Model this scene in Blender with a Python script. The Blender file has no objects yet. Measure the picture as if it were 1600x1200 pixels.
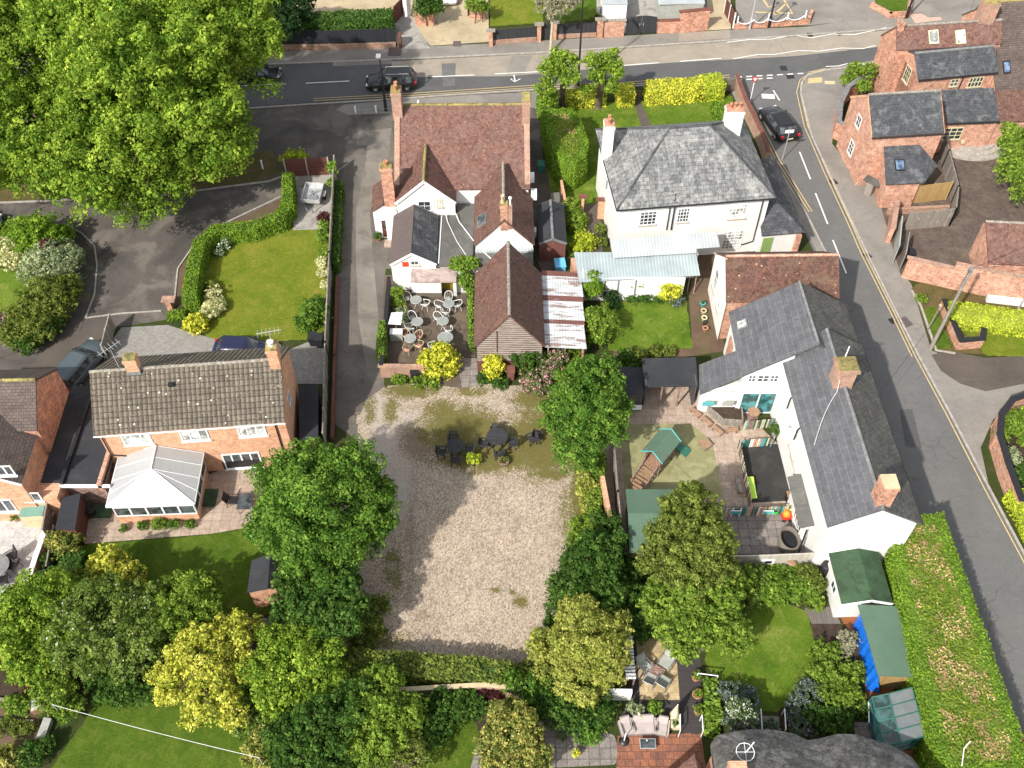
import bpy, math, random
import numpy as np
from mathutils import Vector, Matrix
R = math.radians
SC = bpy.context.scene
# ---------------------------------------------------------------- camera, sky, sun, exposure
FPX, CAMH, PITCH = 1553.0, 55.0, R(51.2)      # focal length in px of a 1600 px wide frame, height in metres, pitch below the horizon
cd = bpy.data.cameras.new('camera'); cam = bpy.data.objects.new('camera', cd); SC.collection.objects.link(cam)
cam.location = (0, 0, CAMH); cam.rotation_euler = (math.pi / 2 - PITCH, 0, 0)
cd.sensor_fit = 'HORIZONTAL'; cd.sensor_width = 36; cd.lens = 36 * FPX / 1600; cd.clip_start = 1; cd.clip_end = 3000
SC.camera = cam
AZ, EL = 52.0, 41.0                            # shadows fall towards AZ degrees from +x
sdir = Vector((math.cos(R(AZ)) * math.cos(R(EL)), math.sin(R(AZ)) * math.cos(R(EL)), -math.sin(R(EL))))
ld = bpy.data.lights.new('sun', 'SUN'); ld.energy = 3.9; ld.angle = R(1.1); ld.color = (1, .95, .87)
sun = bpy.data.objects.new('sun', ld); SC.collection.objects.link(sun); sun.rotation_euler = sdir.to_track_quat('-Z', 'Y').to_euler()
W = bpy.data.worlds.new('World'); SC.world = W; W.use_nodes = True
_sky = W.node_tree.nodes.new('ShaderNodeTexSky'); _sky.sky_type = 'NISHITA'; _sky.sun_disc = False
_sky.sun_elevation = R(EL); _sky.sun_rotation = math.atan2(-sdir.x, -sdir.y); _sky.air_density = 1.2; _sky.dust_density = 1.6
_hs = W.node_tree.nodes.new('ShaderNodeHueSaturation'); _hs.inputs['Saturation'].default_value = .3; W.node_tree.links.new(_sky.outputs[0], _hs.inputs['Color']); W.node_tree.links.new(_hs.outputs[0], W.node_tree.nodes['Background'].inputs[0]); W.node_tree.nodes['Background'].inputs[1].default_value = .15
SC.view_settings.view_transform = 'Standard'; SC.view_settings.look = 'None'; SC.view_settings.gamma = 1; SC.view_settings.exposure = .57
# ---------------------------------------------------------------- survey: photo pixel + height -> metres
_s, _c = math.sin(PITCH), math.cos(PITCH)
def ray(x, y):
    u = (x - 800) / FPX; v = (y - 600) / FPX
    return Vector((u, _c - v * _s, -_s - v * _c))
def P(x, y, z=0.):
    d = ray(x, y); t = (CAMH - z) / -d.z
    return Vector((d.x * t, d.y * t, z))
def mpp(y, z=0): return (CAMH - z) / (_s + (y - 600) / FPX * _c) / FPX      # metres per pixel at row y and height z
# ---------------------------------------------------------------- objects
COL = SC.collection
def tag(o, label=None, cat=None, group=None, kind=None):
    if label: o['label'] = label
    if cat: o['category'] = cat
    if group: o['group'] = group
    if kind: o['kind'] = kind
    return o
def thing(name, label, cat, loc=(0, 0, 0), rz=0, group=None):
    o = bpy.data.objects.new(name, None); COL.objects.link(o); o.location = loc; o.rotation_euler = (0, 0, rz); o.empty_display_size = .3
    return tag(o, label, cat, group)
def kids(o): return [c for c in bpy.data.objects if c.parent == o]
def dup(o, loc, rz=0, label=None, sc=None, _p=None):
    n = o.copy(); COL.objects.link(n)
    if _p is None:
        n.location = loc; n.rotation_euler = (0, 0, rz)
        if label: n['label'] = label
        if sc: n.scale = (sc, sc, sc)
    else: n.parent = _p
    for c in kids(o):
        dup(c, None, _p=n)
    return n
def wloc(o):
    v = Vector((0, 0, 0))
    while o is not None: v = v + Vector(o.location); o = o.parent
    return v
class MB:
    def __init__(s): s.v = []; s.f = []; s.m = []; s.sm = []
    def add(s, vs, fs, mi=0, smooth=False):
        n = len(s.v); s.v += [tuple(v) for v in vs]
        for f in fs: s.f.append([n + i for i in f]); s.m.append(mi); s.sm.append(smooth)
        return s
    def poly(s, pts, mi=0): return s.add(pts, [list(range(len(pts)))], mi)
    def box(s, c, d, rz=0, mi=0, fr=None):
        x, y, z = [a / 2 for a in d]; ca, sa = math.cos(rz), math.sin(rz); vs = []
        for k in (-1, 1):
            for i, j in ((-1, -1), (1, -1), (1, 1), (-1, 1)):
                a, b = i * x, j * y; q = (c[0] + a * ca - b * sa, c[1] + a * sa + b * ca, c[2] + k * z)
                vs.append(fr.w(*q) if fr else q)
        return s.add(vs, [[3, 2, 1, 0], [4, 5, 6, 7], [0, 1, 5, 4], [1, 2, 6, 5], [2, 3, 7, 6], [3, 0, 4, 7]], mi)
    def bb(s, x0, x1, y0, y1, z0, z1, mi=0, fr=None): return s.box(((x0 + x1) / 2, (y0 + y1) / 2, (z0 + z1) / 2), (x1 - x0, y1 - y0, z1 - z0), 0, mi, fr)
    def prism(s, pts, z0, z1, mi=0, mtop=None):
        n = len(pts); a = sum(pts[i][0] * pts[(i + 1) % n][1] - pts[(i + 1) % n][0] * pts[i][1] for i in range(n))
        if a < 0: pts = pts[::-1]
        s.add([(p[0], p[1], z0) for p in pts] + [(p[0], p[1], z1) for p in pts],
              [list(range(n))[::-1]] + [[i, (i + 1) % n, n + (i + 1) % n, n + i] for i in range(n)], mi)
        return s.add([(p[0], p[1], z1) for p in pts], [list(range(n))], mi if mtop is None else mtop)
    def slab(s, pts, t=.12, mi=0, ms=None):
        p = [Vector(q) for q in pts]; n = Vector((0, 0, 0))
        for i in range(len(p)): n += (p[i] - p[0]).cross(p[(i + 1) % len(p)] - p[0])
        n.normalize()
        if n.z < 0: n = -n; p = p[::-1]
        k = len(p); q = [a - n * t for a in p]; ms = mi if ms is None else ms
        s.add(p, [list(range(k))], mi)
        return s.add(p + q, [[2 * k - 1 - i for i in range(k)]] + [[i, k + i, k + (i + 1) % k, (i + 1) % k] for i in range(k)], ms)
    def tube(s, p, q, r, n=6, mi=0, r2=None, smooth=True):
        p, q = Vector(p), Vector(q); d = (q - p)
        if d.length < 1e-6: return s
        d.normalize(); a = d.orthogonal().normalized(); b = d.cross(a); r2 = r if r2 is None else r2
        vs = [p + (a * math.cos(t) + b * math.sin(t)) * r for t in [2 * math.pi * i / n for i in range(n)]] + [q + (a * math.cos(t) + b * math.sin(t)) * r2 for t in [2 * math.pi * i / n for i in range(n)]]
        s.add(vs, [[i, (i + 1) % n, n + (i + 1) % n, n + i] for i in range(n)], mi, smooth)
        return s.add(vs, [list(range(n))[::-1], [n + i for i in range(n)]], mi)
    def path(s, pts, r, n=5, mi=0):
        for a, b in zip(pts, pts[1:]): s.tube(a, b, r, n, mi)
        return s
    def lathe(s, c, prof, n=16, mi=0, smooth=True, sx=1, sy=1):
        vs = []; m = len(prof)
        for r, z in prof:
            for i in range(n): t = 2 * math.pi * i / n; vs.append((c[0] + r * sx * math.cos(t), c[1] + r * sy * math.sin(t), c[2] + z))
        fs = [[j * n + i, j * n + (i + 1) % n, (j + 1) * n + (i + 1) % n, (j + 1) * n + i] for j in range(m - 1) for i in range(n)]
        s.add(vs, fs, mi, smooth)
        return s.add(vs, [list(range(n))[::-1], [(m - 1) * n + i for i in range(n)]], mi)
    def loft(s, rings, mi=0, smooth=True, caps=True):
        n = len(rings[0]); vs = [p for r in rings for p in r]
        s.add(vs, [[j * n + i, j * n + (i + 1) % n, (j + 1) * n + (i + 1) % n, (j + 1) * n + i] for j in range(len(rings) - 1) for i in range(n)], mi, smooth)
        if caps: s.add(rings[0], [list(range(n))[::-1]], mi); s.add(rings[-1], [list(range(n))], mi)
        return s
    def build(s, name, mats, parent=None, label=None, cat=None, group=None, kind=None, uvrot=0, org=None):
        o = Vector((0, 0, 0)) if parent is None else wloc(parent)
        if parent is None and org is None and cat:      # a thing of one mesh: origin at its base
            xs = [v[0] for v in s.v]; ys = [v[1] for v in s.v]; o = Vector((sum(xs) / len(xs), sum(ys) / len(ys), min(v[2] for v in s.v)))
        me = bpy.data.meshes.new(name); me.from_pydata([(v[0] - o.x, v[1] - o.y, v[2] - o.z) for v in s.v], [], s.f)
        for m in (mats if isinstance(mats, (list, tuple)) else [mats]): me.materials.append(m)
        me.polygons.foreach_set('material_index', s.m); me.polygons.foreach_set('use_smooth', s.sm)
        uv = me.uv_layers.new(name='UVMap'); buf = []
        for p in me.polygons:
            n = p.normal; u = Vector((-n.y, n.x, 0))
            if u.length < .05: u = Vector((1, 0, 0))
            u.normalize(); w = n.cross(u)
            if uvrot: u, w = u * math.cos(uvrot) + w * math.sin(uvrot), w * math.cos(uvrot) - u * math.sin(uvrot)
            for li in p.vertices:
                c = me.vertices[li].co; buf += [c.dot(u), c.dot(w)]
        uv.data.foreach_set('uv', buf); me.update()
        ob = bpy.data.objects.new(name, me); COL.objects.link(ob)
        if parent is None: ob.location = o
        else: ob.parent = parent
        return tag(ob, label, cat, group, kind)
class Fr:
    """a plan frame: origin, x direction; y to its left"""
    def __init__(s, o, ang): s.o = Vector((o[0], o[1], 0)); s.a = ang; s.x = Vector((math.cos(ang), math.sin(ang), 0)); s.y = Vector((-s.x.y, s.x.x, 0))
    def w(s, x, y, z=0): v = s.o + s.x * x + s.y * y; return Vector((v.x, v.y, z))
    def loc(s, p): d = Vector(p) - s.o; return (d.dot(s.x), d.dot(s.y))
    def sub(s, x, y, deg): v = s.w(x, y); return Fr((v.x, v.y), s.a + R(deg))
    def hit(s, px, py):
        d = ray(px, py); o = Vector((0, 0, CAMH)); t = (s.o - o).dot(s.y) / d.dot(s.y); q = o + d * t
        return ((q - s.o).dot(s.x), q.z)
def frpx(a, b, z):
    p, q = P(a[0], a[1], z), P(b[0], b[1], z); return Fr(p, math.atan2(q.y - p.y, q.x - p.x)), (q - p).length
def XY(pts, z=0): return [tuple(P(x, y, z)[:2]) for x, y in pts]
# ---------------------------------------------------------------- materials
def srgb(*c): return tuple(((v / 255) / 12.92 if v <= 10 else (((v / 255) + .055) / 1.055) ** 2.4) for v in c)
MATS = {}
class NT:
    def __init__(s, name):
        s.m = bpy.data.materials.new(name); s.m.use_nodes = True; s.t = s.m.node_tree; s.b = s.t.nodes['Principled BSDF']; MATS[name] = s.m
    def n(s, ty, **k):
        o = s.t.nodes.new('ShaderNode' + ty); ins = k.pop('i', {})
        for a, v in k.items(): setattr(o, a, v)
        for a, v in ins.items(): s.set(o.inputs[a], v)
        return o
    def set(s, sock, v):
        if hasattr(v, 'links') and hasattr(v, 'is_output'): s.t.links.new(v, sock)
        elif isinstance(v, (tuple, list)) and len(v) == 3 and sock.type == 'RGBA': sock.default_value = (*v, 1)
        else: sock.default_value = v
    def uv(s): return s.n('TexCoord').outputs['UV']
    def ob(s): return s.n('NewGeometry').outputs['Position']
    def noise(s, vec, sc, det=3, rough=.6, dist=0): return s.n('TexNoise', i={'Vector': vec, 'Scale': sc, 'Detail': det, 'Roughness': rough, 'Distortion': dist}).outputs['Fac']
    def ramp(s, f, stops):
        r = s.n('ValToRGB'); s.set(r.inputs[0], f); e = r.color_ramp.elements
        for i, (p, c) in enumerate(stops):
            q = e[i] if i < 2 else e.new(p)
            q.position = p; q.color = (*c, 1) if isinstance(c, (tuple, list)) else (c, c, c, 1)
        return r.outputs[0]
    def mix(s, f, a, b, mode='MIX'):
        m = s.n('Mix', data_type='RGBA', blend_type=mode); s.set(m.inputs[0], f); s.set(m.inputs[6], a); s.set(m.inputs[7], b); return m.outputs[2]
    def math(s, op, a, b=0., c=None):
        m = s.n('Math', operation=op); s.set(m.inputs[0], a); s.set(m.inputs[1], b)
        if c is not None: s.set(m.inputs[2], c)
        return m.outputs[0]
    def step(s, f, a, b): return s.n('MapRange', clamp=True, i={'Value': f, 'From Min': a, 'From Max': b}).outputs[0]
    def vs(s, vec, x, y, z=1): 
        m = s.n('VectorMath', operation='MULTIPLY'); s.set(m.inputs[0], vec); m.inputs[1].default_value = (x, y, z); return m.outputs[0]
    def out(s, col, rough=.85, bump=None, bs=.3, dist=.02, spec=.3, metal=0):
        s.set(s.b.inputs['Base Color'], col); s.set(s.b.inputs['Roughness'], rough); s.b.inputs['Specular IOR Level'].default_value = spec; s.b.inputs['Metallic'].default_value = metal
        if bump is not None:
            b = s.n('Bump', i={'Height': bump, 'Strength': bs, 'Distance': dist}); s.t.links.new(b.outputs[0], s.b.inputs['Normal'])
        return s.m
def plain(name, c, rough=.6, metal=0, var=.12, spec=.4, sc=3):
    if name in MATS: return MATS[name]
    t = NT(name); f = t.noise(t.ob(), sc, 4); return t.out(t.mix(1, c, t.ramp(f, [(.3, 1 - var), (.7, 1 + var)]), 'MULTIPLY'), rough, metal=metal, spec=spec)
def cells(name, c1, c2, mo, w, h, ms=.012, off=.5, blot=None, bsc=.6, b0=.5, b1=.65, var=.25, rough=.85, bump=.4, freq=2, spec=.25, speck=None, streak=None, squash=1, bias=0, fine=.3):
    """courses of bricks, tiles, slates or slabs laid over the face's own metres"""
    t = NT(name); uv = t.uv()
    wob = t.n('VectorMath', operation='ADD'); t.set(wob.inputs[0], uv)
    nz = t.n('TexNoise', i={'Vector': uv, 'Scale': 3.}); sc = t.n('VectorMath', operation='SCALE'); t.set(sc.inputs[0], nz.outputs['Color']); sc.inputs['Scale'].default_value = .012; t.set(wob.inputs[1], sc.outputs[0])
    b = t.n('TexBrick', offset=off, offset_frequency=freq, i={'Vector': wob.outputs[0], 'Color1': c1, 'Color2': c2, 'Mortar': mo, 'Scale': 1., 'Mortar Size': ms, 'Mortar Smooth': .3, 'Bias': bias, 'Brick Width': w, 'Row Height': h})
    col = b.outputs['Color']
    col = t.mix(1, col, t.ramp(t.noise(t.ob(), 1.1, 5, .7), [(.25, 1 - var), (.75, 1 + var)]), 'MULTIPLY')
    if fine: col = t.mix(1, col, t.ramp(t.noise(t.vs(uv, 1, 2.5), 7, 3, .8), [(.25, 1 - fine), (.75, 1 + fine)]), 'MULTIPLY')
    if fine: col = t.mix(1, col, t.ramp(t.noise(t.ob(), 3.2, 5, .75), [(.32, 1 - fine * .8), (.68, 1 + fine * .8)]), 'MULTIPLY')
    if blot: 
        for k, bc in enumerate(blot if isinstance(blot[0], tuple) else [blot]):
            col = t.mix(t.math('MULTIPLY', t.step(t.noise(t.ob(), bsc * (1 + .7 * k), 6, .75, k * 3.), b0, b1), .7), col, bc)
    if streak:
        col = t.mix(t.math('MULTIPLY', t.step(t.noise(t.vs(uv, 2.2, .25), 1., 4, .7), .5, .75), .6), col, streak)
    if speck:
        v = t.n('TexVoronoi', i={'Vector': uv, 'Scale': speck[1]}); col = t.mix(t.math('MULTIPLY', t.math('LESS_THAN', v.outputs['Distance'], speck[2]), t.step(t.noise(t.ob(), 1.5, 2), .42, .5)), col, speck[0])
    t.out(col, rough, b.outputs['Fac'], -bump, .03, spec); return t.m
def asphalt(name, c, v=.22, patch=None, crack=True):
    t = NT(name); p = t.ob(); col = t.mix(1, c, t.ramp(t.noise(p, .35, 6, .65), [(.28, 1 - v), (.72, 1 + v)]), 'MULTIPLY')
    col = t.mix(1, col, t.ramp(t.noise(p, 14, 2, .9), [(.2, .8), (.8, 1.22)]), 'MULTIPLY')
    if patch:
        for bc, sc, a, b, k in patch: col = t.mix(t.math('MULTIPLY', t.step(t.noise(p, sc, 5, .6, .6), a, b), k), col, bc)
    if crack:
        w = t.n('VectorMath', operation='ADD'); t.set(w.inputs[0], p); q = t.n('TexNoise', i={'Vector': p, 'Scale': .8, 'Detail': 4.}); t.set(w.inputs[1], q.outputs['Color'])
        e = t.n('TexVoronoi', feature='DISTANCE_TO_EDGE', i={'Vector': w.outputs[0], 'Scale': .27}); col = t.mix(t.math('MULTIPLY', t.math('LESS_THAN', e.outputs['Distance'], .012), t.math('MULTIPLY', t.step(t.noise(p, .25, 2), .5, .58), .28)), col, tuple(x * .45 for x in c))
        col = t.mix(t.math('MULTIPLY', t.step(t.noise(t.vs(p, .5, 1.6), 1.3, 6, .8, 1.5), .55, .7), .4), col, tuple(x * 1.6 for x in c)); col = t.mix(t.math('MULTIPLY', t.step(t.noise(p, .9, 6, .8, 1.), .57, .68), .4), col, tuple(x * .55 for x in c))
    return t.out(col, .9, t.noise(p, 25, 2), .3, .01, .25)
def grass(name, c1, c2, c3, sc=.5):
    t = NT(name); p = t.ob(); col = t.ramp(t.noise(p, sc, 6, .65, .4), [(.3, c1), (.5, c2), (.7, c3)])
    col = t.mix(1, col, t.ramp(t.noise(p, 9, 4, .8), [(.25, .6), (.75, 1.4)]), 'MULTIPLY')
    col = t.mix(t.math('MULTIPLY', t.step(t.noise(p, 1.9, 6, .75, 1.), .52, .66), .45), col, (c3[0] * 1.5, c3[1] * 1.15, c3[2] * 2)); col = t.mix(t.math('MULTIPLY', t.step(t.noise(p, 1.1, 5, .7, 2.), .54, .66), .4), col, (c1[0] * .6, c1[1] * .75, c1[2]))
    return t.out(col, .95, t.noise(p, 20, 3, .8), .8, .05, .1)
def planks(name, c1, c2, gap, w, rough=.8, horiz=False, v=.25, wear=None):
    t = NT(name); uv = t.uv()
    b = t.n('TexBrick', offset=.5, i={'Vector': uv, 'Color1': c1, 'Color2': c2, 'Mortar': gap, 'Scale': 1., 'Mortar Size': .008 if w < .3 else .015, 'Mortar Smooth': .4, 'Brick Width': 30. if horiz else w, 'Row Height': w if horiz else 30.})
    g = t.ramp(t.noise(t.vs(uv, 1.2 if horiz else 14, 14 if horiz else 1.2), 1.5, 5, .75), [(.25, 1 - v), (.75, 1 + v)])
    col = t.mix(1, b.outputs['Color'], g, 'MULTIPLY')
    if wear: col = t.mix(t.step(t.noise(t.vs(uv, .8 if horiz else 1, 5 if horiz else .5), 2.5, 6, .8), wear[1], wear[1] + .06), col, wear[0])
    return t.out(col, rough, b.outputs['Fac'], -.4, .02)
def leaf(name, c1, c2, c3, dead=None, tr=.3, flo=None):
    t = NT(name); a = t.n('Attribute', attribute_name='rnd'); sep = t.n('SeparateColor', i={0: a.outputs['Color']})
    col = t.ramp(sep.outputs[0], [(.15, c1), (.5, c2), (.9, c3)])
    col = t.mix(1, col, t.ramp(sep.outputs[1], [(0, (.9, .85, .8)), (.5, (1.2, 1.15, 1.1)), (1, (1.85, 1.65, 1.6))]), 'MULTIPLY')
    if dead: col = t.mix(t.step(t.noise(t.ob(), dead[1], 4, .7), dead[2], dead[2] + .05), col, dead[0])
    if flo: col = t.mix(t.math('GREATER_THAN', sep.outputs[2], flo[1]), col, flo[0])
    col = t.n('HueSaturation', i={'Color': col, 'Saturation': .95, 'Value': 1.06}).outputs[0]
    t.set(t.b.inputs['Base Color'], col); t.b.inputs['Roughness'].default_value = .6; t.b.inputs['Specular IOR Level'].default_value = .07
    tl = t.n('BsdfTranslucent', i={'Color': t.mix(1, col, (1.1, 1.25, .5), 'MULTIPLY')}); mx = t.n('MixShader', i={0: tr, 1: t.b.outputs[0], 2: tl.outputs[0]})
    t.t.links.new(mx.outputs[0], t.t.nodes['Material Output'].inputs['Surface']); return t.m
M = {}
M['asphalt'] = asphalt('asphalt', (.085, .084, .085), .22, [((.13, .125, .12), .25, .52, .7, .5)])
M['road_dark'] = asphalt('road_dark', (.1, .1, .1), .16, [((.125, .12, .115), .2, .5, .7, .5)])
M['road_tan'] = asphalt('road_tan', (.3, .26, .21), .14, [((.18, .16, .14), .3, .55, .7, .5)])
M['side_road'] = asphalt('side_road', (.135, .132, .128), .12, [((.15, .145, .135), .2, .5, .7, .5)])
M['pavement'] = asphalt('pavement', (.235, .215, .19), .15, [((.15, .14, .13), .2, .5, .65, .5)])
M['yard'] = asphalt('yard', (.098, .086, .076), .25, [((.19, .165, .14), .3, .52, .62, .6), ((.045, .04, .037), .22, .54, .66, .6)])
M['lane'] = asphalt('lane', (.12, .105, .092), .3, [((.21, .185, .16), .25, .5, .68, .6)])
M['drive_brown'] = asphalt('drive_brown', (.1, .082, .068), .25)
M['earth'] = asphalt('earth', (.12, .08, .052), .35, [((.08, .1, .03), .8, .55, .65, .6)])
M['concrete'] = asphalt('concrete', (.33, .31, .28), .22, [((.2, .18, .16), .9, .52, .62, .7)])
M['terrace'] = asphalt('terrace', (.105, .08, .06), .3, [((.18, .14, .1), .6, .5, .65, .6)])
M['stone_drive'] = asphalt('stone_drive', (.42, .34, .22), .2, [((.22, .18, .09), .5, .55, .7, .5)])
M['brown_gravel'] = cells('brown_gravel', (.135, .1, .082), (.11, .082, .068), (.065, .05, .04), .22, .11, .012, var=.3, blot=(.17, .14, .11))
M['lawn_sun'] = grass('lawn_sun', (.1, .15, .012), (.14, .175, .016), (.2, .205, .03))
M['lawn_deep'] = grass('lawn_deep', (.045, .09, .008), (.07, .12, .012), (.12, .165, .02), .45)
M['lawn_bright'] = grass('lawn_bright', (.06, .12, .01), (.1, .165, .015), (.19, .23, .04), .5)
M['verge'] = grass('verge', (.075, .085, .018), (.11, .09, .035), (.15, .11, .05), .6)
M['ground'] = grass('ground', (.03, .05, .012), (.045, .06, .015), (.06, .06, .025))
M['paint_white'] = plain('paint_white', (.75, .74, .7), .7, var=.1)
M['paint_yellow'] = plain('paint_yellow', (.52, .4, .2), .7, var=.15)
M['kerb'] = plain('kerb', (.36, .33, .29), .85, var=.25)
M['brick'] = cells('brick', (.58, .25, .15), (.31, .12, .075), (.55, .43, .34), .3, .11, .013, var=.3, fine=.5, blot=(.56, .32, .22), bsc=1.6, b0=.55, b1=.7)
M['brick_orange'] = cells('brick_orange', (.68, .34, .2), (.5, .23, .13), (.62, .46, .33), .3, .11, .012, var=.15, fine=.3, blot=(.7, .42, .28), bsc=1.4, b0=.5, b1=.7)
M['brick_pale'] = cells('brick_pale', (.58, .28, .18), (.36, .15, .095), (.56, .44, .35), .32, .12, .014, var=.3, fine=.5, blot=[(.62, .43, .33), (.34, .14, .085)], bsc=1.5, b0=.48, b1=.66)
M['brick_dark'] = cells('brick_dark', (.2, .065, .045), (.13, .045, .035), (.17, .1, .08), .24, .085, .011, var=.25)
M['brick_old'] = cells('brick_old', (.42, .17, .11), (.26, .12, .08), (.4, .32, .25), .24, .085, .014, var=.3, blot=[(.3, .26, .18), (.5, .38, .3)], bsc=2)
M['tile_red'] = cells('tile_red', (.2, .1, .078), (.12, .062, .052), (.06, .032, .028), .17, .1, .01, var=.2, blot=[(.15, .105, .09), (.27, .15, .11)], bsc=.8, b0=.46, b1=.66, speck=((.45, .3, .22), 3.4, .12), fine=.5)
M['tile_dark'] = cells('tile_dark', (.16, .08, .062), (.1, .053, .045), (.045, .026, .024), .17, .1, .01, var=.25, blot=[(.09, .065, .055), (.24, .13, .09)], bsc=1.1, b0=.47, b1=.62, fine=.6)
M['tile_moss'] = cells('tile_moss', (.165, .08, .058), (.085, .045, .037), (.05, .025, .02), .17, .11, .01, var=.3, blot=[(.16, .125, .08), (.24, .12, .08), (.075, .06, .048)], bsc=.9, b0=.5, b1=.66, speck=((.4, .3, .18), 2.4, .16), fine=.55)
M['tile_brown'] = cells('tile_brown', (.13, .1, .085), (.1, .078, .068), (.04, .03, .027), .3, .2, .014, var=.22)
M['slate'] = cells('slate', (.23, .23, .225), (.12, .122, .125), (.05, .052, .053), .42, .3, .016, var=.3, blot=[(.4, .4, .37), (.085, .088, .088)], bsc=.8, b0=.5, b1=.7, fine=.45, streak=(.36, .36, .34))
M['slate_dark'] = cells('slate_dark', (.085, .088, .095), (.055, .058, .065), (.025, .026, .03), .34, .24, .01, var=.3, blot=[(.22, .23, .22), (.05, .052, .055)], bsc=.9, b0=.53, b1=.7, fine=.35)
M['slate_new'] = cells('slate_new', (.112, .112, .12), (.092, .092, .1), (.165, .165, .172), 2.6, .42, .016, off=.5, var=.2, fine=.25, bump=.2, speck=((.05, .05, .055), 1.6, .07))
M['slate_moss'] = cells('slate_moss', (.125, .122, .112), (.09, .089, .085), (.018, .018, .018), .34, .24, .01, var=.35, blot=[(.1, .085, .05), (.03, .03, .03)], bsc=.9, b0=.5, b1=.72, fine=.4)
M['felt_black'] = asphalt('felt_black', (.035, .037, .042), .2, [((.06, .06, .064), .5, .5, .62, .5)])
M['felt_grey'] = asphalt('felt_grey', (.115, .112, .102), .3, [((.17, .165, .15), .5, .5, .62, .5)])
M['felt_brown'] = asphalt('felt_brown', (.115, .09, .085), .12)
M['felt_green'] = asphalt('felt_green', (.1, .165, .115), .14, [((.11, .165, .125), .7, .5, .62, .5)], crack=False)
M['felt_moss'] = asphalt('felt_moss', (.045, .085, .045), .4, [((.03, .04, .025), 1.2, .5, .6, .6)])
def rendermat():
    t = NT('render'); uv = t.uv(); p = t.ob(); col = t.mix(1, (.74, .73, .7), t.ramp(t.noise(p, 1.1, 5, .7), [(.3, .93), (.7, 1.05)]), 'MULTIPLY')
    col = t.mix(t.math('MULTIPLY', t.step(t.noise(t.vs(uv, 3.5, .3), 1., 5, .75), .54, .74), .4), col, (.44, .42, .37)); return t.out(col, .85, t.noise(p, 9, 4), .15, .02, .2)
M['render'] = rendermat()
M['render_pink'] = asphalt('render_pink', (.42, .33, .3), .2, [((.25, .2, .18), 1.2, .5, .6, .7)])
M['white'] = plain('white', (.8, .8, .79), .45, var=.03)
M['cream'] = plain('cream', (.62, .58, .38), .5, var=.05)
M['sill'] = plain('sill', (.42, .36, .27), .8)
M['black'] = plain('black', (.02, .02, .022), .4, var=.2)
M['charcoal'] = planks('charcoal', (.05, .05, .055), (.035, .036, .04), (.01, .01, .01), .09)
M['grey_metal'] = plain('grey_metal', (.35, .36, .37), .4, .5, var=.1)
M['galv'] = plain('galv', (.5, .5, .5), .45, .4, var=.15)
M['lead'] = plain('lead', (.19, .19, .19), .75, 0, var=.3)
M['mortar'] = plain('mortar', (.27, .24, .2), .9, var=.5, sc=6)
M['lichen'] = asphalt('lichen', (.3, .25, .09), .35, [((.1, .09, .05), 2.5, .5, .6, .8)])
M['terracotta'] = plain('terracotta', (.48, .22, .12), .8, var=.2)
M['buff'] = plain('buff', (.55, .45, .28), .8, var=.15)
M['wood_old'] = planks('wood_old', (.28, .25, .21), (.2, .175, .15), (.07, .06, .05), .12, wear=((.36, .34, .31), .55))
M['boarding'] = None
M['wood_board'] = planks('wood_board', (.24, .12, .09), (.18, .085, .065), (.035, .02, .018), .16, horiz=True, wear=((.42, .37, .32), .5))
M['wood_new'] = planks('wood_new', (.42, .29, .12), (.36, .22, .085), (.12, .07, .03), .13, v=.35)
M['wood_brown'] = planks('wood_brown', (.14, .055, .04), (.11, .042, .032), (.03, .015, .01), .2, horiz=True)
M['wood_black'] = planks('wood_black', (.03, .032, .036), (.022, .024, .028), (.006, .006, .006), .12)
M['wood_grey'] = planks('wood_grey', (.1, .095, .09), (.075, .07, .068), (.02, .02, .02), .12)
M['deck_grey'] = planks('deck_grey', (.17, .15, .13), (.14, .125, .11), (.04, .035, .03), .14)
M['deck_dark'] = planks('deck_dark', (.06, .052, .052), (.05, .044, .045), (.015, .012, .012), .14, horiz=True)
M['deck_red'] = planks('deck_red', (.3, .11, .045), (.24, .085, .035), (.06, .02, .012), .13, horiz=True)
M['plank_tan'] = planks('plank_tan', (.36, .22, .14), (.29, .17, .11), (.08, .05, .03), .15)
M['pave_pink'] = cells('pave_pink', (.42, .33, .26), (.36, .275, .215), (.22, .165, .13), .6, .6, .014, off=0, var=.12)
M['pave_sand'] = cells('pave_sand', (.5, .39, .23), (.42, .31, .17), (.28, .2, .11), .5, .35, .012, var=.2, blot=(.3, .22, .12))
M['pave_light'] = cells('pave_light', (.46, .445, .435), (.4, .39, .38), (.27, .26, .25), .9, .6, .012, var=.12, blot=(.58, .56, .54))
M['pave_grey'] = cells('pave_grey', (.25, .22, .2), (.2, .175, .16), (.09, .075, .065), .6, .6, .02, off=0, var=.2)
M['pave_rust'] = cells('pave_rust', (.3, .125, .07), (.19, .09, .065), (.09, .04, .025), .42, .4, .014, var=.25, off=.35)
M['block_pave'] = cells('block_pave', (.33, .31, .285), (.26, .245, .225), (.14, .13, .12), .22, .11, .012, var=.12, fine=.2)
M['plinth'] = asphalt('plinth', (.16, .14, .115), .3)
M['playmat'] = asphalt('playmat', (.24, .23, .115), .15, [((.3, .29, .15), 1.2, .48, .55, .8)])
M['playmat_dark'] = asphalt('playmat_dark', (.035, .035, .033), .2, [((.06, .06, .055), .8, .5, .6, .5)])
M['blue_metal'] = plain('blue_metal', (.33, .43, .45), .5, .1, var=.1, sc=.8)
M['bark'] = plain('bark', (.12, .09, .065), .9, var=.4)
M['bark_pale'] = plain('bark_pale', (.42, .36, .24), .9, var=.25)
M['green_wood'] = plain('green_wood', (.03, .14, .1), .6)
M['teal'] = plain('teal', (.1, .4, .42), .5)
M['lime_plastic'] = plain('lime_plastic', (.48, .75, .1), .4)
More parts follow.
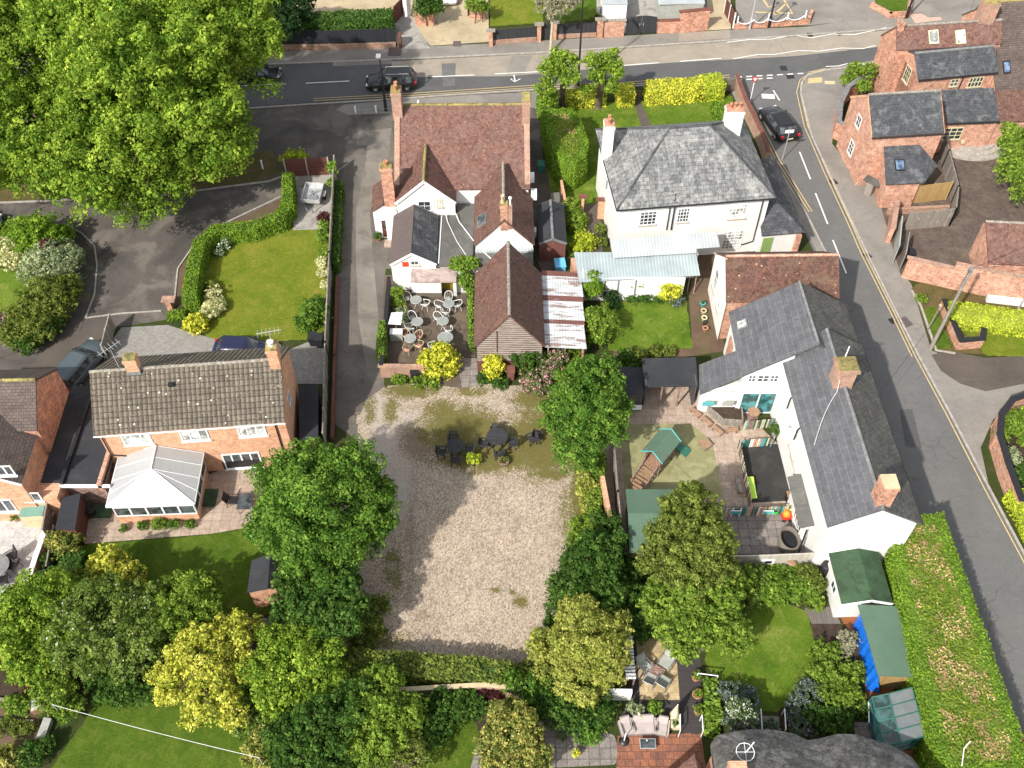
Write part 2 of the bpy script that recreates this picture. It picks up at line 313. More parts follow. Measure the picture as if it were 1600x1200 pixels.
M['red_plastic'] = plain('red_plastic', (.75, .06, .03), .4)
M['orange_plastic'] = plain('orange_plastic', (.85, .3, .03), .4)
M['green_plastic'] = plain('green_plastic', (.05, .5, .08), .4)
M['blue_tarp'] = plain('blue_tarp', (.01, .16, .7), .35, var=.3, sc=5)
M['sky_blue'] = plain('sky_blue', (.16, .5, .8), .4)
M['rubber'] = plain('rubber', (.02, .02, .02), .8)
M['fabric'] = plain('fabric', (.42, .36, .34), .9)
M['fabric_grey'] = plain('fabric_grey', (.34, .35, .31), .9)
M['rattan_pink'] = plain('rattan_pink', (.55, .27, .2), .7)
M['door_brown'] = plain('door_brown', (.1, .03, .018), .5)
M['door_green'] = planks('door_green', (.24, .36, .12), (.2, .32, .1), (.1, .15, .05), .15)
M['door_olive'] = plain('door_olive', (.22, .17, .01), .6)
M['slabs_pink'] = plain('slabs_pink', (.55, .35, .28), .8)
M['soil'] = plain('soil', (.05, .033, .022), 1, var=.4)
def glassy(name, c, r=.08):
    t = NT(name); f = t.noise(t.ob(), 1.7, 2); return t.out(t.mix(1, c, t.ramp(f, [(.4, .5), (.6, 1.8)]), 'MULTIPLY'), r, spec=.8)
def boards():
    t = NT('boarding'); uv = t.uv(); w = t.n('TexWave', wave_type='BANDS', bands_direction='Y', wave_profile='SAW', i={'Vector': uv, 'Scale': 1.6, 'Distortion': .8, 'Detail': 2., 'Detail Scale': .6}); n = t.noise(t.vs(uv, .5, 7), 2, 5, .8)
    col = t.mix(t.step(t.math('ADD', w.outputs['Fac'], t.math('MULTIPLY', t.math('SUBTRACT', n, .5), 2.2)), .3, .6), (.12, .06, .05), (.46, .41, .36)); return t.out(col, .9, w.outputs['Fac'], .6, .04)
M['boarding'] = boards(); M['wood_white'] = planks('wood_white', (.55, .51, .44), (.45, .41, .35), (.2, .17, .13), .14)
M['glass'] = glassy('glass', (.05, .06, .065)); M['glass_pale'] = glassy('glass_pale', (.42, .43, .41), .2); M['glass_blue'] = glassy('glass_blue', (.1, .14, .22)); M['glass_teal'] = glassy('glass_teal', (.05, .16, .17))
M['poly_roof'] = plain('poly_roof', (.37, .38, .38), .35, var=.05)
def pantile():
    t = NT('pantile'); uv = t.uv(); b = t.n('TexBrick', offset=0, i={'Vector': uv, 'Color1': (.17, .145, .11), 'Color2': (.12, .1, .078), 'Mortar': (.03, .025, .02), 'Scale': 1., 'Mortar Size': .045, 'Mortar Smooth': 1., 'Brick Width': .3, 'Row Height': .36})
    col = t.mix(1, b.outputs['Color'], t.ramp(t.noise(t.ob(), .9, 6, .7), [(.3, .75), (.7, 1.25)]), 'MULTIPLY')
    col = t.mix(1, col, t.ramp(t.noise(uv, 9, 3, .8), [(.25, .65), (.75, 1.4)]), 'MULTIPLY')
    v = t.n('TexVoronoi', i={'Vector': uv, 'Scale': 2.2}); v2 = t.n('TexVoronoi', i={'Vector': uv, 'Scale': 6.}); col = t.mix(t.math('LESS_THAN', v.outputs['Distance'], .13), col, (.58, .55, .47)); col = t.mix(t.math('LESS_THAN', v2.outputs['Distance'], .13), col, (.42, .37, .29))
    w = t.n('TexWave', wave_type='BANDS', bands_direction='X', wave_profile='SIN', i={'Vector': uv, 'Scale': 1.047}); return t.out(col, .9, w.outputs['Fac'], .9, .06)
M['pantile'] = pantile()
def corrugated(name, c, rust=None, thr=.55, per=.24):
    t = NT(name); uv = t.uv(); col = t.mix(1, c, t.ramp(t.noise(t.ob(), .8, 4), [(.3, .88), (.7, 1.12)]), 'MULTIPLY')
    w = t.n('TexWave', wave_type='BANDS', bands_direction='X', i={'Vector': uv, 'Scale': .314 / per}); col = t.mix(1, col, t.ramp(w.outputs['Fac'], [(0, .86), (.5, 1.04)]), 'MULTIPLY')
    if rust:
        b = t.n('TexNoise', i={'Vector': t.vs(uv, .35, 2.2), 'Scale': 1., 'Detail': 8., 'Roughness': .75}); col = t.mix(t.step(b.outputs['Fac'], thr, thr + .05), col, rust)
    return t.out(col, .6, w.outputs['Fac'], .5, .03)
M['corr_blue'] = corrugated('corr_blue', (.33, .385, .395)); M['corr_pale'] = corrugated('corr_pale', (.4, .43, .44)); M['corr_white'] = corrugated('corr_white', (.58, .6, .62), (.27, .2, .17), .51, .2); M['corr_red'] = corrugated('corr_red', (.17, .075, .06), (.3, .26, .25), .56, .2)
def paint(name, c):
    t = NT(name); t.b.inputs['Coat Weight'].default_value = .45; t.b.inputs['Coat Roughness'].default_value = .08; return t.out(c, .4, spec=.35, metal=0)
M['car_black'] = paint('car_black', (.012, .012, .014)); M['car_navy'] = paint('car_navy', (.018, .02, .06)); M['car_slate'] = paint('car_slate', (.075, .095, .11)); M['car_white'] = paint('car_white', (.7, .7, .7)); M['car_red'] = paint('car_red', (.18, .02, .02)); M['car_dark'] = paint('car_dark', (.03, .035, .03)); M['car_green'] = paint('car_green', (.03, .09, .09))
M['lamp_red'] = plain('lamp_red', (.55, .01, .02), .2); M['lamp_clear'] = plain('lamp_clear', (.7, .7, .7), .15, .3)
# leaves
L = {}
L['lime'] = leaf('leaf_lime', (.06, .13, .01), (.135, .235, .014), (.3, .4, .04))
L['mid'] = leaf('leaf_mid', (.035, .095, .01), (.07, .16, .015), (.17, .28, .035))
L['deep'] = leaf('leaf_deep', (.025, .07, .01), (.045, .105, .014), (.1, .18, .03))
L['dark'] = leaf('leaf_dark', (.012, .035, .01), (.02, .05, .014), (.035, .075, .02), tr=.2)
L['olive'] = leaf('leaf_olive', (.06, .095, .015), (.12, .165, .025), (.22, .27, .05))
L['apple'] = leaf('leaf_apple', (.055, .1, .015), (.105, .17, .025), (.21, .28, .06), flo=((.6, .58, .5), .985))
L['fresh'] = leaf('leaf_fresh', (.065, .13, .012), (.125, .21, .018), (.23, .33, .04))
L['gold'] = leaf('leaf_gold', (.1, .17, .012), (.44, .46, .02), (.68, .65, .06), tr=.25)
L['golden'] = leaf('leaf_golden', (.1, .15, .015), (.38, .4, .03), (.6, .6, .12), tr=.25)
L['feather'] = leaf('leaf_feather', (.13, .18, .02), (.25, .28, .045), (.4, .42, .11))
L['varieg'] = leaf('leaf_varieg', (.07, .12, .02), (.17, .2, .04), (.5, .45, .12))
L['grey'] = leaf('leaf_grey', (.16, .17, .11), (.25, .25, .17), (.36, .35, .25))
L['silver'] = leaf('leaf_silver', (.12, .18, .08), (.22, .28, .15), (.42, .45, .3))
L['cream'] = leaf('leaf_cream', (.2, .24, .08), (.5, .5, .28), (.7, .7, .5))
L['purple'] = leaf('leaf_purple', (.05, .015, .02), (.08, .025, .03), (.12, .04, .04))
L['pinkflo'] = leaf('leaf_pinkflo', (.05, .1, .02), (.09, .14, .04), (.12, .18, .05), flo=((.7, .33, .4), .72))
L['whiteflo'] = leaf('leaf_whiteflo', (.05, .1, .03), (.08, .14, .04), (.12, .18, .06), flo=((.85, .85, .8), .8))
L['blueflo'] = leaf('leaf_blueflo', (.05, .1, .04), (.08, .12, .06), (.12, .16, .09), flo=((.3, .32, .5), .8))
L['hedge'] = leaf('leaf_hedge', (.07, .15, .008), (.125, .23, .012), (.21, .32, .025))
L['hedge_dry'] = leaf('leaf_hedge_dry', (.085, .14, .01), (.14, .21, .014), (.22, .29, .03), dead=((.42, .28, .13), .9, .55))
L['hedge_yellow'] = leaf('leaf_hedge_yellow', (.17, .24, .01), (.3, .38, .014), (.48, .54, .035))
L['ivy'] = leaf('leaf_ivy', (.07, .15, .012), (.12, .22, .02), (.24, .34, .04))
L['straw'] = leaf('leaf_straw', (.25, .17, .07), (.38, .27, .12), (.5, .38, .2), tr=.1)
# ---------------------------------------------------------------- foliage
RNG = np.random.default_rng(7)
LEAFN = [0]
def leafmesh(name, C, N, S, A, mats, extra=None):
    """one rhombic leaf spray per row: centre, facing, size, (tone, tint, flower)"""
    n = len(C); LEAFN[0] += n
    N = N / (np.linalg.norm(N, axis=1, keepdims=True) + 1e-9)
    t = RNG.normal(size=(n, 3)); u = np.cross(N, t); u /= np.linalg.norm(u, axis=1, keepdims=True) + 1e-9; w = np.cross(N, u)
    s = S[:, None]; V = np.empty((n, 4, 3)); V[:, 0] = C - u * s * .62; V[:, 1] = C - w * s * .4 + N * s * .1; V[:, 2] = C + u * s * .62; V[:, 3] = C + w * s * .4 + N * s * .1
    me = bpy.data.meshes.new(name); ev, ef, em = extra if extra else ([], [], [])
    nv = n * 4
    me.vertices.add(nv + len(ev)); co = V.reshape(-1)
    if ev: co = np.concatenate([co, np.array(ev, float).reshape(-1)])
    me.vertices.foreach_set('co', co)
    lt = [len(f) for f in ef]; me.loops.add(nv + sum(lt)); li = np.arange(nv)
    if ef: li = np.concatenate([li, np.array([i + nv for f in ef for i in f])])
    me.loops.foreach_set('vertex_index', li); me.polygons.add(n + len(ef))
    st = np.arange(n) * 4
    if ef: st = np.concatenate([st, nv + np.concatenate([[0], np.cumsum(lt)[:-1]])])
    me.polygons.foreach_set('loop_start', st.astype(int))
    mi = np.zeros(n + len(ef), int)
    if ef: mi[n:] = em
    me.polygons.foreach_set('material_index', mi)
    at = me.attributes.new('rnd', 'FLOAT_COLOR', 'FACE'); a = np.ones((n + len(ef), 4)); a[:n, :3] = A
    at.data.foreach_set('color', a.reshape(-1))
    for m in mats: me.materials.append(m)
    me.update(calc_edges=True); me.validate()
    return me
def clumped(lobes, size, dens=1., cl=.3, flat=1.):
    """leaf sprays on many small clumps spread over and inside each ellipsoid lobe"""
    Cs, Ns, Ss, As = [], [], [], []; size *= .84
    for (cx, cy, cz, rx, ry, rz) in lobes:
        rm = (rx * ry * rz) ** (1 / 3.); rc0 = max(size * 1.4, cl * rm ** .6)
        k = max(6, int(11. * rm * rm / (rc0 * rc0) * .62))
        d = RNG.normal(size=(k * 2, 3)); d /= np.linalg.norm(d, axis=1, keepdims=True); d = d[d[:, 2] > -.62][:k]; k = len(d)
        rad = RNG.uniform(.62, 1.04, k); ou = RNG.random(k) < .16; rad[ou] = RNG.uniform(1.02, 1.27, ou.sum())
        cc = d * rad[:, None] * np.array([rx, ry, rz]) + np.array([cx, cy, cz])
        rc = rc0 * RNG.uniform(.55, 1.3, k); per = np.maximum(6, (dens * 4.2 * (rc / size) ** 2)).astype(int); tint = RNG.random(k); tone = RNG.uniform(-.22, .22, k)
        idx = np.repeat(np.arange(k), per); m = len(idx)
        e = RNG.normal(size=(m, 3)) + d[idx] * .45 + np.array([0, 0, .75]); e /= np.linalg.norm(e, axis=1, keepdims=True)
        q = cc[idx] + e * (rc[idx] * RNG.uniform(.55, 1.05, m))[:, None] * np.array([1, 1, .8 * flat])
        ok = q[:, 2] > .03
        nn = e + RNG.normal(size=(m, 3)) * .45
        Cs.append(q[ok]); Ns.append(nn[ok]); Ss.append((size * np.clip(RNG.lognormal(-.08, .38, m), .4, 2.1))[ok])
        As.append(np.stack([np.clip(RNG.uniform(0, 1, m) * .6 + .2 + tone[idx], 0, 1), tint[idx] * .6 + RNG.random(m) * .4, RNG.random(m)], 1)[ok])
        # inner sprays, bigger, so that one does not see through
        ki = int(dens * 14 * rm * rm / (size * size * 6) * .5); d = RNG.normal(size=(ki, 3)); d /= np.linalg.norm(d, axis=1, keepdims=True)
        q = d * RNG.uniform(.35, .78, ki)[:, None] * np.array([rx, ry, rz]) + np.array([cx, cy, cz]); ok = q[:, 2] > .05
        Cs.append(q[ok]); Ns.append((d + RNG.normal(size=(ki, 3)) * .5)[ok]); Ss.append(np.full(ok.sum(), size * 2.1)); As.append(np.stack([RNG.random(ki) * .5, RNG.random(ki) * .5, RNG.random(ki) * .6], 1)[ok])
    return np.concatenate(Cs), np.concatenate(Ns), np.concatenate(Ss), np.concatenate(As)
def obj_from(me, name, org, parent=None, **k):
    o = bpy.data.objects.new(name, me); COL.objects.link(o)
    if parent is not None: o.parent = parent
    else: o.location = org
    return tag(o, **k)
def lobes_px(ls, base=None):
    """each lobe given as (px, py, radius in px, height of its centre[, ky, kz])"""
    out = []
    for l in ls:
        px, py, r, z = l[:4]; ky = l[4] if len(l) > 4 else 1.; kz = l[5] if len(l) > 5 else .9
        p = P(px, py, z); m = mpp(py, z); out.append((p.x, p.y, z, r * m, r * m * ky, r * m * kz))
    return out
def tree(name, label, ls, mat, size=.22, dens=1., cl=.3, base=None, tr=.22, group=None, cat='tree', bark='bark', subl=5, limbs=7, seed=0):
    rs = random.Random(seed + len(label)); lob = lobes_px(ls); c0 = max(lob, key=lambda l: l[3]); full = list(lob)
    full = [(l[0], l[1], l[2], l[3] * .9, l[4] * .9, l[5] * .9) for l in lob]
    for (cx, cy, cz, rx, ry, rz) in lob:                  # uneven outline: smaller bulges round each lobe
        for i in range(subl + 2):
            a = rs.uniform(0, 6.28); e = rs.uniform(-.25, .8); k = rs.uniform(.2, .42); g = rs.uniform(.72, 1.0)
            full.append((cx + math.cos(a) * math.cos(e) * rx * g, cy + math.sin(a) * math.cos(e) * ry * g, max(cz + math.sin(e) * rz * g, k * rz + .1), rx * k, ry * k, rz * k * .8))
    bx, by = (P(*base)[:2] if base else (c0[0], c0[1]))
    t = thing(name, label, cat, (bx, by, 0), 0, group)
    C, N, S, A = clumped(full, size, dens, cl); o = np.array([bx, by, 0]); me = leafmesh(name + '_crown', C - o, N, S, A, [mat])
    obj_from(me, 'crown', None, t)
    b = MB(); top = Vector((c0[0], c0[1], c0[2])); z1 = max(.5, c0[2] - c0[5] * .55); k = Vector((bx + (top.x - bx) * .6, by + (top.y - by) * .6, z1))
    b.lathe((bx, by, 0), [(tr * 1.5, 0), (tr * 1.1, .3)], 9); b.tube((bx, by, .25), k, tr * 1.1, 9, r2=tr * .8); b.tube(k, top, tr * .8, 8, r2=tr * .35)
    for i in range(limbs):
        l = lob[i % len(lob)]; a = rs.uniform(0, 6.28); e = rs.uniform(.1, .9)
        q = Vector((l[0] + math.cos(a) * math.cos(e) * l[3] * .85, l[1] + math.sin(a) * math.cos(e) * l[4] * .85, l[2] + math.sin(e) * l[5] * .8)); s0 = k.lerp(top, rs.uniform(0, .6)); mid = s0.lerp(q, .5) + Vector((0, 0, .1 * l[5]))
        b.tube(s0, mid, tr * .5, 6, r2=tr * .3); b.tube(mid, q, tr * .3, 5, r2=tr * .08)
    b.build('trunk', M[bark], t)
    return t
def shrub(name, label, ls, mat, size=.13, dens=1., cl=.24, group=None, cat='shrub', subl=4, seed=1):
    rs = random.Random(seed + len(label)); lob = []
    for l in ls:
        px, py, r = l[:3]; z = l[3] if len(l) > 3 and l[3] is not None else None; ky = l[4] if len(l) > 4 else 1.; kz = l[5] if len(l) > 5 else .85
        if z is None: z = r * mpp(py, 1) * kz * .8
        p = P(px, py, z); m = mpp(py, z); lob.append((p.x, p.y, z, r * m, r * m * ky, r * m * kz))
    full = list(lob)
    for (cx, cy, cz, rx, ry, rz) in lob:
        for i in range(subl):
            a = rs.uniform(0, 6.28); e = rs.uniform(-.2, .8); k = rs.uniform(.32, .5)
            full.append((cx + math.cos(a) * math.cos(e) * rx * .7, cy + math.sin(a) * math.cos(e) * ry * .7, max(cz + math.sin(e) * rz * .7, k * rz), rx * k, ry * k, rz * k))
    C, N, S, A = clumped(full, size, dens, cl); o = np.array([lob[0][0], lob[0][1], 0]); b = MB()
    for i in range(5):
        l = lob[i % len(lob)]; b.tube((l[0] - o[0] + rs.uniform(-.1, .1), l[1] - o[1], 0), (l[0] - o[0] + rs.uniform(-.5, .5) * l[3], l[1] - o[1] + rs.uniform(-.5, .5) * l[4], l[2] + l[5] * .4), .035, 5, r2=.015)
    me = leafmesh(name, C - o, N, S, A, [mat, M['bark']], (b.v, b.f, [1] * len(b.f)))
    return obj_from(me, name, tuple(o), None, label=label, cat=cat, group=group)
def hedge(name, label, foot, h, mat, size=.13, dens=1., group=None, h2=None, round_=.12, cat='hedge', top=None, topm=None, core='dark', kind=None):
    """clipped hedge: footprint polygon in metres, leaves over the sides and the top round a dense inside"""
    n = len(foot); ar = sum(foot[i][0] * foot[(i + 1) % n][1] - foot[(i + 1) % n][0] * foot[i][1] for i in range(n)) / 2
    if ar < 0: foot = foot[::-1]
    F = np.array([(p[0], p[1]) for p in foot]); o = np.array([*F.mean(0), 0.]); Cs, Ns, top_a = [], [], []
    hh = lambda x, y: h if h2 is None else h + (h2 - h) * np.clip((y - F[:, 1].min()) / (np.ptp(F[:, 1]) + 1e-6), 0, 1)
    per = 2.6 / (size * size) * dens
    for i in range(n):
        a, b = F[i], F[(i + 1) % n]; L_ = np.linalg.norm(b - a)
        if L_ < .05: continue
        m = int(L_ * h * per); t = RNG.random(m); z = RNG.random(m); q = a + (b - a) * t[:, None]; nx = np.array([b[1] - a[1], a[0] - b[0]]) / L_
        H = hh(q[:, 0], q[:, 1]); zz = z * H
        bump = (np.sin(q[:, 0] * 2.1 + zz * 1.7) + np.sin(q[:, 1] * 1.7 - zz * 2.3)) * .05 + RNG.uniform(-.07, .06, m) - round_ * np.clip((z - .8) / .2, 0, 1) ** 2
        Cs.append(np.c_[q + nx * bump[:, None], zz]); Ns.append(np.c_[np.tile(nx, (m, 1)), np.full(m, .35)] + RNG.normal(size=(m, 3)) * .45)
    x0, y0 = F.min(0); x1, y1 = F.max(0); m = int((x1 - x0) * (y1 - y0) * per); q = np.c_[RNG.uniform(x0, x1, m), RNG.uniform(y0, y1, m)]; ins = np.zeros(m, bool)
    for i in range(n):
        a, b = F[i], F[(i + 1) % n]; c = ((a[1] > q[:, 1]) != (b[1] > q[:, 1])) & (q[:, 0] < (b[0] - a[0]) * (q[:, 1] - a[1]) / (b[1] - a[1] + 1e-12) + a[0]); ins ^= c
    q = q[ins]; m = len(q); H = hh(q[:, 0], q[:, 1]) + (np.sin(q[:, 0] * 1.9) + np.sin(q[:, 1] * 1.6 + q[:, 0])) * .04 + RNG.uniform(-.09, .06, m)
    Ct = np.c_[q, H]; Nt = np.tile([0, 0, 1.], (m, 1)) + RNG.normal(size=(m, 3)) * .5; k = sum(len(c) for c in Cs)
    C = np.concatenate(Cs + [Ct]); N = np.concatenate(Ns + [Nt]); ok = C[:, 2] > .03; tp = np.r_[np.zeros(k, bool), np.ones(m, bool)][ok]; C = C[ok]; N = N[ok]
    cell = np.sin(C[:, 0] * 3.1 + 1) * np.sin(C[:, 1] * 2.7) * .5 + .5; A = np.stack([np.clip(RNG.random(len(C)) * .7 + .15, 0, 1), cell * .4 + RNG.random(len(C)) * .6, RNG.random(len(C))], 1)
    b = MB(); g = F - o[:2]; c = g.mean(0); e = min(.16, .25 * min(np.ptp(F[:, 0]), np.ptp(F[:, 1]))); sh = []
    for i in range(n):
        a, p, d = g[i - 1], g[i], g[(i + 1) % n]; n1 = np.array([-(p - a)[1], (p - a)[0]]); n2 = np.array([-(d - p)[1], (d - p)[0]]); nn = n1 / (np.linalg.norm(n1) + 1e-9) + n2 / (np.linalg.norm(n2) + 1e-9); nn /= max(np.linalg.norm(nn), .5); sh.append(tuple(p + nn * e))
    b.v = []; b.prism(sh, 0, (h if h2 is None else min(h, h2)) - .16)
    me = leafmesh(name, C - o, N, size * RNG.uniform(.65, 1.3, len(C)), A, [mat, L[core]] + ([top, topm] if top else []), (b.v, b.f, [1] * len(b.f)))
    if top:
        mi = np.zeros(len(me.polygons), int); me.polygons.foreach_get('material_index', mi); nl = len(C)
        patch = (np.sin(C[:, 0] * 1.3 + np.sin(C[:, 1] * .9) * 2) + np.sin(C[:, 1] * 1.9 + C[:, 0] * .7) * .8); r_ = RNG.random(nl)
        ctr = np.ones(nl, bool)
        for i in range(n): a, d2 = F[i], F[(i + 1) % n]; e2 = (d2 - a) / (np.linalg.norm(d2 - a) + 1e-9); ctr &= ((C[:, 0] - a[0]) * -e2[1] + (C[:, 1] - a[1]) * e2[0]) > .75
        mi[:nl][tp & ctr] = 3; mi[:nl][tp & ctr & (r_ < .03 + .42 * (patch > .35))] = 2; me.polygons.foreach_set('material_index', mi); me.update()
    return obj_from(me, name, tuple(o), None, label=label, cat=cat, group=group, kind=kind)
def strip(pts, w):
    """footprint of a band of width w along a polyline in metres"""
    p = [Vector((a[0], a[1])) for a in pts]; l, r = [], []
    for i in range(len(p)):
        d = (p[min(i + 1, len(p) - 1)] - p[max(i - 1, 0)]).normalized(); n = Vector((-d.y, d.x)) * w / 2; l.append(tuple(p[i] + n)); r.append(tuple(p[i] - n))
    return l + r[::-1]
# ---------------------------------------------------------------- ground sheets
BOXES = []
def level(pts, step=.004):
    x0, y0, x1, y1 = min(p[0] for p in pts), min(p[1] for p in pts), max(p[0] for p in pts), max(p[1] for p in pts); z = 0
    for a, b, c, d, e in BOXES:
        if x0 < c and x1 > a and y0 < d and y1 > b: z = max(z, e)
    BOXES.append((x0, y0, x1, y1, z + step)); return z + step
def sheet(name, pts, mat, z=None, kind='structure', uvrot=0, px=True, h=None, kerb=None):
    pts = XY(pts) if px else pts
    if z is None: z = level(pts)
    if 'lawn' in name or name in ('verge', 'rough_grass'):        # ragged borders
        rs = random.Random(len(BOXES)); o = []
        for i, a in enumerate(pts):
            d = pts[(i + 1) % len(pts)]; k = max(1, int(math.dist(a, d) / .3)); k = min(k, 200); o += [(a[0] + (d[0] - a[0]) * j / k + rs.uniform(-.06, .06), a[1] + (d[1] - a[1]) * j / k + rs.uniform(-.06, .06)) for j in range(k)]
        pts = o
    b = MB()
    if h: b.prism(pts, 0, h, 0)
    else:
        b.poly([(x, y, z) for x, y in pts])
        if sum(pts[i][0] * pts[(i + 1) % len(pts)][1] - pts[(i + 1) % len(pts)][0] * pts[i][1] for i in range(len(pts))) < 0: b.f = [b.f[0][::-1]]
    return b.build(name, mat, None, kind=kind, uvrot=uvrot)
def line(name, pts, w, mat, z, px=True, dash=None, kind='structure', h=None):
    pts = XY(pts) if px else pts; b = MB(); segs = []
    if dash:
        for a, c in dash: segs.append([P(*a)[:2], P(*c)[:2]])
    else: segs = [pts]
    for s in segs:
        q = strip(s, w); k = len(s)
        for i in range(k - 1):
            pp = [q[i], q[2 * k - 1 - i], q[2 * k - 2 - i], q[i + 1]]
            if h: b.prism(pp, 0, h)
            else: b.poly([(x, y, z) for x, y in pp])
    return b.build(name, mat, None, kind=kind)
# ---------------------------------------------------------------- walls, fences, houses
def wall(name, label, pts, h, th, mat, cap=None, zp=0, px=True, cat='wall', capw=.06, group=None, hs=None, label_cap=None):
    pts = XY(pts, zp) if px else pts; b = MB(); c = MB()
    for i, (a, d) in enumerate(zip(pts, pts[1:])):
        hh = hs[i] if hs else h; A = Vector((*a, 0)); D = Vector((*d, 0)); an = math.atan2(D.y - A.y, D.x - A.x); ln = (D - A).length; m = (A + D) / 2
        b.box((m.x, m.y, hh / 2), (ln + (th * .9 if i < len(pts) - 2 else 0), th, hh), an)
        if cap: c.box((m.x, m.y, hh + .035), (ln + th + .02, th + capw, .07 + .002 * (i % 2)), an)
    if not cap: return b.build(name, M[mat], None, label, cat, group)
    t = thing(name, label, cat, (pts[0][0], pts[0][1], 0), 0, group); b.build('wall_face', M[mat], t); c.build('coping', M[cap], t); return t
def fence(name, label, pts, h, mat, post=None, zp=0, gap=1.85, px=True, th=.05, group=None, cat='fence', base=0, basemat=None, mats=None, pw=.1):
    pts = XY(pts, zp) if px else pts; t = thing(name, label, cat, (pts[0][0], pts[0][1], 0), 0, group); b = MB(); g = MB(); posts = []
    for a, d in zip(pts, pts[1:]):
        A = Vector((*a, 0)); D = Vector((*d, 0)); an = math.atan2(D.y - A.y, D.x - A.x); ln = (D - A).length; m = (A + D) / 2; n = max(1, round(ln / gap))
        b.box((m.x, m.y, base + (h - base) / 2 + .02), (ln, th, h - base - .04), an)
        b.box((m.x, m.y, h), (ln, th + .04, .03), an)
        if base: g.box((m.x, m.y, base / 2), (ln, th + .14, base), an)
        for i in range(n + 1): posts.append(A.lerp(D, i / n))
    b.build('panel', M[mat], t)
    if base: g.build('plinth', M[basemat or 'brick_old'], t)
    if post:
        for q in posts:
            c = MB(); c.box((q.x, q.y, (h + .06) / 2), (pw, pw + th, h + .06)); c.build('post', M[post], t)
    return t
def win(fr, p0, p1, cols, rows, parent, frame='white', glass='glass', sill='sill', bar=.03, fw=.06, name='window', off=0.):
    """a window on the wall plane y=0 of fr, its corners read as pixels or given in metres"""
    if isinstance(p0[0], str): x0, x1, z0, z1 = p0[1:]
    else:
        (x0, z1), (x1, z0) = fr.hit(*p0), fr.hit(*p1)
    if x1 < x0: x0, x1 = x1, x0
    b = MB(); y = -off
    b.bb(x0, x1, y - .05, y, z1 - fw, z1, 0, fr); b.bb(x0, x1, y - .05, y, z0, z0 + fw, 0, fr); b.bb(x0, x0 + fw, y - .05, y, z0 + fw, z1 - fw, 0, fr); b.bb(x1 - fw, x1, y - .05, y, z0 + fw, z1 - fw, 0, fr)
    for i in range(1, cols): x = x0 + (x1 - x0) * i / cols; b.bb(x - bar / 2, x + bar / 2, y - .035, y, z0 + fw, z1 - fw, 0, fr)
    for i in range(1, rows): z = z0 + (z1 - z0) * i / rows; b.bb(x0 + fw, x1 - fw, y - .03, y, z - bar / 2, z + bar / 2, 0, fr)
    w = b.build(name, M[frame], parent); MB().bb(x0 + fw, x1 - fw, y - .012, y, z0 + fw, z1 - fw, 0, fr).build('pane', M[glass], w)
    if sill: MB().bb(x0 - .06, x1 + .06, y - .13, y, z0 - .07, z0, 0, fr).build('sill', M[sill], w)
    return w
def winc(fr, px, w, h, cols, rows, parent, **k):
    x, z = fr.hit(*px); return win(fr, ('m', x - w / 2, x + w / 2, z - h / 2, z + h / 2), (0, 0), cols, rows, parent, **k)
def door(fr, p0, p1, parent, mat='door_brown', frame='white', glass=0, z0=None, step=None):
    (x0, z1), (x1, zb) = fr.hit(*p0), fr.hit(*p1); z0 = zb if z0 is None else z0
    if x1 < x0: x0, x1 = x1, x0
    b = MB(); b.bb(x0 - .08, x0, -.05, 0, z0, z1 + .08, 0, fr).bb(x1, x1 + .08, -.05, 0, z0, z1 + .08, 0, fr).bb(x0, x1, -.05, 0, z1, z1 + .08, 0, fr)
    d = MB().bb(x0, x1, -.03, 0, z0, z1, 0, fr).build('door', M[mat], parent); b.build('door_frame', M[frame], d)
    if glass: 
        g = MB()
        for i in range(2):
            for j in range(3): g.bb(x0 + .1 + i * (x1 - x0 - .14) / 2, x0 + .04 + (i + 1) * (x1 - x0 - .1) / 2, -.04, -.03, z0 + (z1 - z0) * (.42 + .18 * j), z0 + (z1 - z0) * (.42 + .18 * j) + (z1 - z0) * .14, 0, fr)
        g.build('door_glass', M['glass'], d)
    MB().tube(fr.w(x1 - .1, -.03, (z0 + z1) / 2 - .1), fr.w(x1 - .1, -.09, (z0 + z1) / 2 - .1), .03, 6).build('handle', M['grey_metal'], d)
    return d
def vplane(fr, side, L_, W_, ins=0.):
    if side == 'S': return fr.sub(0, ins, 0)
    if side == 'N': return fr.sub(L_, W_ - ins, 180)
    if side == 'W': return fr.sub(ins, W_, -90)
    return fr.sub(L_ - ins, 0, 90)
def chimney(parent, c, size, z0, z1, mat='brick', cap='mortar', pots=((0, 0),), pot='terracotta', poth=.45, rz=0, over=.1, base=None, potr=.13):
    b = MB(); b.box((c[0], c[1], (z0 + z1 - .3) / 2), (size[0], size[1], z1 - .3 - z0), rz); b.box((c[0], c[1], z1 - .22), (size[0] + over, size[1] + over, .16), rz); b.box((c[0], c[1], z1 - .1), (size[0] + over * .4, size[1] + over * .4, .08), rz)
    o = b.build('chimney', M[mat], parent); MB().box((c[0], c[1], z1 - .02), (size[0] + over * .1, size[1] + over * .1, .08), rz).build('chimney_cap', M[cap], o)
    if base: MB().box((c[0], c[1], z0 + base / 2), (size[0] + .05, size[1] + .05, base), rz).build('flashing', M['lead'], o)
    for p in pots:
        q = (c[0] + p[0] * math.cos(rz) - p[1] * math.sin(rz), c[1] + p[0] * math.sin(rz) + p[1] * math.cos(rz), z1)
        MB().lathe(q, [(potr, 0), (potr * .8, poth * .8), (potr * 1.02, poth * .85), (potr * 1.02, poth), (potr * .7, poth), (potr * .6, poth - .12)], 10).build('chimney_pot', M[pot], o)
    return o
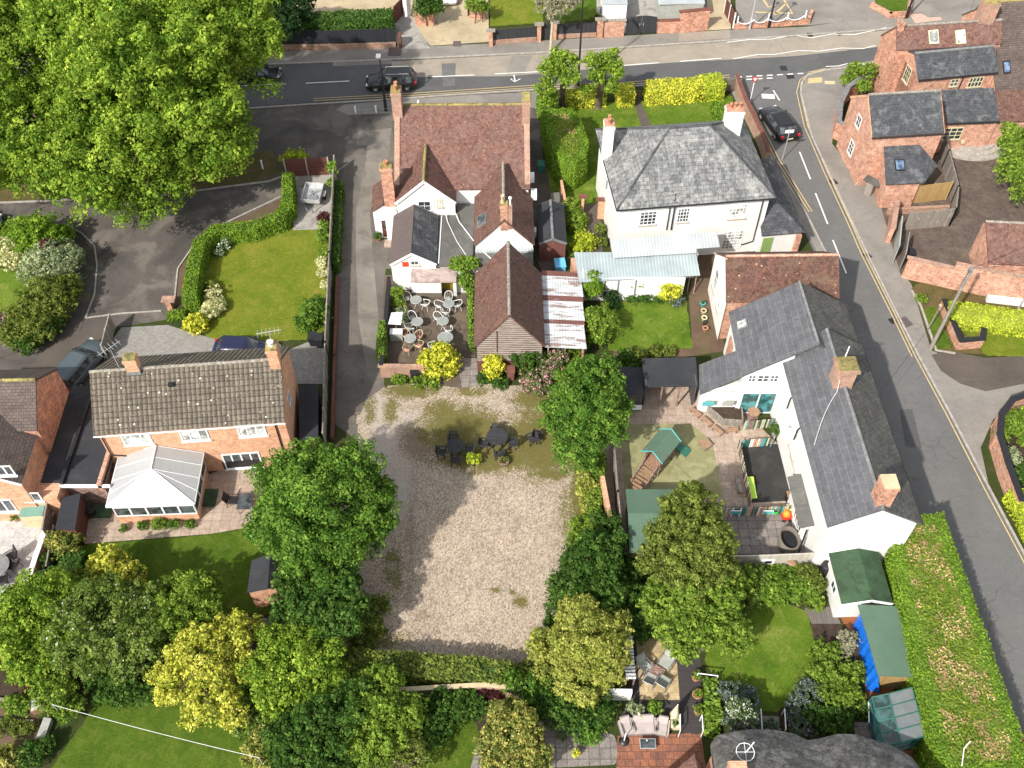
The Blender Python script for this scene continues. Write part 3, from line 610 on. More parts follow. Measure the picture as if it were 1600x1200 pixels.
def gable(parent, fr, L_, W_, ze, zr, wmat, rmat, kr=.5, ze2=None, ov=.25, og=.12, t=.12, z0=0, ridge='mortar', walls=True, gut=True, rname='roof', wname='wall', barge=None):
    """ridge along x. The frame lies on the eaves line; walls stand ov inside it"""
    ze2 = ze if ze2 is None else ze2; yk = W_ * kr; s1 = (zr - ze) / yk; s2 = (zr - ze2) / (W_ - yk)
    if walls:
        b = MB(); za, zb = ze + s1 * ov - t, ze2 + s2 * ov - t; zk = zr - t
        for x, o in ((og, 1), (L_ - og, 0)):
            q = [fr.w(x, ov, z0), fr.w(x, W_ - ov, z0), fr.w(x, W_ - ov, zb), fr.w(x, yk, zk), fr.w(x, ov, za)]; b.poly(q[::-1] if o else q)
        b.poly([fr.w(og, ov, z0), fr.w(L_ - og, ov, z0), fr.w(L_ - og, ov, za), fr.w(og, ov, za)]); b.poly([fr.w(L_ - og, W_ - ov, z0), fr.w(og, W_ - ov, z0), fr.w(og, W_ - ov, zb), fr.w(L_ - og, W_ - ov, zb)])
        b.build(wname, M[wmat], parent)
    b = MB(); b.slab([fr.w(0, 0, ze), fr.w(L_, 0, ze), fr.w(L_, yk, zr), fr.w(0, yk, zr)], t); b.slab([fr.w(L_, W_, ze2), fr.w(0, W_, ze2), fr.w(0, yk, zr), fr.w(L_, yk, zr)], t)
    r = b.build(rname, M[rmat], parent)
    if ridge:
        c = MB(); n = max(2, int(L_ / .45)); 
        for i in range(n): c.tube(fr.w(L_ * i / n, yk, zr - .02), fr.w(L_ * (i + .97) / n, yk, zr - .02), .11 + .006 * (i % 3), 8)
        c.build('ridge_tiles', M[ridge], r)
    if gut:
        g = MB(); g.tube(fr.w(0, -.05, ze - .1), fr.w(L_, -.05, ze - .1), .055, 6); g.build('gutter', M['black' if gut is True else gut], parent)
    if barge:
        g = MB()
        for x in (-.02, L_ + .02): g = MB(); g.slab([fr.w(x - .02, -.02, ze - .02), fr.w(x + .02, -.02, ze - .02), fr.w(x + .02, yk, zr - .02), fr.w(x - .02, yk, zr - .02)], .2); g.slab([fr.w(x - .02, W_ + .02, ze2 - .02), fr.w(x + .02, W_ + .02, ze2 - .02), fr.w(x + .02, yk, zr - .02), fr.w(x - .02, yk, zr - .02)], .2); g.build('bargeboard', M[barge], r)
    return r
def hip(parent, fr, L_, W_, ze, zr, r0, r1, wmat, rmat, ov=.3, t=.12, z0=0, ridge='lead', walls=True, hw=.09, yk=None):
    yk = W_ / 2 if yk is None else yk; a, b_, c, d = fr.w(0, 0, ze), fr.w(L_, 0, ze), fr.w(L_, W_, ze), fr.w(0, W_, ze); e, f = fr.w(r0, yk, zr), fr.w(r1, yk, zr)
    if walls: MB().prism([tuple(fr.w(x, y)[:2]) for x, y in ((ov, ov), (L_ - ov, ov), (L_ - ov, W_ - ov), (ov, W_ - ov))], z0, ze - .02).build('wall', M[wmat], parent)
    m = MB()
    for q in ([a, b_, f, e], [b_, c, f], [c, d, e, f], [d, a, e]): m.slab(q, t)
    r = m.build('roof', M[rmat], parent); k = MB()
    for p, q in ((e, f), (a, e), (d, e), (b_, f), (c, f)): k.tube(p, q, hw, 6)
    k.build('ridge_and_hips', M[ridge], r)
    g = MB(); g.path([p + Vector((0, 0, -.1)) for p in (a, b_, c, d, a)], .06, 6); g.build('gutter', M['black'], parent)
    return r
def pipe(parent, pts, r=.045, mat='black', name='drainpipe'): return MB().path(pts, r, 6).build(name, M[mat], parent)
def skylight(parent, q, frame='lead', glass='glass_pale', w=.07):
    """q: four corners on the roof, anticlockwise from the lower left"""
    q = [Vector(p) for p in q]; n = (q[1] - q[0]).cross(q[3] - q[0]).normalized()
    if n.z < 0: n = -n
    f = MB(); f.slab([p + n * .1 for p in q], .14); o = f.build('skylight', M[frame], parent); c = sum(q, Vector()) / 4; k = 1 - 2 * w / max((q[1] - q[0]).length, .3)
    MB().slab([c + (p - c) * k + n * .115 for p in q], .03).build('pane', M[glass], o); return o
def onplane(px, py, a, b, c):
    a, b, c = Vector(a), Vector(b), Vector(c); n = (b - a).cross(c - a); d = ray(px, py); o = Vector((0, 0, CAMH)); return o + d * ((a - o).dot(n) / d.dot(n))
def roofquad(a, b, c, pxs): return [onplane(x, y, a, b, c) for x, y in pxs]
# ---------------------------------------------------------------- small things
def car(name, label, loc, rz, paintm, L_=4.3, W_=1.78, H=1.5, kind='hatch', sc=1, rails=False, glass='glass'):
    t = thing(name, label, 'car', (0, 0, 0)); hl = L_ / 2; hw = W_ / 2
    tall = {'hatch': .92, 'mpv': 1., 'estate': .96}[kind]; zb = H * .6; zh = H * .62
    def ring(x, w, zl, zt, tw=.88): return [(x, -w * .9, zl), (x, -w, zl + .18), (x, -w, zt - .16), (x, -w * tw, zt), (x, -w * .4, zt + .03), (x, w * .4, zt + .03), (x, w * tw, zt), (x, w, zt - .16), (x, w, zl + .18), (x, w * .9, zl)]
    st = [(-hl, .76, .38, zb * .8), (-hl + .08, .9, .26, zb * .98), (-hl + .35, .99, .2, zb * 1.05), (-hl * .5, 1, .2, zb * 1.04), (0, 1, .2, zb * 1.02), (hl * .42, 1, .2, zb), (hl * .6, .99, .2, zb * .95), (hl - .35, .95, .2, zb * .86), (hl - .1, .86, .26, zb * .72), (hl, .68, .34, zb * .58)]
    MB().loft([ring(x, hw * w, a, b) for x, w, a, b in st]).build('body', M[paintm], t)
    # glasshouse: windows band, then painted roof and pillars
    xr0, xr1 = -hl + (.16 if kind != 'hatch' else .3), hl * .5; xt0, xt1 = -hl + (.4 if kind != 'hatch' else .75), hl * (.2 if kind != 'mpv' else .26); zt = H * .94
    lo = lambda x, w: [(x, -w, zb), (x, w, zb)]
    def gring(z, x0, x1, w): return [(x0, -w * .9, z), (x0 + .12, -w, z), ((x0 + x1) / 2, -w, z), (x1 - .15, -w * .97, z), (x1, -w * .8, z), (x1 + .05, 0, z), (x1, w * .8, z), (x1 - .15, w * .97, z), ((x0 + x1) / 2, w, z), (x0 + .12, w, z), (x0, w * .9, z), (x0 - .03, 0, z)]
    MB().loft([gring(zb * .98, xr0, xr1, hw * .93), gring(zt, xt0, xt1, hw * .76)], caps=False).build('window', M[glass], t)
    r = MB().loft([gring(zt - .03, xt0 - .03, xt1 + .06, hw * .79), gring(zt + .02, xt0, xt1, hw * .77), gring(H, xt0 + .15, xt1 - .2, hw * .62)], caps=True).build('roof', M[paintm], t)
    p = MB()
    for s in (-1, 1):
        for xb, xt in ((xr0 + .02, xt0 + .03), ((xr0 + xr1) / 2 + .1, (xt0 + xt1) / 2 + .15), ((xr0 + xr1) / 2 - .75, (xt0 + xt1) / 2 - .7), (xr1 - .06, xt1 - .02)): p.tube((xb, s * hw * .925, zb), (xt, s * hw * .765, zt), .035, 5)
    p.build('pillars', M[paintm], t)
    if rails:
        for s in (-1, 1): MB().path([(xt0 + .25, s * hw * .66, H), (xt0 + .35, s * hw * .66, H + .07), (xt1 - .3, s * hw * .66, H + .07), (xt1 - .15, s * hw * .66, H)], .025, 5).build('roof_rail', M['galv'], t)
    for x in (-hl * .62, hl * .62):
        for s in (-1, 1):
            w = MB().tube((x, s * (hw - .2), .33), (x, s * (hw + .01), .33), .33, 18).build('wheel', M['rubber'], t); rb = MB().tube((x, s * hw, .33), (x, s * (hw + .02), .33), .1, 10)
            for k in range(5): a = k * 1.2566; rb.tube((x + .06 * math.cos(a), s * (hw + .015), .33 + .06 * math.sin(a)), (x + .22 * math.cos(a), s * (hw + .015), .33 + .22 * math.sin(a)), .03, 4)
            rb.build('rim', M['galv'], w)
    for s in (-1, 1):
        MB().box((hl - .2, s * hw * .68, zb * .68), (.3, .3, .16), -s * .3).build('headlight', M['lamp_clear'], t)
        MB().box((-hl + .1, s * hw * .78, zb * .88), (.16, .24, .22), s * .25).build('tail_light', M['lamp_red'], t)
        MB().box((xr1 - .25, s * (hw + .06), zb + .05), (.14, .2, .13)).build('mirror', M[paintm], t)
    MB().box((-hl - .005, 0, zb * .62), (.03, .52, .12)).build('number_plate', M['cream'], t); MB().box((hl - .01, 0, .42), (.03, .52, .11)).build('number_plate', M['white'], t)
    t.location = loc; t.rotation_euler = (0, 0, rz)
    return t
def tub(name, label, px, py, r, h, mat='terracotta', plant=None, size=.09, pr=None, ph=None, cat='plant pot', group=None, sq=False):
    m = P(px, py, h / 2); t = thing(name, label, cat, (m.x, m.y, 0), 0, group); b = MB()
    if sq: b.box((m.x, m.y, h / 2), (r * 2, r * 2, h)); b.box((m.x, m.y, h), (r * 2.15, r * 2.15, .05))
    else: b.lathe((m.x, m.y, 0), [(r * .7, 0), (r * .95, h * .8), (r * 1.05, h * .82), (r * 1.05, h), (r * .88, h), (r * .85, h * .9)], 14)
    b.build('pot', M[mat], t); MB().lathe((m.x, m.y, h * .88), [(r * .86, 0), (.01, .02)], 12).build('soil', M['soil'], t)
    if plant:
        pr = pr or r * 1.3; C, N, S, A = clumped([(0, 0, h + (ph or pr) * .6, pr, pr, ph or pr)], size, 1., .2); obj_from(leafmesh('plant', C, N, S, A, [plant]), 'plant', None, t)
    return t
def lamp(name, label, px, py, h, arm=1.2, adir=(0, 1), mat='grey_metal', r=.09):
    p = P(px, py); t = thing(name, label, 'street lamp', (p.x, p.y, 0)); MB().tube((p.x, p.y, 0), (p.x, p.y, 1.2), r * 1.5, 10).tube((p.x, p.y, 1.2), (p.x, p.y, h), r, 8, r2=r * .6).build('pole', M[mat], t)
    e = Vector((p.x + adir[0] * arm, p.y + adir[1] * arm, h + .15)); MB().tube((p.x, p.y, h - .05), e, .04, 6).build('arm', M[mat], t); MB().box((e.x, e.y, e.z), (.28 + .4 * abs(adir[0]), .28 + .4 * abs(adir[1]), .12)).build('lamp_head', M['galv'], t); return t
# ================================================================ THE SETTING: ground, roads, paths, lawns
sheet('ground', [(-260, -120), (260, -120), (260, 420), (-260, 420)], M['ground'], z=0, px=False)
# pub forecourt, lane, close
sheet('forecourt', [(-200, 168), (380, 160), (620, 146), (845, 134), (850, 330), (800, 420), (600, 420), (520, 300), (430, 270), (300, 250), (-200, 250)], M['yard'])
sheet('close_road', [(-200, 322), (60, 312), (250, 305), (445, 262), (470, 300), (440, 350), (330, 350), (290, 400), (272, 498), (190, 510), (125, 520), (118, 600), (-60, 620), (-60, 540), (60, 480), (130, 400), (90, 352), (-200, 352)], M['yard'])
sheet('lane', [(545, 200), (612, 190), (622, 300), (600, 440), (600, 600), (640, 700), (560, 690), (520, 660), (524, 500), (530, 300)], M['lane'])
sheet('verge', [(-200, 268), (110, 262), (300, 245), (425, 235), (440, 268), (410, 282), (250, 303), (60, 314), (-200, 322)], M['verge'])
line('kerb', [(-200, 325), (60, 315), (250, 306), (420, 284), (445, 275)], .14, M['kerb'], 0, h=.1)
sheet('worn_strip', [(575, 205), (612, 200), (606, 250), (578, 330), (583, 400), (592, 500), (596, 590), (575, 590), (560, 500), (556, 400), (556, 330), (572, 250)], asphalt('worn_asphalt', (.2, .178, .152), .25, [((.12, .105, .09), .35, .5, .62, .7)]))
sheet('pavement', [(98, 350), (118, 362), (150, 395), (155, 420), (150, 470), (132, 500), (118, 520), (100, 520), (125, 460), (125, 400)], M['drive_brown'])
line('kerb', [(100, 350), (128, 365), (148, 385), (152, 415), (148, 460), (134, 497)], .12, M['kerb'], 0, h=.08)
line('kerb', [(134, 497), (190, 490), (252, 486)], .12, M['kerb'], 0, h=.05)
line('kerb', [(445, 305), (350, 350), (300, 388), (278, 420), (272, 478)], .12, M['kerb'], 0, h=.08)
sheet('soil_strip', [(445, 308), (440, 350), (340, 372), (300, 400), (296, 480), (274, 478), (280, 420), (302, 390), (352, 352)], M['earth'])
# main road and its far pavement
sheet('main_road', [(-300, 133), (380, 104), (640, 94), (850, 84), (1100, 68), (1380, 48), (1700, 16), (1700, 60), (1380, 104), (1262, 114), (1150, 124), (960, 137), (840, 140), (620, 152), (490, 160), (370, 168), (-300, 205)], M['road_dark'])
sheet('main_road_pale_lane', [(612, 96), (850, 84), (1100, 68), (1380, 48), (1700, 16), (1700, 32), (1380, 73), (1240, 88), (1050, 98), (900, 110), (800, 119), (655, 121), (612, 119)], M['road_tan'])
sheet('pavement', [(-300, 96), (440, 80), (620, 75), (770, 68), (980, 56), (1140, 47), (1260, 42), (1380, 24), (1700, -16), (1700, 12), (1380, 45), (1100, 65), (850, 81), (640, 91), (380, 101), (-300, 130)], M['pavement'])
line('kerb', [(-300, 131), (380, 102.5), (640, 92.5), (850, 82.5), (1100, 66.5), (1380, 46.5), (1700, 14)], .16, M['kerb'], 0, h=.1)
sheet('pavement', [(525, 172), (536, 164), (620, 156), (700, 151), (845, 143), (850, 172), (812, 165), (700, 172), (640, 176), (545, 180)], M['pavement'], h=None)
line('kerb', [(370, 171), (490, 163), (620, 155), (700, 149), (845, 140), (960, 137), (1145, 125)], .14, M['kerb'], 0, h=.09)
# side road and its pavements
sheet('side_road', [(1150, 122), (1262, 112), (1330, 106), (1290, 112), (1258, 122), (1250, 145), (1268, 215), (1310, 305), (1360, 410), (1400, 490), (1440, 568), (1485, 650), (1545, 765), (1620, 905), (1760, 1150), (1800, 1400), (1640, 1400), (1525, 1085), (1440, 900), (1400, 760), (1340, 650), (1290, 520), (1290, 430), (1240, 330), (1205, 250), (1172, 180), (1140, 128)], M['side_road'])
sheet('pavement', [(1262, 112), (1380, 92), (1372, 130), (1330, 148), (1305, 175), (1300, 225), (1330, 260), (1352, 290), (1400, 330), (1400, 375), (1410, 425), (1424, 445), (1455, 548), (1500, 565), (1600, 560), (1700, 560), (1700, 640), (1600, 640), (1552, 655), (1532, 700), (1545, 760), (1600, 860), (1700, 1050), (1760, 1150), (1620, 905), (1545, 765), (1485, 650), (1440, 568), (1400, 490), (1360, 410), (1310, 305), (1268, 215), (1250, 145)], M['pavement'])
line('kerb', [(1372, 100), (1290, 110), (1262, 118), (1252, 130), (1251, 145), (1268, 213), (1310, 303), (1360, 408), (1400, 488), (1440, 566), (1485, 648), (1545, 763), (1620, 903), (1760, 1148)], .15, M['kerb'], 0, h=.09)
sheet('pavement', [(1145, 130), (1172, 180), (1210, 250), (1262, 340), (1306, 428), (1296, 430), (1250, 345), (1195, 250), (1160, 180), (1138, 134)], M['pavement'])
line('kerb', [(1144, 130), (1174, 182), (1208, 250), (1260, 335), (1309, 432)], .12, M['kerb'], 0, h=.08)
sheet('track', [(1455, 555), (1480, 548), (1540, 560), (1700, 550), (1700, 610), (1600, 600), (1540, 612), (1500, 600), (1470, 580)], M['stone_drive'] if 0 else M['drive_brown'])
sheet('drain_patch', [(1228, 118), (1240, 117), (1242, 123), (1230, 124)], M['black'])
# painted lines
zl = .0705
line('centre_line', [], .12, M['paint_white'], zl, dash=[((378, 135), (447, 132)), ((478, 131), (546, 127.5)), ((676, 121), (742, 118)), ((773, 116.5), (902, 110)), ((1062, 97), (1127, 92)), ((975, 103), (1030, 99))])
line('zigzag_line', [(1145, 93), (1185, 86), (1210, 86), (1248, 80), (1280, 81), (1315, 76), (1348, 77), (1368, 72)], .11, M['paint_white'], zl)
line('zigzag_line', [(1135, 67), (1170, 63), (1205, 62), (1240, 56), (1268, 60), (1300, 54), (1335, 55), (1385, 44)], .11, M['paint_white'], zl)
line('zigzag_line', [(1290, 105), (1310, 104), (1325, 100), (1350, 101), (1375, 97)], .11, M['paint_white'], zl)
line('give_way_line', [], .16, M['paint_white'], zl, dash=[((1150 + i * 16, 121.5 - i * .9), (1159 + i * 16, 121 - i * .9)) for i in range(7)] + [((1150 + i * 16, 126 - i * .9), (1159 + i * 16, 125.5 - i * .9)) for i in range(4)])
line('stop_block', [(1190, 151), (1210, 152)], .7, M['paint_white'], zl)
line('centre_line', [], .12, M['paint_white'], zl, dash=[((1249, 238), (1266, 281)), ((1274, 303), (1293, 351)), ((1301, 376), (1322, 428)), ((1208, 142), (1218, 158)), ((1240, 208), (1243, 216))])
line('arrow_mark', [(803, 118), (805, 128)], .12, M['paint_white'], zl); line('arrow_mark', [(798, 124), (804, 129), (813, 124)], .1, M['paint_white'], zl)
for off in (0, 5.5):
    line('double_yellow_line', [(1290 - off * .2, 107.5 + off * .35), (1268 - off * .6, 113 + off * .4), (1255 - off, 126), (1250 - off, 145), (1262 - off, 198), (1292 - off, 268), (1330 - off, 350), (1350 - off, 396), (1398 - off, 492), (1430 - off, 558)], .09, M['paint_yellow'], zl)
line('yellow_line', [(1430, 558), (1478, 648), (1538, 765), (1612, 903), (1752, 1148)], .09, M['paint_yellow'], zl)
for off in (0, 3.4): line('double_yellow_line', [(490, 158.5 - off), (620, 151.5 - off), (700, 146.5 - off), (845, 137 - off), (960, 134 - off), (1140, 121.5 - off)], .09, M['paint_yellow'], zl)
line('double_yellow_line', [(1148, 135), (1172, 178), (1205, 248), (1256, 335)], .09, M['paint_yellow'], zl) if 0 else None
for off in (2, 7): line('double_yellow_line', [(1150 + off, 136), (1174 + off, 178), (1209 + off, 248), (1262 + off, 332)], .09, M['paint_yellow'], zl)
for x, y, w in ((1302, 285, 10), (1355, 400, 10), (1394, 502, 9), (1414, 504, 16), (1224, 107, 10), (1265, 55, 8), (1311, 53, 8), (617, 81, 20), (714, 69, 12)):
    p = P(x, y); m = mpp(y); MB().box((p.x, p.y, .052), (w * m, w * m * 1.2, .03), .45 if x > 1290 else 0).build('drain_cover', M['black'] if w < 12 else M['felt_brown'], None, 'iron drain cover in the %s near %s' % (('pavement', 'the round brick gate pier') if 0 else ('road' if w < 16 else 'pavement', {1302: 'the yellow lines by the brick bin store', 1355: 'the yellow lines opposite the mossy tiled cottage', 1394: 'the yellow lines by the telegraph pole', 1414: 'the footway west of the telegraph pole', 1224: 'the junction mouth', 1265: 'the zigzag lines', 1311: 'the tall brick gable', 617: 'the block path end', 714: 'the end of the stony drive'}[x])), 'drain cover')
# gravel car park: a fine grid carrying where the moss and the wheel tracks lie
def car_park():
    pg = XY([(553, 640), (598, 606), (640, 598), (700, 602), (745, 600), (845, 606), (900, 640), (950, 700), (950, 860), (905, 950), (850, 1000), (838, 1062), (640, 1062), (500, 1062), (500, 960), (470, 900), (525, 760), (560, 700)])
    xs = [p[0] for p in pg]; ys = [p[1] for p in pg]; st = .16; nx = int((max(xs) - min(xs)) / st) + 1; ny = int((max(ys) - min(ys)) / st) + 1
    X, Y = np.meshgrid(min(xs) + np.arange(nx) * st, min(ys) + np.arange(ny) * st)
    w = Y * _c + CAMH * _s; px = 800 + FPX * X / w; py = 600 - FPX * (Y * _s - CAMH * _c) / w
    def ell(l): 
        o = np.zeros_like(X)
        for cx, cy, a, b, k in l: o = np.maximum(o, k * np.clip(1.35 - np.sqrt(((px - cx) / a) ** 2 + ((py - cy) / b) ** 2), 0, 1))
        return o
    moss = ell([(722, 672, 80, 48, 1), (690, 645, 36, 26, .9), (850, 690, 75, 66, 1.1), (770, 715, 110, 30, .95), (770, 690, 60, 40, .9), (640, 612, 55, 14, .9), (610, 640, 16, 30, .75), (735, 612, 45, 10, .7), (840, 625, 50, 20, 1), (578, 640, 14, 36, .7), (545, 680, 14, 60, .8), (615, 890, 24, 60, .62), (570, 960, 30, 50, .72), (600, 1000, 60, 20, .6), (780, 1020, 60, 14, .35), (815, 940, 16, 14, .8), (775, 922, 14, 6, .8), (800, 925, 7, 6, .8), (860, 740, 50, 12, .9), (885, 800, 20, 60, .6), (700, 1040, 160, 14, .8), (905, 780, 20, 90, .9)])
    trk = ell([(600, 690, 26, 70, 1), (585, 640, 22, 40, 1), (640, 655, 60, 12, .8), (625, 760, 18, 60, .9), (760, 635, 60, 10, .4), (650, 700, 20, 20, .6)]); drt = ell([(655, 690, 40, 40, .9), (642, 850, 14, 120, .5), (640, 930, 14, 50, .5), (660, 960, 20, 14, .6), (740, 1010, 80, 14, .4), (805, 845, 30, 30, .3)])
    inside = np.zeros(X.shape, bool)
    for i in range(len(pg)):
        a, b = pg[i], pg[(i + 1) % len(pg)]; inside ^= ((a[1] > Y) != (b[1] > Y)) & (X < (b[0] - a[0]) * (Y - a[1]) / (b[1] - a[1] + 1e-12) + a[0])
    z = level(pg); idx = np.arange(nx * ny).reshape(ny, nx); fc = inside[:-1, :-1]; f = np.stack([idx[:-1, :-1][fc], idx[:-1, 1:][fc], idx[1:, 1:][fc], idx[1:, :-1][fc]], 1)
    me = bpy.data.meshes.new('gravel_car_park'); me.from_pydata(np.stack([X.ravel(), Y.ravel(), np.full(X.size, z)], 1).tolist(), [], f.tolist())
    at = me.attributes.new('cover', 'FLOAT_COLOR', 'POINT'); at.data.foreach_set('color', np.stack([moss.ravel(), trk.ravel(), drt.ravel(), np.ones(X.size)], 1).ravel())
    t = NT('gravel'); p = t.ob(); a = t.n('SeparateColor', i={0: t.n('Attribute', attribute_name='cover').outputs['Color']})
    v = t.n('TexVoronoi', i={'Vector': p, 'Scale': 13.}); g = t.ramp(v.outputs['Color'], [(.15, (.15, .105, .078)), (.5, (.37, .295, .215)), (.85, (.57, .485, .385))]); g = t.mix(.35, g, (.37, .3, .235))
    g = t.mix(1, g, t.ramp(t.noise(p, .5, 6, .7), [(.3, .85), (.7, 1.12)]), 'MULTIPLY')
    g = t.mix(t.math('MULTIPLY', a.outputs[1], .85), g, t.mix(t.noise(p, 1.2, 5, .7), (.33, .28, .235), (.47, .42, .36)))
    n1 = t.noise(p, 1.4, 6, .75); n2 = t.noise(p, 7, 3, .8)
    g = t.mix(t.math('MULTIPLY', t.step(t.math('ADD', a.outputs[2], t.math('MULTIPLY', t.math('SUBTRACT', n2, .5), 1.6)), .35, .75), .75), g, (.15, .105, .07))
    mo = t.mix(t.noise(p, .7, 5, .7), (.10, .095, .02), (.14, .115, .025)); mo = t.mix(t.step(t.noise(p, 2.2, 4, .8), .5, .65), mo, (.09, .10, .018))
    fm = t.math('ADD', a.outputs[0], t.math('ADD', t.math('MULTIPLY', t.math('SUBTRACT', n1, .5), 1.6), t.math('MULTIPLY', t.math('SUBTRACT', n2, .5), 1.8)))
    g = t.mix(t.math('MULTIPLY', t.step(fm, .34, .7), .92), g, mo); g = t.mix(t.math('MULTIPLY', t.step(t.math('ADD', n1, t.math('MULTIPLY', t.math('SUBTRACT', n2, .5), .3)), .66, .74), .4), g, (.2, .17, .07))
    m = t.out(g, .95, v.outputs['Distance'], .6, .03, .15); me.materials.append(m)
    o = bpy.data.objects.new('gravel_car_park', me); COL.objects.link(o); o['kind'] = 'structure'
car_park()
# terraces, lawns, paths
sheet('beer_terrace', [(600, 430), (745, 430), (742, 540), (745, 602), (725, 608), (700, 604), (598, 585)], M['terrace'])
sheet('garden_path', [(713, 560), (745, 560), (748, 602), (722, 606)], M['pave_grey'])
sheet('lawn', [(340, 375), (460, 355), (516, 362), (518, 420), (506, 530), (330, 536), (300, 500), (300, 420)], M['lawn_sun'])
sheet('block_drive', [(190, 512), (262, 508), (300, 520), (335, 530), (420, 560), (480, 535), (512, 545), (510, 600), (140, 600), (165, 545)], M['block_pave'])
sheet('drive', [(100, 520), (165, 514), (172, 560), (140, 640), (40, 640), (30, 590)], M['drive_brown'])
sheet('trailer_pad', [(462, 268), (520, 262), (516, 358), (458, 360)], M['concrete'])
sheet('front_lawn', [(-60, 420), (60, 420), (118, 400), (40, 490), (-60, 520)], M['lawn_bright'])
sheet('roadside_verge', [(118, 360), (130, 400), (150, 420), (140, 470), (125, 520), (0, 560), (-60, 560), (100, 470)], M['yard'])
sheet('patio', [(130, 800), (345, 735), (400, 720), (420, 800), (400, 822), (330, 834), (128, 850), (130, 815)], M['pave_pink'])
sheet('lawn', [(125, 852), (330, 835), (440, 815), (440, 960), (330, 960), (80, 960)], M['lawn_deep'])
sheet('patio', [(-60, 790), (82, 800), (86, 810), (42, 945), (-60, 945)], M['pave_light'])
sheet('side_yard', [(96, 760), (168, 760), (170, 800), (130, 815), (118, 850), (90, 850)], M['felt_brown'])
sheet('lawn', [(150, 1100), (250, 1040), (420, 1080), (400, 1260), (40, 1260)], M['lawn_deep'])
sheet('vegetable_bed', [(-60, 1090), (55, 1090), (62, 1130), (40, 1200), (20, 1260), (-60, 1260)], M['earth'])
sheet('shrub_bed', [(-60, 960), (420, 960), (560, 1040), (820, 1060), (860, 1260), (400, 1260), (420, 1080), (250, 1040), (150, 1100), (-60, 1090)], M['soil'])
sheet('lawn', [(690, 1140), (740, 1125), (752, 1150), (742, 1260), (640, 1260), (660, 1180)], M['lawn_deep'])
sheet('curved_path', [(742, 1260), (735, 1200), (748, 1155), (775, 1135), (900, 1120), (960, 1150), (970, 1180), (960, 1195), (860, 1200), (800, 1190), (762, 1165), (752, 1200), (758, 1260)], M['pave_grey'])
sheet('rust_patio', [(965, 1150), (1095, 1145), (1112, 1260), (960, 1260)], M['pave_rust'])
sheet('decking', [(980, 1000), (1095, 1000), (1098, 1145), (1090, 1148), (965, 1130), (985, 1090)], M['deck_dark'])
sheet('sandstone_patio', [(994, 998), (1055, 998), (1062, 1094), (1000, 1094)], M['pave_sand'])
sheet('lawn', [(1130, 960), (1160, 945), (1225, 942), (1262, 955), (1272, 1000), (1266, 1060), (1240, 1090), (1215, 1112), (1170, 1108), (1130, 1080), (1100, 1030)], M['lawn_bright'])
sheet('soil_border', [(1262, 955), (1310, 975), (1345, 1000), (1345, 1080), (1300, 1150), (1220, 1140), (1215, 1112), (1240, 1090), (1266, 1060), (1272, 1000)], M['soil'])
sheet('step', [(1186, 1118), (1217, 1120), (1218, 1145), (1187, 1145)], M['pave_grey'])
sheet('decking', [(1256, 950), (1300, 948), (1314, 975), (1268, 975)], M['deck_grey'])
sheet('decking', [(1306, 952), (1345, 950), (1360, 985), (1400, 1090), (1440, 1200), (1380, 1200), (1352, 1080), (1342, 1000), (1318, 975)], M['deck_red'])
sheet('lower_yard', [(1335, 1128), (1378, 1130), (1378, 1165), (1335, 1160)], M['black'] if 0 else M['pave_grey'])
# nursery yard
sheet('nursery_paving', [(958, 610), (1090, 600), (1160, 640), (1222, 700), (1250, 800), (1262, 866), (1130, 866), (960, 866), (940, 720)], M['pave_pink'])
sheet('play_matting', [(968, 663), (1079, 662), (1113, 690), (1131, 780), (1040, 782), (976, 782)], M['playmat'])
sheet('dark_play_matting', [(1155, 692), (1216, 694), (1246, 782), (1172, 786), (1160, 740)], M['playmat_dark'])
sheet('grey_paving', [(1128, 790), (1250, 792), (1258, 866), (1126, 866)], M['pave_grey'])
sheet('patio', [(1076, 455), (1108, 455), (1135, 548), (1060, 560), (960, 562), (958, 545), (1082, 545)], M['earth'])
sheet('lawn', [(945, 470), (1072, 468), (1082, 545), (950, 548)], M['lawn_bright'])
# white house front garden
sheet('front_lawn', [(860, 165), (990, 158), (1145, 150), (1150, 200), (1160, 260), (940, 260), (938, 400), (890, 400), (850, 330)], M['lawn_bright'])
sheet('garden_path', [(990, 158), (1000, 157), (1020, 200), (1003, 202)], M['drive_brown'])
sheet('side_path', [(912, 320), (938, 318), (942, 398), (905, 400)], M['drive_brown'])
sheet('yard', [(826, 250), (852, 250), (882, 420), (846, 424), (836, 400)], M['drive_brown'])
sheet('service_yard', [(1086, 380), (1180, 380), (1120, 470), (1078, 460)], M['earth'])
# across the main road
sheet('stony_drive', [(440, -60), (640, -60), (632, 8), (600, 20), (430, 30)], M['stone_drive'])
sheet('block_path', [(612, 30), (640, 20), (660, 50), (672, 76), (622, 78)], M['concrete'])
sheet('stony_drive', [(646, -60), (762, -60), (764, 66), (672, 72), (655, 48), (640, 20)], M['stone_drive'])
sheet('front_lawn', [(764, -60), (846, -60), (848, 36), (766, 42)], M['lawn_sun'])
sheet('front_lawn', [(874, -60), (932, -60), (932, 30), (874, 34)], M['lawn_deep'])
sheet('yard', [(932, -60), (1100, -60), (1104, 45), (932, 55)], M['concrete'])
sheet('stony_drive', [(1104, -60), (1140, -60), (1142, 46), (1104, 48)], M['stone_drive'])
sheet('car_park', [(1148, -60), (1700, -60), (1700, -10), (1380, 26), (1268, 40), (1150, 42)], M['pavement'])
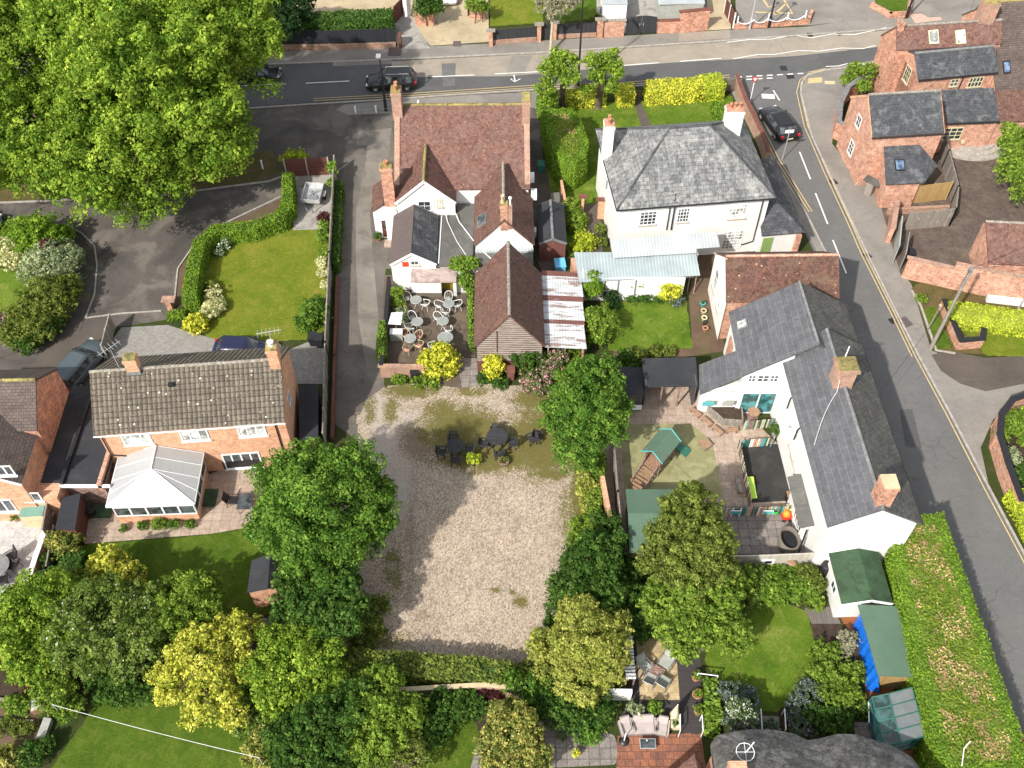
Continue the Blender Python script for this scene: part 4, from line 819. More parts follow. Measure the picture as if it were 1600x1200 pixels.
# right hand side gardens
sheet('gravel_yard', [(1440, 255), (1480, 232), (1700, 225), (1700, 470), (1480, 438), (1408, 432), (1398, 400), (1370, 300)], M['brown_gravel'])
sheet('rough_grass', [(1424, 452), (1440, 440), (1700, 470), (1700, 560), (1600, 556), (1490, 552), (1460, 545)], M['verge'])
sheet('lawn', [(1440, 485), (1460, 478), (1488, 543), (1465, 548)], M['lawn_deep'])
sheet('lawn', [(1490, 508), (1700, 520), (1700, 560), (1540, 556), (1520, 530)], M['lawn_sun'])
sheet('shrub_bed', [(1558, 650), (1700, 640), (1700, 960), (1600, 830), (1560, 740)], M['soil'])
sheet('hedge_bed', [(1395, 905), (1405, 880), (1430, 830), (1440, 850), (1525, 1090), (1640, 1400), (1420, 1400), (1440, 1190)], M['soil'])

for pts, m_ in (([(690, 100), (712, 99), (711, 134), (692, 135)], 'side_road'), ([(800, 88), (832, 87), (818, 116), (790, 117)], 'pavement'), ([(560, 205), (600, 203), (598, 226), (556, 228)], 'worn_asphalt'), ([(520, 96), (612, 92), (612, 100), (520, 104)], 'pavement'), ([(1290, 560) if 0 else (1405, 640), (1425, 640), (1440, 700), (1415, 700)], 'asphalt'), ([(1060, 52), (1140, 47), (1142, 60), (1060, 66)], 'road_tan')): sheet('tarmac_patch', pts, MATS[m_])
print('sheet levels up to', max(b[4] for b in BOXES))
# ================================================================ BUILDINGS
def pxw(px, py, z): return tuple(P(px, py, z))
# ---- the public house: main range, two rear gables, side wing, front block with flat roofs
pub = thing('pub', 'white rendered pub with a big weathered red tile roof and two rear gables', 'pub', (-4, 58, 0))
f = Fr((-9.15, 60.25), R(.6)); Lm = 10.55
gable(pub, f, Lm, 10.6, 4.15, 7.85, 'render', 'tile_red', kr=.55, ze2=4.6, ov=.25, ridge='lichen', gut=False)
b = MB()
for x in (-.02, Lm - .4): b.slab([f.w(x, .3, 4.4), f.w(x + .42, .3, 4.4), f.w(x + .42, 5.83, 7.97), f.w(x, 5.83, 7.97)], .25)
b.build('verge_parapet', M['brick_old'], pub)
MB().bb(-.03, 2.2, .1, .24, 3.2, 4.15, 0, f).build('brick_infill', M['brick'], pub)
q = f.w(.25, 5.4); chimney(pub, q, (.75, .95), 7, 9.6, 'brick_old', 'lichen', ((0, .2), (0, -.2)), 'terracotta', .5, potr=.15)
q = f.w(Lm - .25, 5.0); chimney(pub, q, (.6, 1.3), 6.6, 9.1, 'brick_old', 'lichen', ())
# rear gable over the yard
g1 = Fr((-4.3, 58.95), R(91)); gable(pub, g1, 4.3, 4.75, 4.05, 6.25, 'render', 'tile_dark', ov=.12, og=.12, ridge='lichen', gut=False, z0=2.4, barge='white')
s1 = vplane(g1, 'W', 4.3, 4.75, .12)
win(s1, (652.5, 314), (674, 329), 2, 2, pub, glass='glass'); win(s1, (682, 311), (692, 323), 2, 3, pub, glass='glass_pale', frame='cream')
# second rear gable with skylight
g2 = Fr((1.72, 55.1), R(91)); gable(pub, g2, 6.6, 4.6, 3.2, 5.75, 'render', 'tile_dark', ov=.14, og=.12, ridge='mortar', gut=False)
c0 = [g2.w(0, 4.6, 3.2), g2.w(6.6, 4.6, 3.2), g2.w(6.6, 2.3, 5.75)]
skylight(pub, roofquad(*c0, [(747, 357), (761, 347), (760, 332), (747, 340)]), 'lead', 'glass')
q = P(787, 330, 4.5); chimney(pub, (g2.w(.32, 2.3).x, g2.w(.32, 2.3).y), (.55, .5), 4.6, 7.1, 'brick', 'lichen', ((-.1, 0),), 'buff', .7, potr=.14)
b = MB(); q = g2.w(.3, 1.85); b.box((q.x, q.y, 5.8), (.3, .4, 2.2)); b.build('chimney_flue', M['brick_old'], pub); MB().tube((q.x, q.y, 6.9), (q.x, q.y, 7.5), .07, 8).lathe((q.x, q.y, 7.5), [(.13, 0), (.13, .12), (.02, .16)], 8).build('flue_cowl', M['white'], pub)
MB().bb(-.25, .12, .1, 4.5, 2.65, 2.8, 0, g2).build('lead_roof', M['corr_pale'], pub)
# side wing with stack and brown door
a = P(588, 371); fs = Fr((-11.05, 59.35), R(4)); gable(pub, Fr((-9.0, 59.3), R(93)), 3.1, 2.0, 2.9, 3.6, 'render', 'tile_dark', ov=.1, og=.1, ridge=None, gut=False)
sw = vplane(Fr((-9.0, 59.3), R(93)), 'W', 3.1, 2.0, .1)
door(sw, (595.5, 344), (606.5, 373), pub, 'door_brown', 'white', 1, z0=.12)
q = P(605, 326, 3.2); chimney(pub, (-9.45, 59.5), (.85, .65), 0, 7.2, 'brick', 'lichen', ((0, 0),), 'terracotta', .4, potr=.17, over=.16)
MB().bb(-9.95, -8.98, 58.9, 59.25, 0, 3.35).build('wall', M['render'], pub)
MB().bb(-10.2, -9.3, 58.2, 58.95, 0, .16).build('doorstep', M['pave_pink'], pub)
MB().slab([(-9.4, 59.2, 3.5), (-8.5, 59.2, 4.35), (-8.5, 62.3, 4.35), (-9.4, 62.3, 3.5)], .12).build('roof', M['tile_dark'], pub)
# front block: small gable, felt flat roofs, porch canopy
fb = Fr((-5.62, 53.45), R(91)); gable(pub, fb, 5.35, 3.5, 2.85, 4.0, 'render', 'slate_dark', kr=.52, ov=.08, og=.1, ridge=None, gut=False, barge='white')
m = MB(); k = .52 * 3.5; m.slab([fb.w(-.02, 3.52, 2.87), fb.w(5.35, 3.52, 2.87), fb.w(5.35, k, 4.03), fb.w(-.02, k, 4.03)], .1); m.build('felt_slope', M['felt_brown'], pub)
fbw = vplane(fb, 'W', 5.35, 3.5, .1); win(fbw, (641, 407), (655, 414), 2, 1, pub)
MB().box((fb.w(0, 2.35, 3).x, 53.5, 2.75), (.45, .1, .45)).build('alarm_box', M['red_plastic'], pub)
MB().bb(-5.62, -.9, 53.65, 59.1, 2.3, 2.66).bb(-.9, 1.6, 53.2, 55.1, 2.2, 2.6).bb(-4.3, -2.9, 59.1, 60.4, 2.3, 2.66).build('flat_roof', M['felt_grey'], pub)
MB().bb(-5.5, -1.0, 53.9, 58.9, 0, 2.3).build('wall', M['render'], pub)
MB().bb(-2.95, -2.83, 53.7, 59, 2.66, 2.74).bb(-5.66, -5.56, 53.6, 58.9, 2.66, 2.78).build('roof_flashing', M['black'], pub); MB().bb(-5.56, -5.46, 53.65, 58.9, 2.66, 2.72).build('roof_edge', M['white'], pub)
MB().bb(-8.6, -5.66, 58.6, 58.98, 2.4, 2.75).build('roof_gutter', M['felt_grey'], pub)
MB().bb(-7.55, -4.15, 52.25, 53.6, 2.05, 2.25).build('porch_canopy', M['render_pink'], pub)
MB().bb(-7.6, -5.35, 52.75, 53.7, .45, 2.05).build('wall', M['render'], pub); MB().bb(-7.62, -5.33, 52.73, 53.7, 0, .45).build('plinth', M['plinth'], pub); MB().bb(-4.45, -4.2, 52.8, 53.7, 0, 2.05).bb(-4.2, -3.5, 53.2, 53.9, 0, 2.3).build('wall', M['render'], pub)
MB().bb(-5.3, -4.5, 53.55, 53.7, .05, 1.95).build('door', M['door_olive'], pub)
MB().path([(-5.2, 58.9, 3.1), (-5.0, 58.2, 2.72), (-4.2, 56, 2.7), (-3.3, 54.2, 2.7)], .03).build('cable_conduit', M['white'], pub); MB().path([(-4.4, 58.9, 3.0), (-4.1, 58.2, 2.72), (-2.5, 55.3, 2.72), (-1.4, 53.9, 2.72)], .045).build('cable_conduit', M['white'], pub)
fe = vplane(f, 'E', Lm, 10.6, .12)
MB().bb(1.5, 1.9, 57.6, 58.2, 1.6, 2.2).build('extractor_box', M['galv'], pub); MB().bb(1.5, 1.95, 60.4, 61.1, 3.0, 3.6).build('extractor_box', M['white'], pub); MB().bb(1.45, 1.8, 63, 63.6, 2.6, 3.2).build('extractor_box', M['white'], pub)
# ---- the barn
barn = thing('barn', 'old barn with a dark red tile roof and weathered boarded gable', 'barn', (-.3, 49, 0))
fb2 = Fr((2.3, 45.3), R(90.8)); Lb = 7.1
gable(barn, fb2, Lb, 4.95, 2.85, 6.1, 'brick_dark', 'tile_dark', ov=.2, og=.14, ridge='mortar', gut=False)
w = vplane(fb2, 'W', Lb, 4.95, .12); MB().poly([w.w(.2, -.02, 1.2), w.w(4.75, -.02, 1.2), w.w(4.75, -.02, 2.95), w.w(2.475, -.02, 5.9), w.w(.2, -.02, 2.95)]).build('gable_boarding', M['boarding'], barn)
MB().tube(w.w(1.6, -.08, 2.2), w.w(1.6, -.08, 4.4), .03).build('iron_stay', M['brick_dark'], barn)
lt = thing('lean_to', 'lean-to beside the barn roofed in flaking white and rust corrugated sheets', 'lean-to', (3.7, 49.5, 0))
z = lambda x: 2.3 - (x - 2.3) * .06; ys = [53.3, 52.75, 50.75, 50.2, 48.35, 47.95, 45.7]
for i, mt in enumerate(('corr_red', 'corr_white', 'corr_red', 'corr_white', 'corr_red', 'corr_white')):
    a, b_ = ys[i], ys[i + 1] + .003; MB().slab([(2.25, b_, z(2.25) + .004 * (i % 2)), (5.25, b_, z(5.25) + .004 * (i % 2)), (5.15, a, z(5.15) + .004 * (i % 2)), (2.2, a, z(2.2) + .004 * (i % 2))], .05).build('roof_sheet', M[mt], lt, uvrot=math.pi / 2)
MB().bb(2.45, 5.05, 53.0, 53.15, 0, 2.05).bb(4.95, 5.05, 45.9, 53, 0, 2.05).build('wall', M['brick_old'], lt)
for x in (2.5, 3.7, 5.0): MB().bb(x, x + .1, 45.85, 45.95, 0, 2.05).build('post', M['wood_board'], lt)
# ---- white house
wh = thing('white_house', 'two storey white rendered house with hipped grey slate roof', 'house', (13.5, 61, 0))
f, Lw = frpx((964, 328), (1213, 309), 5.75); Ww = 9.7
hip(wh, f, Lw, Ww, 5.75, 9.1, 4.6, 7.7, 'render', 'slate', ov=.35, ridge='slate_dark')
fS, fW, fE = vplane(f, 'S', Lw, Ww, .35), vplane(f, 'W', Lw, Ww, .35), vplane(f, 'E', Lw, Ww, .35)
for a, b_, c, r_, s in (((1001, 331), (1024, 350), 4, 4, 'sill'), ((1060, 326), (1075, 346), 4, 4, 'sill'), ((1141, 320), (1164, 340), 5, 4, 'sill'), ((1132, 362), (1156, 387), 5, 6, None)): win(fS, a, b_, c, r_, wh, sill=s, glass='glass_pale' if a[0] > 1100 else 'glass', bar=.045)
x0, _ = fS.hit(1044, 340); x1, _ = fS.hit(1051, 340); pipe(wh, [fS.w(x0, -.1, 5.6), fS.w(x0, -.08, 3.1)]); pipe(wh, [fS.w(x1, -.25, 5.6), fS.w(x1, -.1, 5.1), fS.w(x1, -.1, 3.1)], .06); x2, _ = fS.hit(1190, 320); pipe(wh, [fS.w(x2, -.2, 5.6), fS.w(x2, -.1, 5.3), fS.w(x2, -.1, 1.2), fS.w(x2 - .9, -.1, .9)])
MB().bb(-.1, .1, 0, .3, 0, .01, 0, f)
q = P(949, 240, 7.2); chimney(wh, f.w(.3, 6.3), (.75, .95), 4, 8.9, 'render', 'brick', ((0, .22), (0, -.2)), 'terracotta', .5)
q = f.w(Lw - 2.05, 6.6); chimney(wh, q, (1.35, .85), 6.3, 9.2, 'render', 'brick', ((-.35, 0), (0, .1), (.38, .1)), 'terracotta', .4)
b = MB(); q = fS.w(fS.hit(1054, 312)[0], -.1, 5.8); b.tube(q, q + Vector((0, 0, .9)), .03).tube(q + Vector((-.3, 0, .7)), q + Vector((.3, .1, .85)), .02).box(q, (.5, .2, .15)); b.build('aerial', M['black'], wh)
x0, z0 = fW.hit(938, 236); MB().bb(-.06, .06, -.12, 0, 3.4, 4.2, 0, Fr(fW.w(4.5, 0), fW.a)).build('wall_vent', M['grey_metal'], wh)
lo = thing('lean_to', 'long lean-to with blue-grey corrugated roof along the white house', 'lean-to', (9.5, 53.6, 0))
MB().slab([pxw(905, 441, 2.3), pxw(1094, 430, 2.3), pxw(1087, 394, 2.75), pxw(897, 394, 2.75)], .08).build('roof', M['corr_blue'], lo)
MB().slab([pxw(959, 403, 3.0), pxw(1088, 395, 3.0), pxw(1088, 388.5, 3.15), pxw(1125, 386, 3.1), pxw(1120, 362, 3.6), pxw(955, 375, 3.6)], .08).build('upper_roof', M['corr_pale'], lo)
p0, p1 = P(905, 441, 2.3), P(1094, 430, 2.3); b = MB(); b.bb(p0.x + .3, 12.9, p0.y + .35, p0.y + .5, 0, 2.35).bb(p0.x + .25, p0.x + .4, p0.y + .4, 55, 0, 2.5).build('wall', M['render'], lo)
for x in (6.9, 7.9, 9.2): MB().bb(x, x + .1, p0.y + .3, p0.y + .35, 0, 2.2).build('post', M['grey_metal'], lo)
for x in (13.4, 13.9): MB().tube((x, p1.y + .3, 0), (x + .15, p1.y + 1.2, 2.3), .05).build('post', M['wood_board'], lo)
MB().bb(12.7, 14.1, 54.8, 57.0, 0, 2.6).build('store', M['render'], lo)
ob = thing('outbuilding', 'low slate roofed outbuilding with green boarded door beside the white house', 'outbuilding', (21, 60, 0))
a_, b_, c_, d_ = pxw(1190, 369, 2.6), pxw(1258, 363, 2.6), pxw(1212, 246, 2.6), pxw(1175, 250, 2.6); r1 = pxw(1200, 300, 4.4); r0 = pxw(1188, 262, 4.4)
m = MB(); 
for q in ([a_, b_, r1], [b_, c_, r0, r1], [c_, d_, r0], [d_, a_, r1, r0]): m.slab(q, .1)
m.build('roof', M['slate_dark'], ob); MB().prism([(a_[0] + .15, a_[1] + .3), (b_[0] - .3, b_[1] + .3), (c_[0] - .3, c_[1] - .2), (d_[0], d_[1] - .2)], 0, 2.5).build('wall', M['render'], ob)
fo = Fr((a_[0] + .15, a_[1] + .3), math.atan2(b_[1] - a_[1], b_[0] - a_[0])); MB().bb(.15, .95, -.04, 0, .05, 2.1, 0, fo).build('door', M['door_green'], ob)
MB().bb(2.75, 3.1, -.3, 0, 0, 2.3, 0, fo).build('gate_pier', M['brick'], ob)
# ---- mossy red cottage on the side road
rc = thing('cottage', 'cottage with mossy red-brown tile roof and white west wall beside the road', 'cottage', (19, 51, 0))
f = Fr((15.1, 48.35), R(1)); Lr, Wr = 8.0, 5.1; gable(rc, f, Lr, Wr, 4.0, 6.1, 'brick_pale', 'tile_moss', ov=.15, og=.06, ridge='brick_pale', gut=False)
cw = vplane(f, 'W', Lr, Wr, .03); MB().poly([cw.w(-.02, -.01, 0), cw.w(Wr, -.01, 0), cw.w(Wr, -.01, 4.0), cw.w(Wr / 2, -.01, 5.98), cw.w(-.02, -.01, 4.0)]).build('white_gable_wall', M['render'], rc)
MB().bb(0, .6, -.03, 0, 2.5, 3.5, 0, Fr(cw.w(1.2, 0), cw.a)).build('wall_vent', M['grey_metal'], rc)
win(cw, ('m', 1.0, 2.0, 1.6, 2.9), (0, 0), 3, 3, rc); win(cw, ('m', 3.0, 3.9, 1.5, 2.6), (0, 0), 3, 3, rc)
# ---- nursery
nu = thing('nursery_building', 'long white rendered building with new grey slate roof beside the side road', 'building', (20.5, 38, 0))
RN = R(92.1)
fN = Fr((23.62, 29.55), RN); Ln = 13.6; Wn = 5.55
gable(nu, fN, Ln, Wn, 5.4, 7.15, 'render', 'slate_new', ov=.28, og=.1, ridge='lead', gut='black', rname='roof')
m = MB(); m.slab([fN.w(-.01, -.01, 5.405), fN.w(Ln + .01, -.01, 5.405), fN.w(Ln + .01, Wn / 2, 7.165), fN.w(-.01, Wn / 2, 7.165)], .1); m.build('road_side_slates', M['slate_moss'], nu)
# north wing
A, B_, C_, D_ = Vector((15.1, 47.4, 4.05)), Vector((15.15, 41.6, 4.05)), Vector((17.55, 41.6, 5.8)), Vector((19.55, 42.2, 7.28)); E_ = Vector((19.3, 47.2, 7.28)); G_ = Vector((23.15, 47.5, 4.75)); H_ = Vector((23.3, 43.4, 4.75))
m = MB(); m.slab([B_, Vector((19.53, 41.6, 7.28)), E_, A], .12); m.build('roof', M['slate_new'], nu)
m = MB(); m.slab([Vector((19.53, 41.65, 7.275)), Vector((23.3, 41.65, 4.75)), G_, E_], .12); m.build('roof', M['slate_moss'], nu)
MB().path([E_ + Vector((0, 0, .02)), Vector((19.53, 41.7, 7.3))], .1, 7).build('ridge_tiles', M['lead'], nu)
b = MB(); b.add([(15.4, 41.65, 0), (18.3, 41.65, 0), (18.3, 41.65, 6.2), (15.4, 41.65, 4.1)], [[0, 1, 2, 3]]); b.add([(15.4, 47.2, 0), (23, 47.2, 0), (23, 47.2, 4.6), (19.3, 47.2, 7.1), (15.4, 47.2, 4.1)], [[4, 3, 2, 1, 0]]); b.add([(15.4, 47.2, 0), (15.4, 41.65, 0), (15.4, 41.65, 4.1), (15.4, 47.2, 4.1)], [[0, 1, 2, 3]]); b.add([(23, 41.8, 0), (23, 47.2, 0), (23, 47.2, 4.6), (23, 41.8, 4.6)], [[0, 1, 2, 3]])
b.build('wall', M['render'], nu)
gw = Fr((15.4, 41.65), 0)
for x0, x1 in ((1171, 1179), (1185.5, 1199.5), (1205, 1214)): win(gw, (x0, 586.5), (x1, 595.5), 2, 2, nu, sill=None, bar=.07, fw=.02, name='window')
win(gw, (1160, 613), (1206, 645), 2, 1, nu, glass='glass_teal', sill=None, bar=.1, fw=.1, name='patio_doors')
MB().bb(0, 1.1, 0, .05, .4, 2.8, 0, Fr((15.36, 45.3), R(90))).build('wall_board', M['brick'], nu)
skylight(nu, roofquad(A, B_, E_, [(1153, 516), (1169, 510), (1167, 498), (1152, 504)]), 'lead', 'glass_pale')
fw = vplane(fN, 'N', Ln, Wn, 0)  # not used for openings
ww = Fr(fN.w(Ln - .1, Wn - .28), RN + math.pi)          # west wall, seen from the yard
for a_, b_ in (((1232, 701), (1241, 722)), ((1235, 717), (1246, 745))): win(ww, a_, b_, 1, 2, nu, bar=.05)
for y_ in (40.2, 37.6): MB().tube((17.95, y_, 3.1), (17.65, y_, 3.2), .42, 14).tube((17.66, y_, 3.2), (17.6, y_, 3.2), .3, 12).build('ventilator', M['white'], nu)
for y_ in (39.3, 36.8): pipe(nu, [(18.2, y_, 5.3), (17.9, y_, 4.6), (17.9, y_, 3.6)], .05, 'black')
chimney(nu, fN.w(9.35, 2.9), (1.15, 1.05), 6.3, 8.75, 'brick_old', 'lichen', (), rz=R(2), over=.25, base=.7)
chimney(nu, fN.w(.75, 2.7), (.85, .95), 6.3, 8.85, 'brick', 'buff', (), rz=R(2), over=.08, base=.7)
q = fN.w(9.3, 3.1, 8.8); pts = [q, q + Vector((0, 0, -.5))] + [Vector((q.x - .3 - i * .28, q.y - 1.0 - .3 * i * (1 + .12 * i), 7.25 - .2 * i)) for i in range(7)]; MB().path(pts, .014).build('cable', M['white'], nu)
MB().tube(fN.w(9.9, 2.9, 8.7), fN.w(9.9, 2.9, 9.7), .04).build('flue_pipe', M['white'], nu)
MB().bb(-.3, 0, -.9, 0, 4.9, 5.0, 0, Fr(fN.w(9.0, .1), R(0))).build('wall_lamp', M['white'], nu)
# slate lean-to west of the gable
m = MB(); q = [pxw(1093, 616, 2.3), pxw(1158, 589, 3.5), pxw(1150, 548, 3.5), pxw(1092, 570, 2.3)]; m.slab(q, .1); m.build('lean_to_roof', M['slate_new'], nu, uvrot=0)
MB().prism([(q[0][0] + .15, q[0][1] + .25), (15.4, 41.75), (15.4, q[2][1] - .2), (q[3][0] + .15, q[3][1] - .2)], 0, 2.28).build('wall', M['render'], nu)
MB().add([(q[0][0] + .15, q[0][1] + .25, 2.2), (15.4, 41.75, 2.2), (15.4, 41.75, 3.35)], [[0, 1, 2]]).build('wall', M['render'], nu)
for x in (12.95, 14.3): MB().bb(x, x + .75, 41.22, 41.3, 1.35, 1.75).build('notice_board', M['teal'] if x < 13 else M['fabric_grey'], nu)
# bay with grey canopy on the west side, white boarded link
by = Fr((18.5, 34.4), R(-88)); MB().prism([(17.9, 31.2), (18.6, 31.2), (18.5, 34.4), (17.8, 34.4)], 0, 2.5).build('bay_wall', M['render'], nu)
MB().slab([(17.45, 31.0, 2.5), (18.3, 31.0, 2.85), (18.2, 34.7, 2.85), (17.35, 34.7, 2.5)], .1).build('bay_canopy', M['felt_grey'], nu)
bw = Fr((17.8, 34.4), math.atan2(-3.2, .1)); win(bw, ('m', 1.3, 2.9, .7, 2.0), (0, 0), 4, 4, nu, sill=None)
pipe(nu, [(17.9, 30.9, 2.4), (17.75, 30.5, 1.2), (17.7, 30.3, 0)], .06)
# green roofed garden room
gr = thing('garden_room', 'white garden room with moss green felt pitched roof below the nursery gable', 'garden room', (20.6, 28, 0))
fg = Fr((22.05, 26.15), R(91.5)); gable(gr, fg, 3.35, 3.0, 2.25, 2.75, 'render', 'felt_moss', kr=.45, ov=.12, og=.25, ridge=None, gut=False, barge='white')
s_ = vplane(fg, 'W', 3.35, 3.0, .25)
for x in (.35, .8, 1.35, 1.75): MB().bb(x, x + .35, -.02, 0, 1.75, 2.1, 0, s_).build('window', M['glass'], gr)
w_ = vplane(fg, 'N', 3.35, 3.0, .12); win(w_, ('m', 1.4, 2.2, 1.0, 1.8), (0, 0), 2, 1, gr, sill=None)
MB().prism([(18.45, 30.7), (18.6, 29.7), (19.3, 29.4), (19.3, 29.75)], 0, 3.0).build('wall', M['render'], gr)
sh = thing('shed', 'wooden shed with plain green felt roof and blue tarpaulin down one side', 'shed', (21.3, 23.8, 0))
fsh = Fr((22.55, 21.75), R(91)); m = MB(); m.slab([(20.15, 21.75, 2.35), (22.55, 21.75, 2.15), (22.4, 24.45, 2.15), (20.05, 24.45, 2.35)], .08).slab([(20.03, 24.44, 2.37), (22.4, 24.44, 2.17), (22.3, 26.0, 2.17), (19.95, 26.0, 2.37)], .08); m.build('roof', M['felt_green'], sh)
MB().bb(20.35, 22.35, 21.95, 25.8, 0, 2.1).build('wall', M['wood_new'], sh)
tp = tag(MB().add([(20.3 - .03 * (k % 2) - u * (.02 + .05 * math.sin(k * 2.1)) - (.12 * u if k > 12 else 0), 25.9 - k * .27, 2.15 - 2.1 * u) for u in (0, .35, .7, 1) for k in range(16)] + [(20.45, 21.75, 1.3), (20.9, 21.65, .05)], [[j * 16 + i, (j + 1) * 16 + i, (j + 1) * 16 + i + 1, j * 16 + i + 1] for j in range(3) for i in range(15)] + [[15, 31, 64], [31, 47, 65, 64], [47, 63, 65]], 0, False).build('tarpaulin', M['blue_tarp'], None, 'bright blue tarpaulin hanging down the side of the green roofed shed', 'tarpaulin'))
glassy('green_glass', (.03, .07, .065)); ghm = thing('greenhouse', 'small greenhouse with dusty grey glass roof panes between shed and hedge', 'greenhouse', (21.3, 19.5, 0))
gg = [pxw(1388, 1084, 2.1), pxw(1425, 1074, 2.1), pxw(1446, 1150, 2.1), pxw(1408, 1160, 2.1)]
gg = [Vector(q) for q in gg]; lw = [gg[0] + Vector((-.75, 0, -.5)), gg[3] + Vector((-.75, 0, -.5))]
for i in range(4):
    a, b_ = i / 4 + .01, (i + 1) / 4 - .01; m = MB(); m.slab([gg[0].lerp(gg[3], a), gg[1].lerp(gg[2], a), gg[1].lerp(gg[2], b_), gg[0].lerp(gg[3], b_)], .03); m.slab([lw[0].lerp(lw[1], a), gg[0].lerp(gg[3], a), gg[0].lerp(gg[3], b_), lw[0].lerp(lw[1], b_)], .03, 1); m.build('roof_pane', [plain('dusty_glass', (.17, .185, .19), .25), MATS['green_glass']], ghm)
b = MB()
for i in range(5): b.tube(gg[0].lerp(gg[3], i / 4), gg[1].lerp(gg[2], i / 4), .035).tube(gg[0].lerp(gg[3], i / 4), lw[0].lerp(lw[1], i / 4), .035)
b.tube(gg[0], gg[3], .04).tube(gg[1], gg[2], .04).tube(lw[0], lw[1], .04)
for q in (gg[1], gg[2], lw[0], lw[1]): b.tube(q, (q.x, q.y, 0), .035)
b.build('frame', M['green_wood'], ghm); MB().prism([tuple(q[:2]) for q in (lw[0], gg[1], gg[2], lw[1])], .0, 1.45).build('side_glass', M['glass_teal'], ghm)
# ---- sheds in the nursery yard
bs = thing('shed', 'black felt roofed open shed at the top of the nursery yard', 'shed', (10.8, 43.4, 0)); MB().slab([pxw(1007, 605, 2.2), pxw(1091, 603, 2.2), pxw(1087, 558, 2.45), pxw(1003, 560, 2.45)], .09).build('roof', M['felt_black'], bs)
MB().bb(9.1, 12.6, 44.4, 44.5, 0, 2.35).bb(9.1, 9.2, 42.3, 44.4, 0, 2.3).bb(12.5, 12.6, 42.3, 44.4, 0, 2.3).build('wall', M['wood_grey'], bs)
for x in (10.2, 11.4): MB().bb(x, x + .1, 42.2, 42.3, 0, 2.15).build('post', M['wood_board'], bs)
bs2 = thing('shed', 'low dark shed left of the black felt shed with a pale notice', 'shed', (8.2, 42, 0)); MB().slab([pxw(968, 618, 1.9), pxw(1007, 616, 1.9), pxw(1003, 574, 2.05), pxw(965, 573, 2.05)], .08).build('roof', M['felt_black'], bs2); MB().prism(XY([(973, 618), (1005, 616), (1001, 582), (968, 580)], 1.9), 0, 1.86).build('wall', M['wood_grey'], bs2)
q = P(993, 634, .9); MB().box((q.x, q.y - .15, .9), (.8, .05, .5)).build('notice_board', M['white'], bs2)
gs = thing('shed', 'green felt roofed nursery shed half under the round olive tree', 'shed', (8.7, 31.7, 0)); MB().slab([(7.1, 31.9, 2.7), (10.4, 31.9, 2.7), (10.45, 34.0, 2.15), (7.15, 34.0, 2.15)], .08).slab([(7.1, 31.9, 2.7), (10.4, 31.9, 2.7), (10.35, 29.5, 2.15), (7.05, 29.5, 2.15)], .08).build('roof', M['felt_green'], gs); MB().bb(7.3, 10.2, 29.7, 33.8, 0, 2.15).build('wall', M['wood_old'], gs)
# ---- left brick house
lh = thing('brick_house', 'two storey orange brick house with lichen spotted brown pantile roof and white windows', 'house', (-20, 39, 0))
f = Fr((-25.85, 35.95), math.atan2(1.02, 11.4)); Ll = 11.75; Wl = 6.3
gable(lh, f, Ll, Wl, 5.2, 7.6, 'brick_orange', 'pantile', ov=.32, og=.12, ridge='mortar', gut='white', barge=None, rname='roof')
fS = vplane(f, 'S', Ll, Wl, .32)
for a_, b_, c in (((187, 679), (240, 692), 3), ((278, 672), (329, 686), 3), ((368, 664), (418, 679), 3)): win(fS, a_, b_, c, 1, lh, glass='glass_pale' if c else 'glass', sill='white', fw=.09, bar=.09)
win(fS, (345, 710), (412, 728), 4, 1, lh, fw=.1, bar=.1, sill='white'); MB().bb(*sorted((fS.hit(352, 735)[0], fS.hit(412, 735)[0])), -.04, 0, .1, 1.0, 0, fS).build('door_panel', M['black'], lh)
chimney(lh, f.w(2.75, 3.15), (.75, .6), 7.2, 8.75, 'brick_orange', 'lichen', (), rz=f.a, over=.1, base=.45)
chimney(lh, f.w(Ll - .35, 3.1), (.65, .9), 6.2, 9.0, 'brick_orange', 'lichen', ((0, 0),), 'white', .35, rz=f.a, potr=.2)
q = f.w(2.6, 3.2, 8.7)
def tv(parent, q, h=1.6, l=1.5, a=.3): 
    b = MB(); b.tube(q, q + Vector((0, 0, h)), .025); d = Vector((math.cos(a), math.sin(a), .05)); n = Vector((-d.y, d.x, 0)); t = q + Vector((0, 0, h)); b.tube(t - d * l * .5, t + d * l * .5, .018)
    for i in range(6): c = t + d * l * (-.45 + .17 * i); b.tube(c - n * .3, c + n * .3, .012)
    b.build('aerial', M['galv'], parent)
tv(lh, f.w(1.8, 3.3, 7.6), 1.9, 1.5, .8); tv(lh, f.w(Ll - .3, 3.2, 8.9), 1.2, 1.5, .2)
b = MB(); q = f.w(Ll - .1, 3.3, 8.6); b.lathe(q, [(.28, 0), (.2, -.06), (.05, -.1)], 14); b.build('satellite_dish', M['galv'], lh)
q = onplane(268, 602, f.w(0, 0, 5.2), f.w(Ll, 0, 5.2), f.w(0, Wl / 2, 7.6)); MB().box((q.x, q.y, q.z + .08), (.35, .25, .2)).build('roof_vent', M['black'], lh)
pipe(lh, [fS.w(.35, -.2, 5.1), fS.w(.3, -.08, 4.7), fS.w(.3, -.08, 2.7), fS.w(1.2, -.08, 2.5)]); pipe(lh, [fS.w(11.0, -.08, 5), fS.w(11.0, -.08, 0)])
fE = vplane(f, 'E', Ll, Wl, .12)
win(fE, ('m', 2.4, 3.2, 3.6, 4.5), (0, 0), 1, 2, lh)
